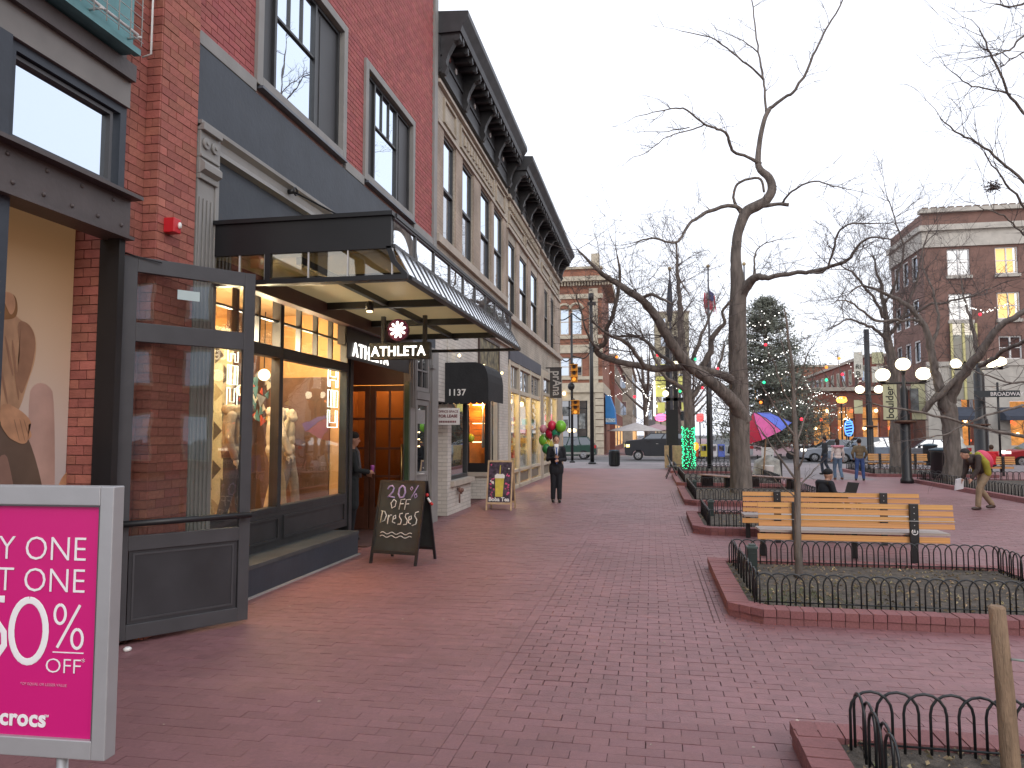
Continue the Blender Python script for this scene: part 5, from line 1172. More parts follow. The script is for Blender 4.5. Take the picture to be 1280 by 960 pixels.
Q.limb(T([(1225, 458, 10), (1245, 446, 8), (1262, 435, 8), (1285, 425, 7)], 27, 25), tw=8, twl=1.2, lvl=2)
Q.limb(T([(1222, 445, 10), (1218, 420, 8), (1212, 395, 6), (1205, 370, 4), (1200, 345, 3)], 27.5, 28), tw=16, twl=1.4, lvl=2)
Q.limb(T([(1165, 440, 8), (1172, 410, 6), (1170, 380, 5), (1160, 350, 4), (1150, 320, 2)], 28, 29), tw=16, twl=1.5, lvl=2)
Q.limb(T([(1150, 400, 7), (1128, 400, 5), (1100, 402, 5), (1080, 390, 4), (1058, 375, 3), (1040, 380, 1.5)], 28, 26), tw=16, twl=1.3, lvl=2)
Q.build('forked_tree', 'bare forked tree rising from the big planter on the right', (11.3, 28, 0))
pm = 34.5/920; Q = Tree(); TS = .52
Q.limb(T([(1121, 596, 34), (1120, 560, 28), (1119, 500, 26), (1115, 450, 22), (1110, 425, 18), (1108, 400, 12), (1104, 375, 9), (1100, 350, 6), (1090, 320, 3)], 34.5), 'tr', 10, tw=30, twl=2.2, lvl=3, twr=.018)
for l in ([(1112, 430, 9), (1098, 415, 7), (1080, 405, 6), (1060, 400, 4), (1040, 410, 2)], [(1110, 420, 9), (1125, 400, 7), (1140, 370, 5), (1150, 330, 4), (1160, 292, 2)], [(1107, 400, 7), (1090, 370, 6), (1070, 345, 5), (1050, 330, 2)], [(1105, 380, 6), (1120, 350, 5), (1130, 315, 4), (1120, 280, 3), (1110, 250, 2)], [(1108, 405, 7), (1135, 395, 6), (1165, 380, 5), (1200, 375, 4), (1240, 360, 2)]):
    Q.limb(T(l, 34.5, 33), tw=16, twl=1.9, lvl=3, twr=.018)
Q.build('bare_tree', 'thick trunked bare tree directly behind the triple globe lamp', (11.6, 34.5, 0))
# tree standing just outside the frame, its boughs reaching in
pm = 12/920; Q = Tree(); TS = .8
Q.limb([(Vector((9.6, 11.5, 0)), .2), (Vector((9.5, 11.6, 2)), .17), (Vector((9.3, 11.8, 4.2)), .13), (Vector((9.2, 12, 6.5)), .09)], 'tr', 10)
for l in ([(1330, 560, 7), (1280, 546, 5), (1236, 536, 4), (1194, 525, 3.5), (1142, 515, 3), (1090, 504, 1.6)], [(1280, 505, 4), (1250, 515, 3), (1215, 527, 2.5), (1180, 543, 2), (1150, 548, 1.2)], [(1300, 250, 5), (1280, 227, 4), (1250, 200, 3.5), (1225, 180, 3), (1200, 168, 2.4), (1176, 148, 1.4)],
          [(1310, 170, 5), (1279, 140, 4), (1260, 115, 3.5), (1247, 85, 3), (1235, 60, 2.4), (1224, 35, 1.4)], [(1262, 118, 2.6), (1235, 111, 2.2), (1210, 105, 1.8), (1190, 90, 1.2)], [(1310, 30, 4), (1280, 45, 3.2), (1262, 62, 2.5), (1240, 70, 1.5)], [(1300, -5, 4), (1270, 8, 3), (1245, 5, 2)], [(1290, 270, 3.5), (1262, 235, 3), (1245, 212, 2), (1230, 190, 1.2)], [(1290, 300, 3), (1275, 290, 2.5), (1255, 270, 2), (1230, 262, 1.2)], [(1300, 60, 3), (1275, 66, 2), (1250, 85, 1.5), (1225, 95, 1)], [(1300, 475, 4), (1265, 478, 2.6), (1235, 470, 2), (1215, 462, 1.2)]):
    Q.limb(T(l, 12, 11.4), tw=9, twl=.7, lvl=1, amp=.04, twr=.006)
Q.limb(T([(1330, 560, 7), (1400, 570, 14), (1460, 600, 18)], 12, 11.7)); Q.limb(T([(1300, 250, 6), (1380, 330, 12), (1470, 420, 18)], 12, 11.7)); Q.limb(T([(1310, 170, 6), (1390, 250, 10), (1470, 330, 15)], 12, 11.8)); Q.limb(T([(1310, 30, 5), (1400, 140, 9), (1465, 260, 14)], 12, 11.9))
Q.build('bare_tree', 'bare tree just outside the right edge whose thin twigs reach into the sky', (9.6, 11.5, 0))
bnst = thing('bird_nest', 'small dark nest of leaves caught in the twigs at the upper right', 'nest', at(1241, 234, 12))
c = at(1241, 234, 12); nb_ = MB()
for k in range(90):
    d = Vector((random.gauss(0, .04), random.gauss(0, .04), random.gauss(0, .035))); nb_.tube([c+d, c+d+Vector((random.gauss(0, .04), random.gauss(0, .04), random.gauss(0, .03)))], .006, 3, cap=False)
nb_.build('nest_twigs', mat('nest_brown', (.1, .07, .06), .9, .4, 20), bnst, kind='stuff')
# sapling
pm = 9.3/920; Q = Tree(); TS = .75
Q.limb(T([(999, 722, 12), (998, 700, 11), (997, 660, 10), (997, 620, 9.5), (996, 590, 9), (995, 560, 8), (993, 520, 7), (992, 487, 5.5), (991, 460, 5), (986, 430, 4), (983, 400, 3), (980, 385, 1.5)], 8.9), 'tr', 8, tw=0, amp=.012)
for l in ([(996, 600, 4), (984, 585, 3.2), (968, 563, 2.6), (955, 543, 2), (945, 530, 1.2)], [(994, 545, 4), (975, 520, 3), (962, 497, 2.4), (950, 480, 1.4)], [(995, 592, 3.6), (1003, 575, 2.8), (1006, 555, 2.2), (1012, 530, 1.4)], [(995, 555, 3.4), (1003, 530, 2.8), (1012, 505, 2), (1016, 480, 1.2)], [(993, 515, 3), (978, 485, 2.2), (968, 455, 1.6), (960, 440, 1)], [(992, 495, 3), (1002, 470, 2.2), (1008, 445, 1.5), (1018, 430, 1)], [(996, 610, 3), (1010, 596, 2), (1024, 580, 1.2)], [(995, 570, 3.4), (980, 560, 2.4), (962, 530, 1.6), (940, 512, 1)], [(992, 475, 2.5), (984, 450, 2), (976, 425, 1.2)], [(996, 625, 2.4), (978, 607, 1.8), (958, 590, 1)]):
    Q.limb(T(l, 8.9, 8.9+random.uniform(-.5, .5)), tw=3, twl=.22, lvl=1, amp=.03, twr=.003)
Q.build('sapling', 'thin bare sapling growing in the soil bed before the benches', (1.7, 8.9, .1))
# far bare trees
def randtree(x, y, h, name, label, grp=None, n=7, seed=0, cap=1400):
    random.seed(seed); Q = Tree(); Q.cap = cap; base = Vector((x, y, 0)); lean = Vector((random.gauss(0, .05), 0, 1))
    Q.limb([(base, h*.028), (base+lean*h*.3, h*.022), (base+lean*h*.55, h*.015), (base+lean*h*.8, h*.008)], 'tr', 7, tw=10, twl=h*.16, lvl=3, twr=h*.0022)
    for k in range(n):
        a = 2*math.pi*k/n+random.random(); z0 = h*random.uniform(.28, .5); s = h*random.uniform(.22, .34); p = base+Vector((0, 0, z0))
        Q.limb([(p, h*.012), (p+Vector((math.cos(a)*s*.5, math.sin(a)*s*.5, s*.45)), h*.008), (p+Vector((math.cos(a)*s, math.sin(a)*s, s*1.1)), h*.004), (p+Vector((math.cos(a)*s*1.2, math.sin(a)*s*1.2, s*1.7)), h*.002)], tw=12, twl=h*.15, lvl=3, twr=h*.0018)
    return Q.build(name, label, (x, y, 0), grp)
ft = 'far bare street trees along the mall beyond the road'
randtree(13.6, 72, 9.5, 'bare_tree', 'far bare tree right of the evergreen, hung with white lights', ft, seed=3)
randtree(18.0, 70, 9.5, 'bare_tree', 'far bare tree in front of the low brick row, left of the corner building', ft, seed=4)
randtree(-.3, 76, 12, 'bare_tree', 'far bare tree beyond the black car with blue lit twigs', ft, seed=5)
randtree(4.8, 90, 11, 'bare_tree', 'far bare tree between the flagpoles and the large trunk', ft, seed=6)
randtree(15.5, 96, 12, 'bare_tree', 'farthest bare tree behind the strings of lights on the right', ft, seed=7)
randtree(2.6, 68, 9, 'bare_tree', 'far bare tree just right of the far umbrella', ft, seed=9)
random.seed(11)
# evergreen
ev = thing('evergreen_tree', 'tall dark evergreen strung with white lights behind the large bare trunk', 'tree', (8.6, 60, 0))
ex, ey, eh = 8.9, 60, 12.2
MB().tube([(ex, ey, 0), (ex, ey, 6), (ex, ey, eh)], [.35, .25, .05], 8).build('trunk', BARK, ev)
nd = MB(); lbm = MB()
for k in range(520):
    z = eh*(.10+.9*random.random()**1.15); f_ = 1-z/eh; Rm = 5.7*(f_**.52)*random.uniform(.62, 1.12)*(1+.16*math.sin(z*2.3)); a = random.uniform(0, 6.283)
    tip = Vector((ex+Rm*math.cos(a), ey+Rm*math.sin(a), z+random.uniform(-.2, .35))); root = Vector((ex, ey, z-.15*Rm)); lbm.tube([root, tip], [.035, .012], 3, cap=False)
    for j in range(46):
        t = random.uniform(.3, 1.05); c = root.lerp(tip, t)+Vector((random.gauss(0, .22), random.gauss(0, .22), random.gauss(0, .16))); d = Vector((random.gauss(0, 1), random.gauss(0, 1), random.gauss(.5, .8))).normalized(); s = random.uniform(.10, .24); q = d.orthogonal().normalized()*s*.28
        nd.add([c-q, c+q, c+d*s*1.5], [(0, 1, 2)])
lbm.build('boughs', BARK, ev, kind='stuff')
nd.build('needles', mat('needles', (.13, .14, .11), .85, .35, 1.2, rnd=.45), ev, kind='stuff')
el = thing('evergreen_lights', 'rows of small white lights draped across the dark evergreen', 'string lights', (ex, ey, 0)); lb = MB()
for rr_, (xa_, ya_, xb_, yb_) in enumerate(((935, 405, 968, 399), (934, 428, 980, 412), (940, 452, 1000, 432), (935, 470, 990, 462), (945, 495, 1020, 478), (960, 515, 1030, 490), (960, 442, 965, 440), (950, 390, 975, 392))):
    n = int(abs(xb_-xa_)/3.0)+2
    for k in range(n):
        t = k/n; x = xa_+(xb_-xa_)*t; y = ya_+(yb_-ya_)*t+3*math.sin(t*math.pi)
        if random.random() < .6: lb.ball(at(x+random.uniform(-1.5, 1.5), y+random.uniform(-2.5, 2.5), 55.8+random.uniform(-.3, .3)), .035+random.random()*.015, seg=5, rings=3)
lb.build('bulbs', BULB, el, kind='stuff')
# strings of white lights over the plaza and in the trees
def lstring(label, pts, Y, dens=2.4, r=.022, e=BULB, sag=3):
    c = at(pts[0][0], pts[0][1], Y); t = thing('light_string', label, 'string lights', c, 'strings of small white lights in the trees'); w__ = []; b_ = MB()
    for (a, b), (c_, d) in zip(pts, pts[1:]):
        L = math.hypot(c_-a, d-b); n = max(2, int(L/dens))
        for k in range(n):
            s = k/n; p = at(a+(c_-a)*s, b+(d-b)*s+sag*math.sin(s*math.pi), Y+.3*math.sin(s*5)); w__.append(p)
            if random.random() < .85: b_.ball(p+Vector((random.gauss(0, .02), random.gauss(0, .02), random.gauss(0, .03))), r, seg=5, rings=3)
    MB().tube(w__, r*.25, 3, cap=False).build('cable', BLACK, t); b_.build('bulbs', e, t, kind='stuff')
lstring('white light string zigzagging right of the sapling top', [(1005, 470), (1015, 490), (1025, 488), (1040, 492), (1055, 497)], 42)
lstring('lowest long white light string above the parked motorcycles', [(1010, 508), (1030, 515), (1055, 515), (1062, 522), (1046, 538)], 42)
lstring('white light string looping over the low brick row at right', [(1000, 500), (1030, 505), (1050, 503)], 43)
lstring('white light string between the far corner building and the leaning limb', [(757, 493), (775, 492), (790, 482)], 42)
lstring('white light string hanging under the long left limb', [(757, 460), (764, 466), (775, 470), (786, 480)], 40)
lstring('white light string drawn across behind the banner column', [(822, 483), (840, 482), (856, 483)], 37)
lstring('white light string draped in front of the brick corner building', [(1205, 378), (1222, 387), (1245, 385), (1262, 378)], 27.5)
lstring('blue white light string up the far tree beyond the black car', [(800, 480), (812, 500), (808, 520), (815, 480), (822, 510)], 70, r=.06)
lstring('white light string high in the trees left of the corner building', [(1045, 455), (1055, 447), (1062, 455), (1070, 470), (1078, 476)], 43)
# coloured ornaments
OC = {'red': (1, .03, .06), 'green': (.03, .75, .3), 'orange': (1, .25, .03), 'blue': (.2, .15, 1)}
for k, (x, y, c, Y_, lb_) in enumerate(((957, 431, 'red', 55.5, 'red ball light high on the evergreen'), (955, 478, 'green', 55.5, 'green ball light low on the evergreen'), (897, 461, 'red', 34, 'red ball light left of the large trunk'), (822, 444, 'red', 34, 'red ball light above the banner column'), (771, 446, 'orange', 33, 'amber ball light under the left limb near the corner building'), (793, 496, 'red', 34, 'red ball light below the long left limb'), (869, 449, 'green', 34, 'green ball light beside the lit trunk tree'), (850, 489, 'green', 34, 'green ball light in front of the banner column'), (951, 503, 'orange', 40, 'orange ball light above the coloured umbrella'), (1053, 468, 'red', 44, 'red ball light on the right before the brick row'), (1033, 475, 'green', 44, 'green ball light right of the evergreen'), (1049, 448, 'orange', 44, 'upper orange ball light on the right'), (1033, 459, 'orange', 44, 'smaller orange ball light on the right'), (1055, 497, 'orange', 42, 'orange ball light at the end of a light string'), (1225, 393, 'red', 27.5, 'red ball light before the corner building'), (878, 485, 'red', 34, 'faint red ball light left of the large trunk'), (1002, 524, 'red', 45, 'red light above the motorcycles'))):
    c0 = at(x, y, Y_); t = thing('ball_light', lb_, 'ornament', c0, 'coloured ball lights hanging in the trees'); rr_ = 1.8*Y_/920
    MB().ball(c0, rr_, seg=8, rings=6).build('globe', emis('ball_'+c, OC[c], 1.6), t); MB().tube([c0+Vector((0, 0, rr_)), c0+Vector((0, 0, rr_*3))], rr_*.12, 4).build('cord', BLACK, t)
# ------------------------------------------------------------------ lamps, poles, signals
BANG = mat('banner_green', (.52, .52, .33), .7, .12, 3); BAND = mat('banner_text', (.05, .05, .04), .7, .1, 3); BANW = mat('banner_pale', (.62, .62, .55), .7, .2, 8)
def lamp(label, x, y, zt, globes, banners=True, rb=.17, arm=.62, text_=None):
    t = thing('street_lamp', label, 'street lamp', (x, y, 0), 'black globe street lamps')
    MB().lathe((x, y, 0), [(rb*1.3, 0), (rb*1.3, .12), (rb, .2), (rb, 2.4), (rb*.75, 2.5), (rb*.75, zt-.5), (rb*.45, zt-.4), (rb*.3, zt)], 12).build('post', BLACK, t)
    ab = MB(); ab.tube([(x-arm*1.15, y, zt-.28), (x+arm*1.15, y, zt-.28)], .035, 8); ab.tube([(x-arm*1.15, y, zt-.28), (x-arm*1.4, y, zt-.2)], .02, 5); ab.tube([(x+arm*1.15, y, zt-.28), (x+arm*1.4, y, zt-.2)], .02, 5); ab.build('arm', BLACK, t)
    for gx, gz in globes:
        MB().lathe((x+gx, y, zt-.28), [(.03, 0), (.03, max(.05, gz-.16)), (.09, gz-.02+.0), (.11, gz+.06)], 8).build('globe_holder', BLACK, t)
        g_ = MB().ball((x+gx, y, zt-.28+gz+.28), .25, .25, .225, 14, 9).build('globe', GLOBE, t)
        MB().lathe((x+gx, y, zt-.28+gz+.50), [(.06, 0), (.02, .05)], 8).build('finial', BLACK, g_)
    if banners:
        for s in (-1, 1):
            x0 = x+s*.24; x1 = x+s*.70
            MB().box(min(x0, x1), max(x0, x1), y-.01, y+.01, 2.25, 3.55).build('banner', BANG, t)
            MB().tube([(x, y, 3.57), (x+s*.74, y, 3.57)], .018, 6).tube([(x, y, 2.23), (x+s*.74, y, 2.23)], .018, 6).build('banner_rod', BLACK, t)
        if text_: text('lettering', text_, .36, BAND, t, (x-.36, y-.015, 2.85), (0, 0, 1), (-1, 0, 0), ext=.002, offset=.006)
        MB().box(x+.2, x+.46, y-.06, y-.02, 2.5, 3.35).build('banner_photo', mat('banner_photo', (.12, .13, .13), .7, .8, 4), t)
    MB().lathe((x, y, 2.1), [(.2, 0), (.34, .02), (.40, .05), (.40, .10), (.2, .12)], 10).build('collar', mat('collar_brown', (.10, .05, .03), .6, .2, 4), t)
    return t
lamp('black street lamp with three glowing globes and two pale green banners', 8.86, 28.3, 3.82, [(-.68, .03), (0, .40), (.66, .05)], text_='boulder')
lamp('farther black street lamp with two glowing globes left of the three-globe lamp', 12.13, 44.5, 4.25, [(-.5, .0), (.5, .0)], banners=False, rb=.15, arm=.5)
t = thing('banner_post', 'tall black post with pale green banners behind the two-globe lamp', 'banner post', (12.8, 47.0, 0))
MB().tube([(12.75, 47, 0), (12.75, 47, 8.0)], .16, 8).build('post', BLACK, t)
for (a, b, c_, d), m_ in (((1068, 440, 1078, 472), BANW), ((1090, 440, 1104, 455), BANG), ((1090, 458, 1104, 478), BANW), ((1068, 500, 1078, 517), BANG)):
    p0 = at(a, d, 47); p1 = at(c_, b, 47); MB().box(p0.x, p1.x, 46.99, 47.03, p0.z, p1.z).build('banner', m_, t)
p0 = at(1068, 463, 46.9); text('lettering', 'B', .5, BAND, t, at(1073, 471, 46.95), (1, 0, 0), (0, 0, 1), ext=.005)
text('lettering', 'RI', .38, BAND, t, at(1073, 461, 46.95), (1, 0, 0), (0, 0, 1), ext=.005)
lamp('big dark street lamp with glowing globes behind the forked tree', 15.1, 37.8, 5.05, [(-.95, .0), (.55, .0), (.95, .05)], banners=False, rb=.30, arm=.9)
t = thing('street_sign', 'dark street name blades on a thin pole behind the forked tree', 'street sign', (15.8, 37.2, 0))
MB().tube([(15.62, 37.2, 0), (15.62, 37.2, 4.1)], .05, 6).build('pole', BLACK, t)
MB().box(14.6, 16.5, 37.1, 37.14, 3.42, 3.72).build('sign_blade', mat('sign_blade', (.03, .04, .045), .5, .1, 4), t)
text('lettering', 'BROADWAY', .24, WHITE, t, (15.95, 37.09, 3.48), (1, 0, 0), (0, 0, 1), ext=.002, offset=.004)
def pole(name, label, cat, x, y, h, r, m=BLACK, base=True, group=None):
    t = thing(name, label, cat, (x, y, 0), group); MB().tube([(x, y, 0), (x, y, h)], [r, r*.8], 10).build('pole', m, t)
    if base: MB().lathe((x, y, 0), [(r*2, 0), (r*2, .08), (r*1.2, .14)], 10).build('base', m, t)
    return t
t = pole('utility_pole', 'slim black pole on the pavement right of the traffic signal, before the corner building', 'pole', -3.38, 43, 9.8, .12)
MB().box(-3.75, -3.0, 42.9, 43.1, 0, .03).build('pad', CONC, t); MB().box(-3.6, -3.1, 42.95, 43.05, 9.3, 9.5).tube([(-3.38, 43, 9.6), (-3.38, 43, 10)], .16, 6).build('cap', BLACK, t)
pole('wooden_pole', 'thin pale wooden pole just behind the man in the suit', 'pole', -4.35, 36.5, 2.7, .05, WOODP, False)
t = pole('traffic_signal', 'black traffic signal post with two yellow signal heads and curved arms near the corner', 'traffic light', -4.75, 45, 9.2, .085)
YH = mat('signal_yellow', (.62, .26, .02), .5, .15, 5)
for (a, b, c_, d) in ((713, 478, 726, 455), (714, 518, 729, 500)):
    p0 = at(a, b, 44.7); p1 = at(c_, d, 44.7); w_ = (p1.x-p0.x)*.62; hd = thing and MB().box(p0.x+.05, p0.x+.05+w_, 44.5, 44.8, p0.z, p1.z).build('signal_head', YH, t, bevel=.03)
    hh = (p1.z-p0.z)/3
    for k in range(3):
        MB().box(p0.x+.0, p0.x+.10+w_, 44.25, 44.5, p0.z+hh*(k+.80), p0.z+hh*(k+.90)).build('visor', YH, hd)
        MB().tube([(p0.x+.05+w_/2, 44.49, p0.z+hh*(k+.5)), (p0.x+.05+w_/2, 44.46, p0.z+hh*(k+.5))], .11, 10).build('lens', mat('lens_dark', (.05, .03, .02), .3, .2, 4) if k else emis('lens_amber', (1, .4, .05), .7), hd)
    MB().tube([(-4.75, 45, p1.z+.1), (p0.x+.2, 44.7, p1.z+.05)], .04, 5).build('head_arm', BLACK, t)
for l in ([(716, 392, 0), (704, 400, 0), (692, 396, 0), (682, 382, 0), (678, 372, 0)], [(716, 392, 0), (728, 400, 0), (742, 395, 0)], [(716, 445, 0), (708, 452, 0), (700, 446, 0), (686, 432, 0), (665, 437, 0)], [(716, 445, 0), (730, 448, 0), (738, 440, 0)]):
    o_, r_ = jag([(at(a, b, 45), w_) for (a, b, c_), w_ in zip(l, [.04, .035, .03, .02, .015])], 4, 0); MB().tube(o_, r_, 6).build('arm', BLACK, t)
MB().ball(at(714, 483, 44.9), .22, .2, .25).build('controller', BLACK, t)
def flagpole(label, px, ytop, Y_, flag):
    p = at(px, ytop, Y_); t = thing('flagpole', label, 'flagpole', (p.x, Y_, 0), 'flagpoles behind the plaza trees')
    MB().tube([(p.x, Y_, 0), (p.x, Y_, p.z)], [.12, .05], 8).build('pole', mat('pole_grey', (.09, .09, .10), .5, .1, 3), t); MB().ball((p.x, Y_, p.z+.12), .13).build('finial', mat('finial_gold', (.4, .3, .15), .4, .1, 3), t)
    if flag == 'us':
        a = at(px-1, 362, Y_); b = at(px-1, 391, Y_); H_ = a.z-b.z; fl_ = []
        RD = mat('flag_red', (.45, .05, .08), .8, .1, 3); BL = mat('flag_blue', (.05, .06, .2), .8, .1, 3); WH = mat('flag_white', (.6, .55, .58), .8, .1, 3)
        for k in range(9):
            x0 = p.x-.28+k*.075; m_ = (RD, WH)[k % 2]; yy = Y_+.05*math.sin(k*1.4)
            MB().add([(x0, yy, a.z-.2-k*.03), (x0+.08, yy+.03, a.z-.15-k*.03), (x0+.12+k*.01, yy+.06, b.z+.2-abs(k-4)*.1), (x0-.06+k*.012, yy, b.z+.1+abs(k-5)*.12)], [(0, 1, 2, 3)]).build('stripe', m_, t)
        MB().add([(p.x-.0, Y_-.04, a.z), (p.x+.35, Y_-.04, a.z-.3), (p.x+.3, Y_-.06, a.z-.8), (p.x, Y_-.04, a.z-.7)], [(0, 1, 2, 3)]).build('canton', BL, t)
    elif flag == 'dark':
        a = at(px, 350, Y_); b = at(px, 402, Y_); MB().tube([a, a*.7+b*.3, a*.3+b*.7, b], [.08, .17, .22, .12], 7).build('furled_flag', mat('flag_furled', (.05, .055, .07), .9, .3, 3), t)
    return t
flagpole('flagpole with a limp red, white and blue flag, left of the large trunk', 885, 335, 50, 'us')
flagpole('flagpole with a dark furled flag above the banner column', 837, 338, 48, 'dark')
flagpole('thin flagpole whose tip shows beside the large trunk fork', 930, 332, 52, None)
pole('black_pole', 'thin straight black pole standing in the bed right of the green lit trunk', 'pole', 2.69, 36.2, 5.6, .10, BLACK, True)
# banner column by the crossing
bc = thing('banner_column', 'dark double column with lit yellow green banners and tan box planters at its foot', 'information column', (1.0, 40, 0))
def yb(a, b, c_, d, Y_, dy=.3):
    p0 = at(a, d, Y_); p1 = at(c_, b, Y_); return MB().box(p0.x, p1.x, Y_, Y_+dy, p0.z, p1.z)
yb(833.5, 420, 836.5, 575, 40, .12).build('post', BLACK, bc); yb(843, 420, 846, 575, 40, .12).build('post', BLACK, bc)
yb(833, 512, 847, 557, 39.9, .45).build('cabinet', BLACK, bc); yb(829, 497, 862, 501, 40).build('cross_arm', BLACK, bc)
LB = mat('banner_lit', (.62, .62, .22), .6, .15, 3, em=(.6, .6, .15), ems=.35)
for q in ((820, 470, 833, 496), (848, 470, 857, 490), (822, 503, 831, 516), (852, 503, 862, 513), (820, 455, 832, 464)): yb(*q, 40.1, .05).build('banner', LB, bc)
yb(817, 475, 819, 520, 40).build('light_tube', emis('light_tube', (1, .95, .7), 1.8), bc)
for q in ((831, 557, 836, 585), (841, 557, 852, 585)): yb(*q, 37.5, .5).build('box_planter', WOODP, bc)
for a, b in ((832, 492), (844, 455), (860, 481)): MB().ball(at(a, b, 39.6), .16).build('globe', GLOBE, bc)
t = thing('litter_bin', 'round black litter bin on the pavement before the crossing', 'bin', (-1.97, 40.2, 0)); MB().lathe((-1.97, 40.2, 0), [(.24, .02), (.28, .06), (.28, .72), (.30, .74), (.30, .8), (.2, .86)], 16).build('bin_body', BLACK, t)
for k in range(16): a = k*math.pi/8; piece('bin_slat', IRON, (-1.97+.29*math.cos(a), 40.2+.29*math.sin(a), .4), (.02, .07, .62), t, rz=a)
MB().lathe((-1.97, 40.2, .84), [(.30, 0), (.31, .03), (.05, .05)], 16).build('bin_lid', mat('bin_lid', (.05, .09, .12), .4, .1, 4), t)
for lb, x, y in (('dark litter bin beside the trunk behind the three-globe lamp', 10.9, 30.9), ('dark litter bin at the foot of the pale corner building', 15.2, 44.6)):
    t = thing('litter_bin', lb, 'bin', (x, y, 0)); MB().lathe((x, y, 0), [(.3, .02), (.36, .06), (.36, 1.0), (.38, 1.05), (.30, 1.15)], 12).build('bin_body', BLACK, t); MB().lathe((x, y, 1.1), [(.42, 0), (.42, .05), (.1, .12)], 12).build('bin_lid', mat('bin_lid', (.05, .09, .12), .4, .1, 4), t)
t = thing('lantern_bollard', 'dark bollard with a white lantern top between the planters on the right', 'bollard', (11.7, 31.2, 0)); MB().lathe((11.72, 31.2, 0), [(.12, 0), (.12, .85), (.16, .9)], 10).build('bollard_post', BLACK, t); MB().lathe((11.72, 31.2, .9), [(.12, 0), (.2, .1), (.2, .35), (.1, .5), (.12, .6), (.03, .75)], 10).build('lantern', mat('lantern_white', (.55, .6, .58), .4, .1, 3), t)
# wrapped furniture and white board by the road
t = thing('covered_stall', 'grey tarpaulin covered cart with a white tub beside the large trunk', 'cart', (4.3, 30, 0))
cv = MB(); P_ = [at(942, 600, 30), at(975, 600, 30)]
cv.add([(P_[0].x, 29.6, .05), (P_[1].x, 29.6, .05), (P_[1].x, 30.6, .05), (P_[0].x, 30.6, .05), (P_[0].x+.1, 29.7, .55), (P_[1].x-.05, 29.7, .75), (P_[1].x-.1, 30.4, .8), (P_[0].x+.1, 30.4, .7), (P_[0].x+.5, 29.95, .92), (P_[1].x-.35, 30.0, .90)],
       [(0, 1, 5, 4), (1, 2, 6, 5), (3, 0, 4, 7), (2, 3, 7, 6), (4, 5, 9, 8), (7, 8, 9, 6), (4, 8, 7), (5, 6, 9)], True); cv.build('tarpaulin', mat('tarp_grey', (.36, .36, .33), .6, .3, 4, bump=1), t)
MB().lathe((at(960, 598, 29.3).x, 29.3, 0), [(.2, 0), (.22, .5), (.24, .55)], 12).build('tub', WHITE, t)
t = thing('notice_board', 'white notice board on a stand beside the coloured umbrella', 'board', (at(960, 600, 31).x, 31, 0)); yb(952, 559, 967, 574, 31, .03).build('board', mat('board_white', (.6, .62, .62), .6, .15, 30), t); x_ = at(960, 600, 31).x
MB().box(x_-.4, x_-.36, 31, 31.04, 0, .9).box(x_+.14, x_+.18, 31, 31.04, 0, .9).build('stand_leg', BLACK, t)
MB().box(x_+.38, x_+.52, 30.8, 30.94, 0, .95).build('dark_post', BLACK, t)
# coloured umbrella
um = thing('market_umbrella', 'closed-angled patio umbrella in pink, blue and orange panels beside the large trunk', 'umbrella', (4.2, 29, 0))
ap = at(942, 515, 29)+Vector((0, .1, 0)); uc_ = at(958, 538, 29); cols = [(.6, .03, .08), (.7, .12, .35), (.10, .15, .6), (.06, .08, .35), (.55, .12, .02), (.12, .02, .10), (.5, .03, .2), (.10, .12, .5)]
nU = 8; ax = (ap-uc_).normalized(); e1 = Vector((0, 1, 0)).cross(ax).normalized(); e2 = ax.cross(e1)
ax = Vector((-.45, -.12, .88)).normalized(); e1 = Vector((0, 1, 0)).cross(ax).normalized(); e2 = ax.cross(e1); rim = [uc_-ax*.08+e1*.98*math.cos(2*math.pi*k/nU+.35)+e2*.98*math.sin(2*math.pi*k/nU+.35) for k in range(nU)]
for k in range(nU):
    a, b = rim[k], rim[(k+1) % nU]; qx = (a.x+b.x)/2-uc_.x; front = (a.y+b.y)/2 < uc_.y; ci = 0 if qx < -.3 else 1 if qx < .42 else 2 if qx < .85 else 3; ci = ci if front else (4, 6, 7, 5)[ci]; m1 = ap.lerp(a, .55)+ax*.16; m2 = ap.lerp(b, .55)+ax*.16
    MB().add([ap, m1, m2, a, b], [(0, 1, 2), (1, 3, 4, 2)], True).build('panel', mat('umbrella_%s' % 'abcdefgh'[ci], cols[ci], .6, .1, 3), um)
    MB().tube([ap, m1, a], .012, 4).build('rib', BLACK, um)
MB().tube([ap, uc_, (4.1, 29.1, 0)], .03, 6).build('pole', WOODP, um)
t = thing('patio_umbrella', 'wide flat pale patio umbrella far across the road before the dark car', 'umbrella', (0, 66, 0))
p = at(795, 534, 66); MB().lathe((p.x, 66, p.z-.35), [(2.6, 0), (2.5, .06), (1.2, .4), (.05, .75)], 10).build('canopy', mat('canvas_pale', (.45, .42, .4), .8, .1, 3), t); MB().tube([(p.x, 66, 0), (p.x, 66, p.z)], .04, 6).build('pole', BLACK, t)
t = thing('patio_umbrella', 'second pale patio umbrella just right of the first, with a pinkish canvas', 'umbrella', (2, 66, 0))
p = at(822, 533, 67); MB().lathe((p.x, 67, p.z-.35), [(1.9, 0), (1.8, .06), (1, .3), (.05, .6)], 10).build('canopy', mat('canvas_pink', (.45, .30, .32), .8, .1, 3), t); MB().tube([(p.x, 67, 0), (p.x, 67, p.z)], .04, 6).build('pole', BLACK, t)  # canvas has a pinkish base colour
t = thing('metal_chair', 'folded black metal chairs leaning by the first bed near the banner column', 'chair', (.85, 30, 0))
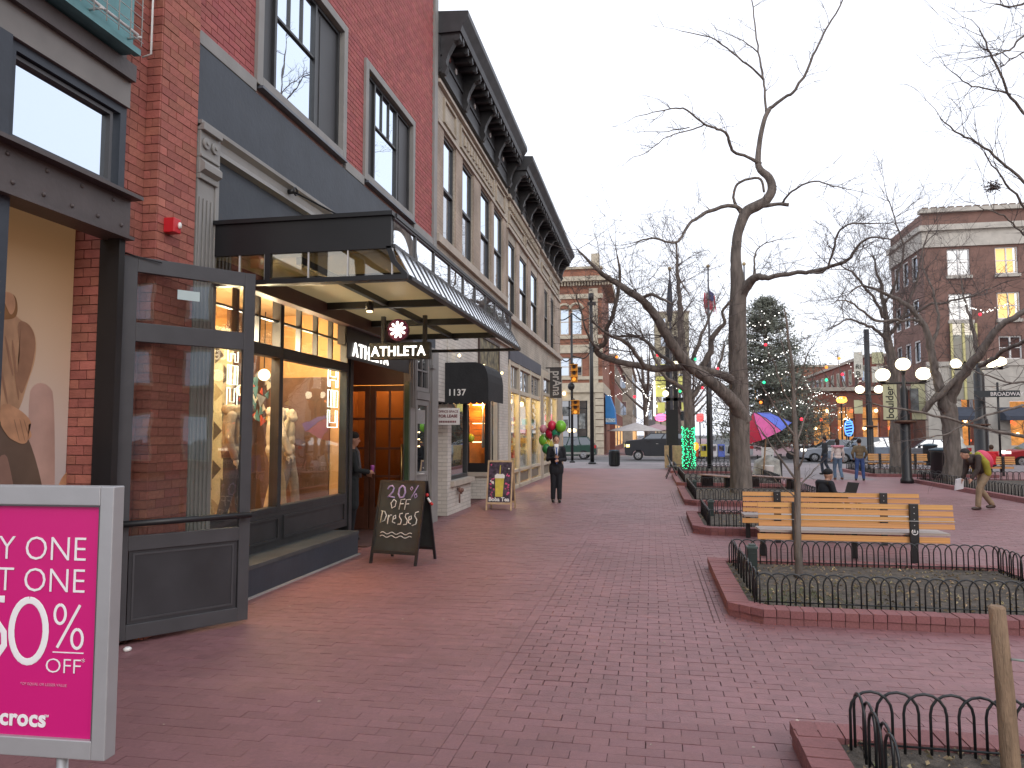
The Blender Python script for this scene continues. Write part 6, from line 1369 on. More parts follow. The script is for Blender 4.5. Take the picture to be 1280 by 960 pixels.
for k in range(2):
    y = 29.4+k*1.1; MB().tube([(.55, y, 0), (.75, y, .45), (.62, y, .9)], .018, 5).tube([(1.0, y, 0), (.8, y, .45), (.62, y+.4, .9)], .018, 5).box(.6, 1.0, y, y+.42, .44, .46).build('chair_frame' if not k else 'second_chair_frame', IRON, t)

# ------------------------------------------------------------------ buildings across the road
def window(p, x0, x1, z0, z1, y, fm, gm, arch=False, d=-1, mull=1, lit=None):
    f = MB(); t_ = .09
    f.box(x0, x0+t_, y, y+.1, z0, z1).box(x1-t_, x1, y, y+.1, z0, z1).box(x0+t_, x1-t_, y, y+.1, z0, z0+t_).box(x0+t_, x1-t_, y, y+.1, z1-t_, z1).box(x0+t_, x1-t_, y+.02, y+.08, (z0+z1)/2-.04, (z0+z1)/2+.04)
    for k in range(1, mull): xm = x0+(x1-x0)*k/mull; f.box(xm-.05, xm+.05, y-.01, y+.09, z0+t_, z1-t_)
    if arch:
        c = (x0+x1)/2; r = (x1-x0)/2; f.tube([(c-r*math.cos(a*math.pi/10), y+.05, z1-.02+r*.8*math.sin(a*math.pi/10)) for a in range(11)], .07, 5)
    f.build('window_frame', fm, p)
    g_ = MB().box(x0+t_, x1-t_, y+.05, y+.06, z0+t_, z1-t_)
    if arch: c = (x0+x1)/2; r = (x1-x0)/2-.03; g_.prism([(c-r*math.cos(a*math.pi/10), y+.05, z1-t_+r*.8*math.sin(a*math.pi/10)) for a in range(11)], (0, .01, 0))
    g_.build('window_pane', gm, p)
    if lit: MB().box(x0+t_, x1-t_, y+.5, y+.55, z0, z1).build('lit_blind', lit, p)
OB = brickmat('orange_brick', (.33, .14, .085), (.28, .11, .07), (.25, .18, .14), plane='WALL', bw=.3, bh=.1, bump=.2)
bb_ = thing('corner_stone_building', 'three-storey brick and cream stone corner building with arched windows across the road', 'building', (-6, 63, 0))
Yb = 63; xl, xr = -14, -4.04
def Z(py): return at(740, py, Yb).z
def XX(px): return at(px, 480, Yb).x
zs = dict(roof=Z(336), c1=Z(352), c2=Z(360), w3t=Z(385), w3b=Z(418), b2=Z(432), w2t=Z(446), w2b=Z(470), s=Z(480), sf=Z(489))
ww = [(XX(700), XX(712)), (XX(714.5), XX(728))]
hl = [(a, b, zs['w3b'], zs['w3t']) for a, b in ww]+[(a, b, zs['w2b'], zs['w2t']) for a, b in ww]
wall_holes(MB(), 'y', Yb, Yb+.5, xl, xr, zs['sf'], zs['roof'], hl).build('front_wall', OB, bb_)
MB().box(xr-.4, xr, Yb+.5, 74, 0, zs['roof']).box(xl, xr-.4, Yb+8, Yb+8.4, 0, zs['roof']-.3).build('side_wall', OB, bb_)
for a, b in ww: window(bb_, a, b, zs['w3b'], zs['w3t'], Yb+.1, CREAM, SKYGL, arch=True); window(bb_, a, b, zs['w2b'], zs['w2t'], Yb+.1, CREAM, SKYGL)
cr2 = mat('cream_stone', (.50, .44, .34), .8, .15, 3)
tr = MB(); tr = MB(); tr.box(xl, xr+.8, Yb-.6, Yb, zs['c1'], zs['c1']+.4).box(xl, xr+.1, Yb-.12, Yb, zs['c2']-.9, zs['c2']-.5).box(xl, xr+.05, Yb-.12, Yb, zs['w3b']-.35, zs['w3b']-.05).box(xl, xr+.05, Yb-.10, Yb, zs['w2t']+.35, zs['b2']+.1).box(xl, xr+.08, Yb-.2, Yb, zs['sf']-.1, zs['s']+.1).box(xl, xr+.05, Yb-.12, Yb, zs['w2b']-.3, zs['w2b']-.02).box(xl, xr+.1, Yb-.2, Yb+.4, zs['roof'], zs['roof']+.2)
tr.box(XX(737), XX(748), Yb-.1, Yb, zs['sf']+.6, zs['c1']-.6); tr.box(xr, xr+.8, Yb, 74, zs['c1'], zs['c1']+.4).box(xr, xr+.1, Yb, 74, zs['sf']-.1, zs['s']+.1).build('stone_band', cr2, bb_)
for k in range(22): MB().box(xl+6+k*.25, xl+6.14+k*.25, Yb-.3, Yb, zs['c1']-.35, zs['c1']).build('dentil', cr2, bb_)
for a, b in ww: MB().tube([((a+b)/2-(b-a)*.62*math.cos(q*math.pi/10), Yb-.03, zs['w3t']-.05+(b-a)*.52*math.sin(q*math.pi/10)) for q in range(11)], .12, 5).build('arch_stone', cr2, bb_)
MB().box(xr-.9, xr-.2, Yb+.2, Yb+.9, zs['roof'], zs['roof']+1.4).build('chimney', cr2, bb_)
for k in range(9): MB().box(XX(744), xr+.09, Yb-.12, Yb+.3, k*.6, k*.6+.54).build('rusticated_block', cr2, bb_)
wall_holes(MB(), 'y', Yb, Yb+.4, xl, XX(744), 0, zs['sf'], [(XX(700), XX(734), .8, zs['sf']-.8)]).build('ground_wall', cr2, bb_)
MB().box(XX(700), XX(734), Yb+.3, Yb+.34, .8, zs['sf']-.8).build('shop_window_pane', DKGL, bb_)
fm_ = MB()
for a in (700, 711, 722, 733): fm_.box(XX(a)-.06, XX(a)+.06, Yb+.2, Yb+.29, .8, zs['sf']-.8)
fm_.box(XX(700), XX(734), Yb+.2, Yb+.29, 3.9, 4.0).build('shop_window_frame', BLACK, bb_)
MB().box(XX(701), XX(710), Yb+.18, Yb+.2, 3.3, 4.1).box(XX(702), XX(709), Yb+.18, Yb+.2, 2.0, 3.0).box(XX(723), XX(731), Yb+.18, Yb+.2, 2.2, 3.5).build('window_decal', mat('decal_grey', (.16, .17, .17), .6, .9, 3), bb_)
for a, b in ((705, 492), (712, 538), (717, 538)): MB().ball(at(a, b, Yb-.3), .16, seg=6, rings=4).build('wall_lamp', WARMW, bb_)
t = thing('blue_awning', 'bright blue awning on the side of the stone corner building', 'awning', (-2.5, 66, 3)); p0 = at(757, 530, 65); p1 = at(769, 494, 65)
MB().prism([(p0.x, 65, p0.z), (p1.x, 65, p0.z), (p1.x-.1, 65, p0.z+1.3), (p0.x+.35, 65, p1.z), (p0.x, 65, p1.z)], (0, 3, 0)).build('awning_cloth', mat('awning_blue', (.04, .22, .55), .7, .1, 3), t)
MB().box(p0.x, p1.x, 64.98, 65, p0.z+.15, p0.z+.5).build('awning_print', mat('awning_print', (.4, .5, .6), .7, .8, 12), t)
# receding row behind it
def block(name, label, x0, x1, y0, y1, h, m, side=0, storeys=3, grp=None, lit=0, gm=SKYGL):
    t = thing(name, label, 'building', ((x0+x1)/2, y0, 0), grp)
    MB().box(x0, x1, y0, y1, 0, h).build('wall', m, t); MB().box(x0-.2, x1+.2, y0-.2, y1+.2, h, h+.3).build('roof', BEIGE, t)
    xs = x1+.01 if side > 0 else x0-.01
    fh = h/storeys
    n = max(1, int((y1-y0)/2.6))
    for s in range(storeys):
        for k in range(n):
            y = y0+(k+.5)*(y1-y0)/n; z0 = s*fh+.7 if s else .5; hh = fh*.55 if s else fh*.7; lt = random.random() < (lit if s else .8)
            MB().box(xs-.04, xs+.04, y-.65, y+.65, z0, z0+hh).build('window_frame', CREAM, t)
            MB().box(xs-.045*0+(.045 if side > 0 else -.065), xs+(.065 if side > 0 else -.045), y-.52, y+.52, z0+.1, z0+hh-.1).build('window_pane', emis('lit_window', (1, .55, .2), .9) if lt else gm, t)
    if x1-x0 > 3:
        n2 = max(1, int((x1-x0)/2.4))
        for s in range(1, storeys):
            for k in range(n2):
                x = x0+(k+.5)*(x1-x0)/n2; MB().box(x-.55, x+.55, y0-.05, y0+.02, s*fh+.6, s*fh+.6+fh*.55).build('window_frame', CREAM, t); MB().box(x-.45, x+.45, y0-.065, y0-.052, s*fh+.7, s*fh+.5+fh*.55).build('window_pane', gm, t)
    return t
RB2 = brickmat('deep_brick', (.26, .09, .065), (.22, .08, .06), (.2, .13, .1), plane='WALL', bw=.3, bh=.1, bump=.2)
block('brick_row_building', 'reddish far row building just beyond the blue awning', -12, -3.6, 75, 96, 9.6, RB2, 1, 3)
block('stone_row_building', 'pale far row building behind the reddish one on the left side', -12, -2.4, 96.5, 125, 10.5, TAN, 1, 3)
block('grey_house', 'distant grey gabled roofed house closing the street', -1.5, 6, 170, 185, 13, mat('far_grey', (.2, .19, .19), .8, .15, 1), 0, 3)
block('office_tower', 'distant tan office tower with a flat roof behind the flagpoles', at(818, 400, 150).x, at(861, 400, 150).x, 150, 160, at(830, 391, 150).z, mat('far_tan', (.36, .33, .24), .8, .12, 1), 0, 7)
block('brick_row_building', 'low dark red far row building behind the strings of lights right of the evergreen', 21.2, 32, 78, 112, 9.4, RB2, -1, 3, lit=.1)
block('brick_row_building', 'farther low brick row building hidden by trees right of the evergreen', 20, 32, 113, 150, 11.5, OB, -1, 3, lit=.1)
# shopfront strip glow on the right row
# right corner building
rc = thing('brick_corner_building', 'three-storey red brick corner building with white stone base and some lit windows on the right', 'building', (22, 60, 0))
RBK = brickmat('red_brick_far', (.23, .125, .10), (.20, .11, .088), (.19, .135, .115), plane='WALL', bw=.24, bh=.08, bump=.15)
def ZR(py): return at(1200, py, 60).z
def XR(px): return at(px, 480, 60).x
x0 = XR(1160); top = ZR(265)
wr_ = [(1190, 1219), (1251, 1280), (1311, 1340)]; rows = [(311, 344), (367, 400), (421, 450)]
hl = [(XR(a), XR(b), ZR(d), ZR(c)) for a, b in wr_ for c, d in rows]
wall_holes(MB(), 'y', 60, 60.5, x0, 44, ZR(458), top, hl).build('front_wall', RBK, rc)
stone = mat('pale_stone', (.48, .45, .40), .8, .12, 2)
for i, (a, b) in enumerate(wr_):
    for j, (c, d) in enumerate(rows):
        lt = emis('lit_window_yellow', (1, .62, .18), .85) if (i, j) in ((1, 0), (1, 1)) else None
        window(rc, XR(a), XR(b), ZR(d), ZR(c), 60.1, WHITE, CLEAR if lt else SKYGL, mull=2, lit=lt)
        MB().box(XR(a)-.1, XR(b)+.1, 59.85, 60.0, ZR(d)-.25, ZR(d)-.02).build('window_sill', stone, rc)
MB().box(x0-.3, 44, 59.6, 60, ZR(288), ZR(281)).box(x0-.1, 44, 59.85, 60, ZR(308), ZR(288)).box(x0-.2, 44, 59.7, 60.3, top, top+.3).box(x0-.1, 44, 59.8, 60, ZR(458), ZR(452)).box(x0-.35, x0, 60, 67.6, ZR(288), ZR(281)).box(x0-.15, x0, 60, 67.6, ZR(308), ZR(288)).build('stone_cornice', stone, rc)
wall_holes(MB(), 'x', x0, x0+.5, 60.5, 67.5, 0, top, [(61.3+k*2.1, 62.6+k*2.1, ZR(d), ZR(c)) for k in range(3) for c, d in rows]).build('side_wall', RBK, rc)
for k in range(3):
    for c, d in rows:
        MB().box(x0+.2, x0+.22, 61.3+k*2.1, 62.6+k*2.1, ZR(d), ZR(c)).build('window_pane', SKYGL, rc); f = MB(); ring(f, x0+.05, x0+.15, 61.3+k*2.1, 62.6+k*2.1, ZR(d), ZR(c), .12); f.build('window_frame', WHITE, rc)
for k in range(40): MB().box(x0+k*.6, x0+.4+k*.6, 59.75, 60.2, top+.3, top+.42).build('roof_tile', mat('roof_tile', (.2, .15, .12), .8, .2, 3), rc)
gh = [(XR(1200), XR(1219), .9, 4.6), (XR(1260), XR(1330), .9, 4.2)]
wall_holes(MB(), 'y', 59.9, 60.5, x0-.1, 44, 0, ZR(458), gh).build('ground_wall', stone, rc)
gl1 = emis('shop_glow_orange', (1, .42, .12), 1.3)
for a, b, c, d in gh:
    MB().box(a, b, 61.2, 61.3, c, d).build('lit_interior', mat('lit_interior', (.7, .28, .09), .8, .95, 2.6, em=(1, .42, .12), ems=.42), rc); MB().box(a, b, 60.2, 60.22, c, d).build('window_pane', CLEAR, rc)
    n = max(2, int((b-a)/1.2)); f = MB()
    for k in range(n+1): f.box(a+(b-a)*k/n-.05, a+(b-a)*k/n+.05, 60.02, 60.15, c, d)
    f.build('window_frame', DARK, rc)
    for k in range(10): MB().ball((random.uniform(a, b), 60.8, random.uniform(c+.3, d)), .13, seg=6, rings=4).build('display_lamp', emis('display_red', (1, .15, .05), 1.5) if k % 2 else WARMW, rc)
for a, b in ((1196, 1222), (1256, 1340)):
    t = thing('dark_awning', 'slate awning over the %s shop window of the brick corner building' % ('left' if a < 1200 else 'right'), 'awning', (XR(a), 59, 4)); p0 = at(a, 527, 58.9); p1 = at(b, 508, 58.9)
    MB().prism([(p0.x, 59.85, p0.z+.1), (p0.x, 58.6, p0.z+.1), (p0.x, 58.6, p0.z+.4), (p0.x, 59.85, p1.z)], (p1.x-p0.x, 0, 0)).build('awning_cloth', mat('awning_slate', (.05, .06, .085), .8, .1, 3), t)
# tall glazed bay in the front wall
MB().box(XR(1190), XR(1222), 59.8, 59.9, ZR(500), ZR(405)).build('glazed_bay', glassmat('glass_pale_bay', .3, back=(.42, .44, .38)), rc)
f = MB()
for a in (1190, 1205, 1221): f.box(XR(a)-.08, XR(a)+.08, 59.7, 59.79, ZR(500), ZR(405))
f.box(XR(1190), XR(1222), 59.7, 59.79, ZR(455), ZR(452)).build('bay_frame', mat('bay_lit', (.6, .55, .25), .6, .1, 2), rc)
# lit shop row between (behind cars)
sr = thing('lit_shop_row', 'row of warmly lit shopfronts behind the parked silver car', 'shopfront', (18, 63, 0))
wall_holes(MB(), 'y', 63.0, 63.4, 12.5, 20.3, 0, 5.2, [(12.9+k*1.85, 14.2+k*1.85, .4, 3.9) for k in range(4)]).build('front_wall', RB2, sr)
for k in range(4):
    MB().box(12.9+k*1.85, 14.2+k*1.85, 63.6, 63.65, .4, 3.9).build('lit_interior', mat('lit_interior', (.7, .28, .09), .8, .95, 2.6, em=(1, .42, .12), ems=.42), sr); MB().box(12.9+k*1.85, 14.2+k*1.85, 63.2, 63.21, .4, 3.9).build('window_pane', CLEAR, sr)
    f = MB(); f.box(13.5+k*1.85, 13.57+k*1.85, 63.05, 63.15, .4, 3.9).box(12.9+k*1.85, 14.2+k*1.85, 63.05, 63.15, 2.9, 3.0).build('window_frame', DARK, sr)
    for q in range(3): MB().ball((13.0+k*1.85+q*.45, 62.9, 2.2+q*.7), .14, seg=6, rings=4).build('display_lamp', emis('display_red', (1, .15, .05), 1.5) if (q+k) % 2 else WARMW, sr)
MB().box(12.5, 20.3, 62.7, 63, 5.2, 5.5).build('roof', BEIGE, sr)
# ------------------------------------------------------------------ vehicles
TY = mat('tyre', (.015, .015, .016), .8, .1, 6); RIM = mat('rim', (.4, .4, .42), .3, .1, 6, metal=.7); CGL = glassmat('glass_car', .14, back=(.02, .025, .03)); CHR = mat('chrome', (.5, .5, .5), .25, .05, 4, metal=1)
def car(name, label, cat, x, y, L, H, body, paint, kind='suv', face=-1, lights=None, grp=None):
    """side-on car, nose toward x*face; profile in (u,z) with u from nose 0 to tail 1"""
    t = thing(name, label, cat, (x, y, 0), grp); W_ = 1.8; s = face
    def U(u): return x+(-s)*(u-.5)*L*1.0
    if kind == 'suv': lower = [(0, .35), (0, .62), (.02, .74), (.22, .80), (.27, .82), (.97, .84), (1, .7), (1, .32)]; roof = [(.25, .80), (.36, 1.0*H/H), (.93, 1.0), (.985, .84)]
    elif kind == 'wagon': lower = [(0, .32), (0, .5), (.03, .58), (.28, .64), (.97, .68), (1, .55), (1, .3)]; roof = [(.27, .63), (.40, 1.0), (.86, 1.0), (.97, .68)]
    else: lower = [(0, .30), (0, .46), (.04, .56), (.26, .66), (.95, .70), (1, .56), (1, .3)]; roof = [(.24, .65), (.42, 1.0), (.72, .99), (.93, .70)]
    zl = lambda q: q*H
    # body with wheel arches cut into the outline
    def arch(c): return [(c+.085, .17), (c+.075, .30), (c+.04, .38), (c, .40), (c-.04, .38), (c-.075, .30), (c-.085, .17)]
    zr = 1.0 if kind == 'suv' else 1.15
    ol = lower+[(.99, .2)]+[(u, min(v, .37)) for u, v in arch(.80)]+[(u, min(v, .37)) for u, v in arch(.19)]+[(.01, .2)]
    MB().prism([(U(u), y-W_/2, zl(v)) for u, v in ol], (0, W_, 0)).build('body', paint, t, bevel=.05)
    cab = MB(); a = [(U(u), y-W_/2+.02, zl(v)) for u, v in (roof[0], roof[3])]; n1 = [(U(u), y-W_/2+.2, zl(v)) for u, v in (roof[1], roof[2])]
    vs = [(U(roof[0][0]), y-W_/2+.04, zl(roof[0][1])), (U(roof[3][0]), y-W_/2+.04, zl(roof[3][1])), (U(roof[3][0]), y+W_/2-.04, zl(roof[3][1])), (U(roof[0][0]), y+W_/2-.04, zl(roof[0][1])),
          (U(roof[1][0]), y-W_/2+.22, zl(roof[1][1])), (U(roof[2][0]), y-W_/2+.22, zl(roof[2][1])), (U(roof[2][0]), y+W_/2-.22, zl(roof[2][1])), (U(roof[1][0]), y+W_/2-.22, zl(roof[1][1]))]
    cab.add(vs, [(0, 1, 5, 4), (1, 2, 6, 5), (2, 3, 7, 6), (3, 0, 4, 7)]).build('windows', CGL, t)
    MB().add([vs[4], vs[5], vs[6], vs[7]]+[(q[0], q[1], q[2]+.05) for q in vs[4:]], [(4, 5, 6, 7), (0, 1, 5, 4), (1, 2, 6, 5), (2, 3, 7, 6), (3, 0, 4, 7)]).build('roof', paint, t)
    pil = MB()
    A0, B0, B1, A1 = [Vector(vs[i]) for i in (0, 1, 5, 4)]
    for q in (.0, .36, .68, 1.0): pil.tube([A0.lerp(B0, q)+Vector((0, -.01, 0)), A1.lerp(B1, q)+Vector((0, -.01, 0))], .035, 4)
    pil.build('pillar', paint, t)
    for c in (.19, .80):
        r = .185*H if kind == 'suv' else .21*H; wy = y-W_/2+.04
        wh_ = MB().tube([(U(c), wy-.06, r), (U(c), wy+.16, r)], r, 16, smooth=False).build('wheel', TY, t); MB().tube([(U(c), wy-.075, r), (U(c), wy-.05, r)], r*.62, 12, smooth=False).build('rim', RIM, wh_)
        for q in range(5): a_ = q*1.2566; MB().tube([(U(c), wy-.085, r), (U(c)+r*.55*math.cos(a_), wy-.08, r+r*.55*math.sin(a_))], r*.08, 4).build('spoke', CHR, wh_)
        wh2 = MB().tube([(U(c), y+W_/2-.2, r), (U(c), y+W_/2+.02, r)], r, 12, smooth=False).build('wheel', TY, t)
    if body: MB().box(min(U(.02), U(.98)), max(U(.02), U(.98)), y-W_/2-.03, y-W_/2, .24*H, .34*H).build('side_cladding', body, t)
    MB().box(min(U(.0), U(.015)), max(U(.0), U(.015))+0, y-W_/2+.03, y-W_/2+.4, .50*H, .62*H).build('headlight', lights or WHITE, t)
    MB().box(min(U(.02), U(.07)), max(U(.02), U(.07)), y-W_/2-.012, y-W_/2+.02, .50*H, .60*H).build('headlight', lights or WHITE, t)
    MB().box(min(U(.95), U(1.004)), max(U(.95), U(1.004)), y-W_/2-.012, y-W_/2+.2, .52*H, .66*H).build('tail_light', mat('tail_red', (.5, .03, .03), .4, .1, 3), t)
    for q in (.44, .66): MB().box(min(U(q), U(q+.035)), max(U(q), U(q+.035)), y-W_/2-.02, y-W_/2, .62*H, .64*H).build('door_handle', CHR, t)
    for q in (.36, .585, .76): MB().box(U(q)-.008, U(q)+.008, y-W_/2-.006, y-W_/2+.004, .25*H, .72*H if kind != 'sedan' else .6*H).build('door_seam', BLACK, t)
    MB().box(U(.33)-.08, U(.33)+.08, y-W_/2-.14, y-W_/2+.02, .72*H, .80*H).build('wing_mirror', paint, t, bevel=.02)
    return t
def zc(o, dz=-.12):
    o.location.z += dz
paint = lambda n, c: mat('paint_'+n, c, .28, .04, 3, spec=.6)
zc(car('dark_suv', 'black four-wheel-drive car with its headlight on, driving past the far kerb', 'car', at(825, 560, 54).x, 54.0, 4.95, 1.88, None, paint('black', (.02, .022, .028)), 'suv', -1, emis('headlamp', (1, .8, .25), 2.5)))
zc(car('green_wagon', 'dark green station wagon with silver lower sides driving away left', 'car', at(708, 560, 54.8).x, 54.8, 4.5, 1.62, mat('cladding_silver', (.28, .27, .25), .4, .1, 3), paint('green', (.02, .06, .045)), 'wagon', -1))
zc(car('blue_grey_car', 'blue grey hatchback parked along the road beyond the walking couple', 'car', at(1080, 560, 50).x, 50, 4.6, 1.62, None, paint('bluegrey', (.20, .25, .32)), 'wagon', -1))
zc(car('silver_car', 'small silver car nose just left of the blue grey hatchback', 'car', at(1040, 560, 53).x, 53, 4.2, 1.45, None, paint('silver', (.30, .32, .36)), 'sedan', -1, emis('headlamp_white', (1, .95, .85), 2.0)))
zc(car('red_car', 'red car at the right edge of the road before the corner shop', 'car', at(1302, 560, 47).x, 47, 4.6, 1.5, None, paint('red', (.42, .02, .03)), 'sedan', -1, emis('headlamp_white', (1, .95, .85), 2.0)))
zc(car('silver_car', 'grey car partly hidden behind the trunks between the two right planters', 'car', at(1160, 560, 52).x, 52, 4.4, 1.5, None, paint('grey', (.15, .16, .18)), 'sedan', -1))
zc(car('pale_car', 'pale grey car behind the banner column and lit trunk', 'car', at(900, 560, 58).x, 58, 4.6, 1.5, None, paint('pale', (.4, .42, .44)), 'sedan', -1))
for k in range(3):
    x = at(998+k*11, 570, 57+.4*k).x; y = 57+.4*k; t = thing('motorcycle', ('leftmost of the dark motorcycles parked at the far kerb', 'middle dark motorcycle at the far kerb', 'rightmost dark motorcycle, beside the silver car nose')[k], 'motorcycle', (x, y, 0), 'motorcycles parked at the far kerb')
    for s in (-.55, .55): MB().tube([(x+s, y-.05, .2), (x+s, y+.05, .2)], .31, 12, smooth=False).build('wheel', TY, t)
    MB().tube([(x-.55, y, .2), (x-.35, y, .95), (x-.3, y, 1.0)], .04, 5).tube([(x-.35, y, .8), (x+.1, y, .45), (x+.55, y, .25)], .05, 5).build('frame', CHR, t)
    MB().ball((x-.1, y, .8), .25, .16, .14).build('tank', BLACK, t); MB().ball((x+.3, y, .72), .3, .14, .08).build('seat', BLACK, t); MB().box(x-.1, x+.2, y-.15, y+.15, .2, .55).build('engine', CHR, t)
    MB().tube([(x-.3, y-.3, 1.05), (x-.3, y+.3, 1.05)], .02, 5).build('handlebar', BLACK, t); MB().ball((x-.45, y, .92), .09).build('headlight', WHITE, t)
# newspaper boxes beyond the banner column
for k, (a, c_) in enumerate(((880, (.55, .45, .05)), (892, (.6, .58, .6)), (902, (.10, .15, .5)), (869, (.55, .08, .03)))):
    x = at(a, 570, 52).x; t = thing('newspaper_box', '%s newspaper box at the kerb left of the large trunk' % ('yellow', 'white', 'blue', 'red')[k], 'newspaper box', (x, 52, 0), 'newspaper boxes at the kerb')
    MB().box(x-.22, x+.22, 52, 52.4, .2, 1.05).build('box_body', mat('box_%d' % k, c_, .5, .1, 4), t, bevel=.02); MB().box(x-.16, x+.16, 51.98, 52.0, .6, .95).build('box_window', DKGL, t); MB().box(x-.2, x-.15, 52, 52.3, -.12, .2).box(x+.15, x+.2, 52, 52.3, -.12, .2).build('leg', BLACK, t)
# ------------------------------------------------------------------ lit neon far away
for k, (a, b, c_, nm) in enumerate(((818, 546, (1, .25, .1), 'glowing red orange sign above the black car'), (826, 522, (1, .2, .4), 'pink lit sign panel above the far umbrellas'), (1061, 535, (.1, .3, 1), 'blue lit sign beside the motorcycles'), (869, 558, (1, .25, .02), 'orange lantern beside the green lit trunk'), (875, 522, (1, .1, .1), 'red lit sign between the trunks'), (1052, 500, (1, .45, .1), 'orange shop sign at the end of the light strings'))):
    Y_ = (64, 70, 56, 50, 64, 60)[k]; c = at(a, b, Y_); t = thing('lit_sign', nm, 'lit sign', c)
    hw = (.3, .55, .3, .22, .3, .4)[k]; hh = (.22, .35, .6, .25, .35, .25)[k]
    MB().box(c.x-hw, c.x+hw, Y_, Y_+.1, c.z-hh, c.z+hh).build('sign_case', BLACK, t, bevel=.03); f_ = MB(); [f_.tube([(c.x-hw*.8, Y_-.03, c.z+hh*q), (c.x+hw*.8, Y_-.03, c.z+hh*(q+.12))], .05, 5) for q in (-.7, -.35, 0, .35, .62)]; f_.tube([(c.x+hw*math.cos(q*.628)*.95, Y_-.03, c.z+hh*math.sin(q*.628)*.95) for q in range(11)], .04, 5); f_.build('neon_tube', emis('sign_glow_%d' % k, c_, 1.6), t); MB().box(c.x-.05, c.x+.05, Y_+.1, Y_+.2, 0, c.z).build('sign_post', BLACK, t)

block('brick_row_building', 'brick row across the mall, outside the frame, mirrored in the shop glass', 25, 36, -12, 14, 9.5, RB2, -1, 3, lit=.15)
block('brick_row_building', 'second brick row across the mall, outside the frame, mirrored in the shop glass', 25, 36, 14.5, 42, 11, OB, -1, 3, lit=.15)
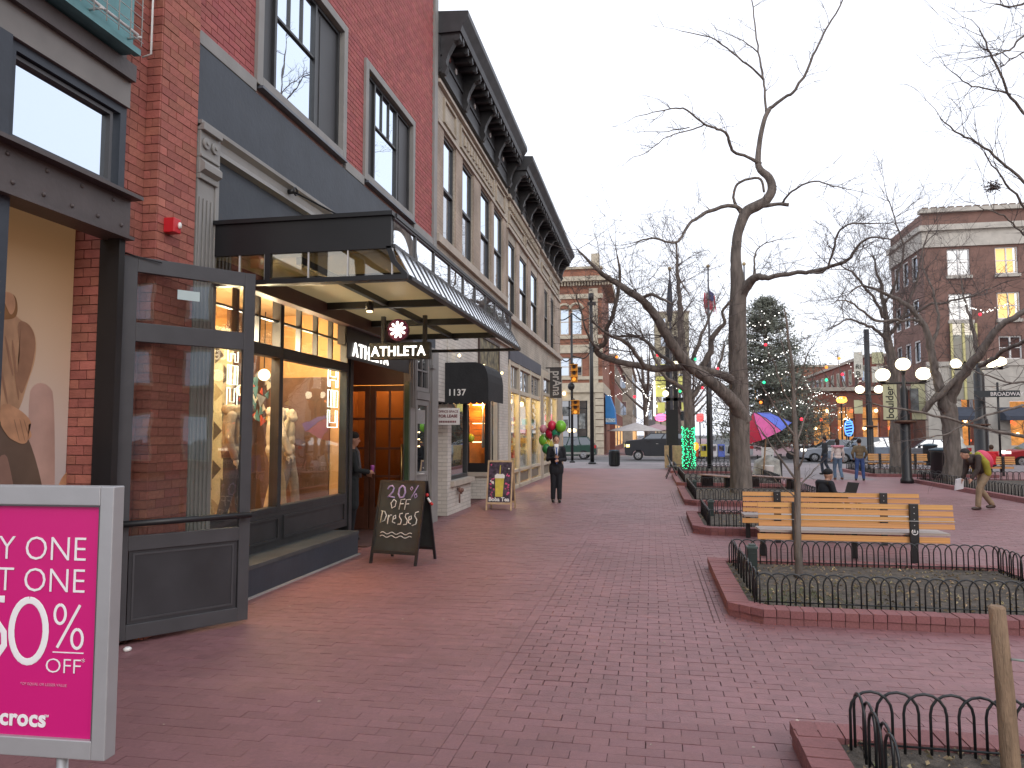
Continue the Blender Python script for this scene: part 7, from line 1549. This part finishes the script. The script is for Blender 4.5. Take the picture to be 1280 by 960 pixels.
# ------------------------------------------------------------------ people: each body is one surface fused by a voxel remesh
def fuse(parts, name, m, parent, vox=.014, smooth=3, label=None):
    mb = MB()
    for p in parts:
        if p[0] == 't': mb.tube(p[1], p[2], 12); [mb.ball(q, r*.995, seg=10, rings=6) for q, r in zip(p[1], p[2])]
        else: mb.ball(p[1], *p[2], seg=16, rings=12, M=p[3] if len(p) > 3 else None)
    o = mb.build(name, m, parent, local=True, label=label)
    r = o.modifiers.new('fuse', 'REMESH'); r.mode = 'VOXEL'; r.voxel_size = vox; r.use_smooth_shade = True
    s = o.modifiers.new('smooth', 'SMOOTH'); s.iterations = smooth; s.factor = .5
    return o
V = Vector
def person(label, loc, rz, H=1.75, pose=None, skin=(.45, .25, .17), top=(.02, .02, .025), trousers=(.02, .02, .025), hair=(.03, .02, .015), shoes=(.015, .012, .01), coat=0., shirt=None, hat=None, female=False, cat='person', seated=False, headless=False, name='person'):
    """pose: joint overrides in metres for a 1.75 m figure; +y is the way the figure faces, +x its right hand side mirrored"""
    t = thing(name, label, cat, loc, rz=rz); k = H/1.75
    J = dict(pel=(0, 0, .95), ch=(0, .0, 1.25), nk=(0, -.01, 1.47), hd=(0, .02, 1.62), ls=(-.172, 0, 1.405), le=(-.24, -.02, 1.13), lh=(-.24, .06, .88), rs=(.172, 0, 1.405), re=(.24, -.02, 1.13), rh=(.24, .06, .88),
             lhp=(-.09, 0, .93), lk=(-.10, .02, .50), la=(-.10, -.02, .09), rhp=(.09, 0, .93), rk=(.10, .02, .50), ra=(.10, -.02, .09))
    J.update(pose or {}); J = {a: V(b)*k for a, b in J.items()}
    S = mat('skin_%.2f' % skin[0], skin, .55, .06, 20); TP = mat('cloth_top_%s' % '_'.join('%.2f' % c for c in top), top, .85, .18, 9, bump=.15); TR = mat('cloth_leg_%s' % '_'.join('%.2f' % c for c in trousers), trousers, .85, .18, 9, bump=.15)
    fd = V((0, 1, 0)); toeL = J.get('lt', J['la']+V((0, .13, -.05))*k); toeR = J.get('rt', J['ra']+V((0, .13, -.05))*k)
    def hand(e, h, s):
        d = (h-e).normalized(); sd = d.cross(V((0, 1, 0)) if abs(d.y) < .8 else V((0, 0, 1))).normalized(); nrm = sd.cross(d)
        P = [('b', h+d*.045*k, (.026*k, .04*k, .04*k))]
        for q in range(5):
            if q < 4:
                r0 = h+d*.075*k+sd*(q-1.5)*.019*k; L = (.062, .07, .066, .052)[q]*k; P.append(('t', [r0, r0+d*L*.5-nrm*.006, r0+d*L*.85-nrm*.022], [.0085*k, .0078*k, .0065*k]))
            else:
                r0 = h+d*.03*k+sd*.035*k*s; P.append(('t', [r0, r0+(d*.5+sd*s*.8).normalized()*.035*k, r0+(d+sd*s*.4).normalized()*.06*k], [.011*k, .0095*k, .008*k]))
        return P
    body = []
    if not headless:
        hd = J['hd']; body += [('b', hd+V((0, .0, .02))*k, (.080*k, .098*k, .118*k)), ('b', hd+V((0, .025, -.05))*k, (.058*k, .066*k, .066*k)), ('t', [hd+V((0, .088, .01))*k, hd+V((0, .108, -.022))*k], [.011*k, .016*k]), ('b', hd+V((-.078, 0, -.0))*k, (.012*k, .02*k, .03*k)), ('b', hd+V((.078, 0, -.0))*k, (.012*k, .02*k, .03*k))]
    body += [('t', [J['nk']-V((0, 0, .06))*k, J['hd']-V((0, .01, .04))*k if not headless else J['nk']+V((0, 0, .05))*k], [.062*k, .052*k])]
    sw = .9 if female else 1
    body += [('b', J['ch']+V((0, 0, .02))*k, (.165*k*sw, .105*k, .20*k)), ('b', (J['pel']+J['ch'])/2, (.135*k*sw, .10*k, .17*k)), ('b', J['pel'], (.155*k, .11*k, .12*k)), ('t', [J['ls'], J['rs']], [.062*k*sw]*2)]
    for a, b, c in (('ls', 'le', 'lh'), ('rs', 're', 'rh')): body.append(('t', [J[a], J[b], J[c]], [.055*k*sw, .042*k*sw, .028*k])); body += hand(J[b], J[c], 1 if a == 'ls' else -1)
    for a, b, c, d in (('lhp', 'lk', 'la', toeL), ('rhp', 'rk', 'ra', toeR)): body += [('t', [J[a], J[b], J[c]], [.085*k, .058*k, .042*k]), ('t', [J[c]-V((0, .02, .03))*k, d], [.042*k, .03*k])]
    fuse(body, 'body', S, t, .0125, 2)
    g = .018*k
    # upper garment
    tp = [('b', J['ch']+V((0, 0, .0))*k, (.178*k*sw, .122*k, .21*k)), ('b', (J['pel']+J['ch'])/2, (.155*k*sw, .122*k, .17*k)), ('b', J['pel']+V((0, 0, .02))*k, (.172*k, .128*k, .11*k)), ('t', [J['ls'], J['rs']], [.066*k*sw]*2), ('t', [J['nk']-V((0, 0, .09))*k, J['nk']-V((0, 0, .02))*k], [.11*k, .068*k])]
    for a, b, c in (('ls', 'le', 'lh'), ('rs', 're', 'rh')):
        cf_ = J[b].lerp(J[c], .93); tp.append(('t', [J[a], J[b], cf_], [.072*k*sw, .058*k*sw, .044*k]))
    if coat:
        for a, b in (('lhp', 'lk'), ('rhp', 'rk')): tp.append(('t', [J[a], J[a].lerp(J[b], coat)], [.118*k, .11*k]))
        tp.append(('b', (J['lhp']+J['rhp'])/2+V((0, 0, -.12))*k*min(1, coat*2), (.165*k, .125*k, .2*k)))
    fuse(tp, 'jacket', TP, t, .014, 2)
    lg = [('b', J['pel']-V((0, 0, .02))*k, (.163*k, .118*k, .11*k))]
    for a, b, c in (('lhp', 'lk', 'la'), ('rhp', 'rk', 'ra')): lg.append(('t', [J[a], J[b], J[b].lerp(J[c], .95)], [.098*k, .074*k, .062*k]))
    fuse(lg, 'trousers', TR, t, .014, 2)
    for c, d, b in (('la', toeL, 'lk'), ('ra', toeR, 'rk')):
        fuse([('t', [J[c]-V((0, .04, .045))*k, J[c].lerp(d, .5)-V((0, 0, .025))*k, d], [.042*k, .045*k, .036*k]), ('t', [J[c]-V((0, .01, .03))*k, J[c]+(J[b]-J[c])*.12], [.046*k, .048*k])], 'shoe', mat('shoe_%.2f' % shoes[0], shoes, .4, .1, 9), t, .012, 2)
    if not headless:
        hm = mat('hair_%.2f' % hair[0], hair, .8, .3, 30, bump=.4)
        hr = [('b', hd+V((0, -.022, .048))*k, (.092*k, .104*k, .112*k))]
        if female: hr.append(('b', hd+V((0, -.05, -.05))*k, (.085*k, .06*k, .12*k)))
        if not hat: fuse(hr, 'hair', hm, t, .012, 1)
        else: fuse([('b', hd+V((0, -.008, .062))*k, (.094*k, .108*k, .085*k))]+([('b', hd+V((0, -.05, -.04))*k, (.08*k, .055*k, .1*k))] if female else []), 'knitted_hat', mat('hat_%.2f' % hat[0], hat, .9, .2, 20, bump=.4), t, .012, 1)
        ey_ = MB()
        for s in (-1, 1): ey_.ball(hd+V((s*.031, .082, .012))*k, .011*k, seg=8, rings=6)
        ey_.build('eyes', mat('eye_dark', (.03, .02, .02), .2, .1, 4), t, local=True)
        MB().ball(hd+V((0, .082, -.058))*k, .024*k, .006*k, .006*k, 8, 5).build('mouth', mat('lips', (.32, .12, .10), .5, .1, 4), t, local=True)
    t['k'] = k; del t['k']
    return t, J, k
def kid(t, mb, nm, m, **kw): return mb.build(nm, m, t, local=True, **kw)
# man in the dark suit, holding something small at his chest, facing the camera
t, J, k = person('man in a black suit, white shirt and blue tie holding a phone, balloons behind him', (-2.38, 18.7, 0), R(190), 1.69, dict(re=(.225, .02, 1.12), rh=(.04, .25, 1.18), le=(-.225, -.0, 1.12), lh=(-.04, .24, 1.10), lhp=(-.08, 0, .93), rhp=(.08, 0, .93), lk=(-.075, .03, .5), rk=(.08, .0, .5), la=(-.075, .03, .09), ra=(.09, -.04, .09)), top=(.008, .009, .013), trousers=(.008, .009, .013), coat=.30, hair=(.05, .035, .025))
kid(t, MB().prism([V(p)*k for p in ((-.055, .118, 1.46), (.055, .118, 1.46), (.035, .142, 1.22), (.012, .142, 1.12), (-.012, .142, 1.12), (-.035, .142, 1.22))], (0, .012, 0)), 'shirt_front', WHITE)
kid(t, MB().prism([V(p)*k for p in ((-.02, .156, 1.44), (.02, .156, 1.44), (.013, .156, 1.40), (.03, .158, 1.06), (0, .158, 1.0), (-.03, .158, 1.06), (-.013, .156, 1.40))], (0, .006, 0)), 'tie', mat('tie_blue', (.03, .12, .42), .5, .25, 30))
kid(t, MB().prism([V(p)*k for p in ((-.06, .115, 1.47), (0, .15, 1.44), (.06, .115, 1.47), (.05, .08, 1.53), (-.05, .08, 1.53))], (0, .02, 0)), 'collar', WHITE)
for s in (-1, 1): kid(t, MB().prism([V(p)*k for p in ((s*.055, .10, 1.50), (s*.10, .115, 1.42), (s*.065, .14, 1.34), (s*.02, .155, 1.14), (s*.035, .15, 1.30))], (0, .012, 0)), 'lapel', mat('lapel', (.02, .021, .028), .5, .1, 6))
kid(t, MB().box(.0, .06, .25, .262, 1.13, 1.24), 'phone', BLACK)
# balloons tied behind him
bt_ = thing('balloon_bunch', 'bunch of red, green, yellow and pink balloons just behind the man in the suit', 'balloons', (-2.75, 19.5, 1.2))
kn = at(692, 572, 19.6)
for a, b, rr_, c_, nm in ((690, 532, 6.5, (.55, .02, .06), 'red_balloon'), (688, 541, 8, (.5, .01, .05), 'red_balloon'), (701, 533, 8, (.18, .5, .04), 'green_balloon'), (679, 536, 5.5, (.5, .2, .24), 'pink_balloon'), (680, 550, 8, (.2, .52, .05), 'green_balloon'), (686, 556, 7, (.5, .45, .04), 'yellow_balloon'), (695, 541, 6.5, (.02, .25, .13), 'dark_green_balloon'), (683, 561, 6.5, (.03, .2, .05), 'dark_green_balloon')):
    dY = random.uniform(-.15, .25); c = at(a, b, 19.6+dY); r = rr_*.86*19.6/920
    MB().ball(c, r, r, r*1.15, 14, 10).lathe(c-Vector((0, 0, r*1.28)), [(.02, 0), (.006, .03), (.02, .05)], 6).build(nm, mat('balloon_'+'%.2f_%.2f' % (c_[0], c_[1]), c_, .25, .05, 3), bt_)
    MB().tube([c-Vector((0, 0, r*1.25)), kn], .003, 3, cap=False).build('string', WHITE, bt_)
# shopper in the entrance
pp = at(441, 660, 10.9)
t, J, k = person('shopper in a long dark coat and beret holding a purple drink in the store entrance', (-4.80, 11.35, .02), R(-65), 1.74, dict(re=(.24, .06, 1.14), rh=(.12, .27, 1.10), le=(-.24, .05, 1.14), lh=(-.10, .25, 1.06)), top=(.016, .022, .026), trousers=(.01, .01, .012), hair=(.02, .012, .01), coat=.85, hat=(.012, .012, .014), female=True)
kid(t, MB().lathe((0.05, .33, 1.06), [(.025, 0), (.035, .12), (.03, .14)], 10), 'drink_cup', mat('cup_purple', (.35, .08, .4), .4, .2, 9))
kid(t, MB().tube([V(p)*k for p in ((-.07, .05, 1.5), (-.03, .10, 1.42), (-.05, .13, 1.2), (-.04, .14, 1.0))], .03, 6), 'scarf', mat('scarf_grey', (.12, .12, .13), .9, .2, 12))
# pedestrians crossing the plaza (seen from behind)
walk = dict(lk=(-.10, .12, .52), la=(-.10, .08, .10), rk=(.09, .0, .50), ra=(.09, -.2, .12))
t, J, k = person('pedestrian in a white and pink jacket and jeans walking away, dark hair', (6.93, 29.8, 0), R(8), 1.55, walk, top=(.62, .55, .52), trousers=(.10, .16, .24), hair=(.03, .018, .015), female=True, shoes=(.12, .05, .03))
kid(t, MB().box(-.2, .2, -.16, .15, 1.23, 1.31), 'pink_band', mat('pink_band', (.6, .25, .32), .8, .1, 8), bevel=.03)
t, J, k = person('pedestrian in a camouflage jacket and blue jeans walking away', (7.6, 29.4, 0), R(-5), 1.55, dict(lk=(-.11, .05, .50), la=(-.16, -.02, .1), rk=(.12, .04, .5), ra=(.14, .02, .1), le=(-.28, -.02, 1.15), lh=(-.22, .12, .96), re=(.28, -.02, 1.15), rh=(.22, .12, .96)), top=(.16, .12, .07), trousers=(.04, .08, .22), hair=(.02, .015, .012))
t, J, k = person('pedestrian in all dark clothes left of the walking pair, stepping away', (7.3, 33.6, 0), R(60), 1.62, walk, top=(.025, .03, .035), trousers=(.03, .04, .06), hair=(.02, .015, .012))
t, J, k = person('person in black standing close behind the large tree trunk on its left', (3.35, 32.0, 0), R(200), 1.5, dict(lh=(-.05, .22, 1.05), rh=(.05, .22, 1.05)), top=(.02, .022, .03), trousers=(.03, .03, .035), hair=(.03, .02, .02))
# stooping walker with backpack
t, J, k = person('stooping walker with a pink backpack, olive jacket and a white bag heading left', (7.48, 18.75, 0), R(105), 1.70, dict(pel=(0, -.06, .88), ch=(0, .14, 1.12), nk=(0, .30, 1.25), hd=(0, .42, 1.30), ls=(-.18, .22, 1.24), rs=(.18, .22, 1.24), le=(-.22, .28, .95), lh=(-.2, .42, .74), re=(.22, .24, .95), rh=(.2, .36, .72), lhp=(-.09, -.05, .86), rhp=(.09, -.05, .86), lk=(-.10, .17, .50), la=(-.10, .22, .09), rk=(.09, .0, .46), ra=(.09, -.28, .11)), top=(.05, .035, .03), trousers=(.26, .19, .12), hair=(.03, .02, .015), shoes=(.05, .03, .025), hat=(.035, .03, .03))
fuse([('b', V((0, -.05, 1.17))*k, (.19, .17, .24), Matrix.Rotation(R(-30), 3, 'X'))], 'backpack', mat('backpack_pink', (.62, .06, .12), .6, .12, 8), t, .014, 2)
fuse([('t', [V((.14, .2, 1.30))*k, V((.17, .10, 1.1))*k, V((.16, .06, .86))*k], [.06, .065, .055]), ('t', [V((-.14, .2, 1.30))*k, V((-.17, .04, 1.1))*k, V((-.16, -.02, .86))*k], [.07, .085, .07])], 'olive_sleeves', mat('olive_cloth', (.30, .27, .03), .8, .15, 8), t, .014, 2)
kid(t, MB().prism([V(p)*k for p in ((.18, .33, .74), (.18, .52, .70), (.18, .56, .44), (.18, .36, .48))], (.05, 0, 0)), 'carrier_bag', mat('bag_white', (.7, .7, .72), .6, .1, 6))
# person in red seated on the far bench
SIT = dict(pel=(0, 0, .52), ch=(0, .0, .82), nk=(0, .0, 1.04), hd=(0, .03, 1.20), ls=(-.19, 0, 1.0), rs=(.19, 0, 1.0), le=(-.24, .06, .74), lh=(-.12, .28, .62), re=(.24, .06, .74), rh=(.12, .28, .62), lhp=(-.09, .02, .50), rhp=(.09, .02, .50), lk=(-.12, .45, .50), rk=(.12, .45, .50), la=(-.12, .45, .1), ra=(.12, .45, .1))
person('person in a red coat sitting on the far right bench with back turned', (13.95, 34.02, -.02), 0, 1.7, SIT, top=(.6, .02, .03), trousers=(.03, .03, .05), hair=(.06, .035, .02))
# man with a laptop sitting low behind the second bench
t, J, k = person('man in black with a knitted cap sitting low with a laptop behind the benches', (3.50, 16.2, -.24), R(-62), 1.68, dict(SIT, pel=(0, 0, .50), nk=(0, .05, 1.03), hd=(0, .10, 1.17), lh=(-.10, .36, .72), rh=(.10, .36, .72), la=(-.12, .50, .42), ra=(.12, .50, .42), lk=(-.14, .40, .74), rk=(.14, .40, .74)), top=(.014, .015, .02), trousers=(.03, .03, .04), hair=(.05, .03, .02), hat=(.012, .012, .015))
kid(t, MB().box(-.16, .16, .42, .64, .74, .755), 'laptop_base', BLACK); kid(t, MB().prism([(-.16, .64, .755), (.16, .64, .755), (.16, .72, .96), (-.16, .72, .96)], (0, .01, 0)), 'laptop_screen', mat('laptop_dark', (.03, .03, .035), .4, .1, 4))
# ------------------------------------------------------------------ mannequins in the shop window
def mannequin(label, x, y, rz, top, tr_, skinc=(.62, .56, .46), scarf=None, pose=None):
    P = dict(le=(-.27, -.03, 1.14), lh=(-.25, .05, .88), re=(.27, -.03, 1.14), rh=(.25, .05, .88), lk=(-.09, .10, .50), la=(-.09, .14, .09), rk=(.09, -.02, .50), ra=(.09, -.12, .09)); P.update(pose or {})
    t, J, k = person(label, (x, y, .56), rz, 1.72, P, skin=skinc, top=top, trousers=tr_, headless=True, female=True, cat='mannequin', name='shop_mannequin', shoes=(.3, .27, .22))
    t['group'] = 'mannequins in the store window'
    if scarf:
        f_ = []
        for q in range(9):
            a = q*.8; f_.append(('t', [V((.095*math.cos(a), .085*math.sin(a), 1.42+.02*(q % 4))), V((.095*math.cos(a+.9), .085*math.sin(a+.9), 1.44+.02*(q % 3)))], [.05, .05]))
        f_.append(('b', V((0, .04, 1.40)), (.13, .11, .08)))
        fuse(f_, 'scarf', mat('scarf_%.2f' % scarf[0], scarf, .95, .2, 14, bump=.5), t, .014, 1)
    return t
mannequin('leftmost mannequin in a grey sweater and cowl scarf, seen through the open door glass', -5.08, 8.30, R(-60), (.33, .27, .22), (.08, .08, .09), scarf=(.42, .34, .25))
mannequin('middle mannequin in a white knitted sweater and pale leggings', -5.0, 9.22, R(-50), (.66, .56, .42), (.55, .40, .22), scarf=(.7, .62, .5), pose=dict(re=(.25, .05, 1.15), rh=(.22, .16, .92)))
mannequin('rightmost mannequin in cream knitwear partly behind the mullion', -5.2, 9.92, R(-70), (.62, .50, .33), (.30, .25, .2), scarf=(.66, .55, .4))
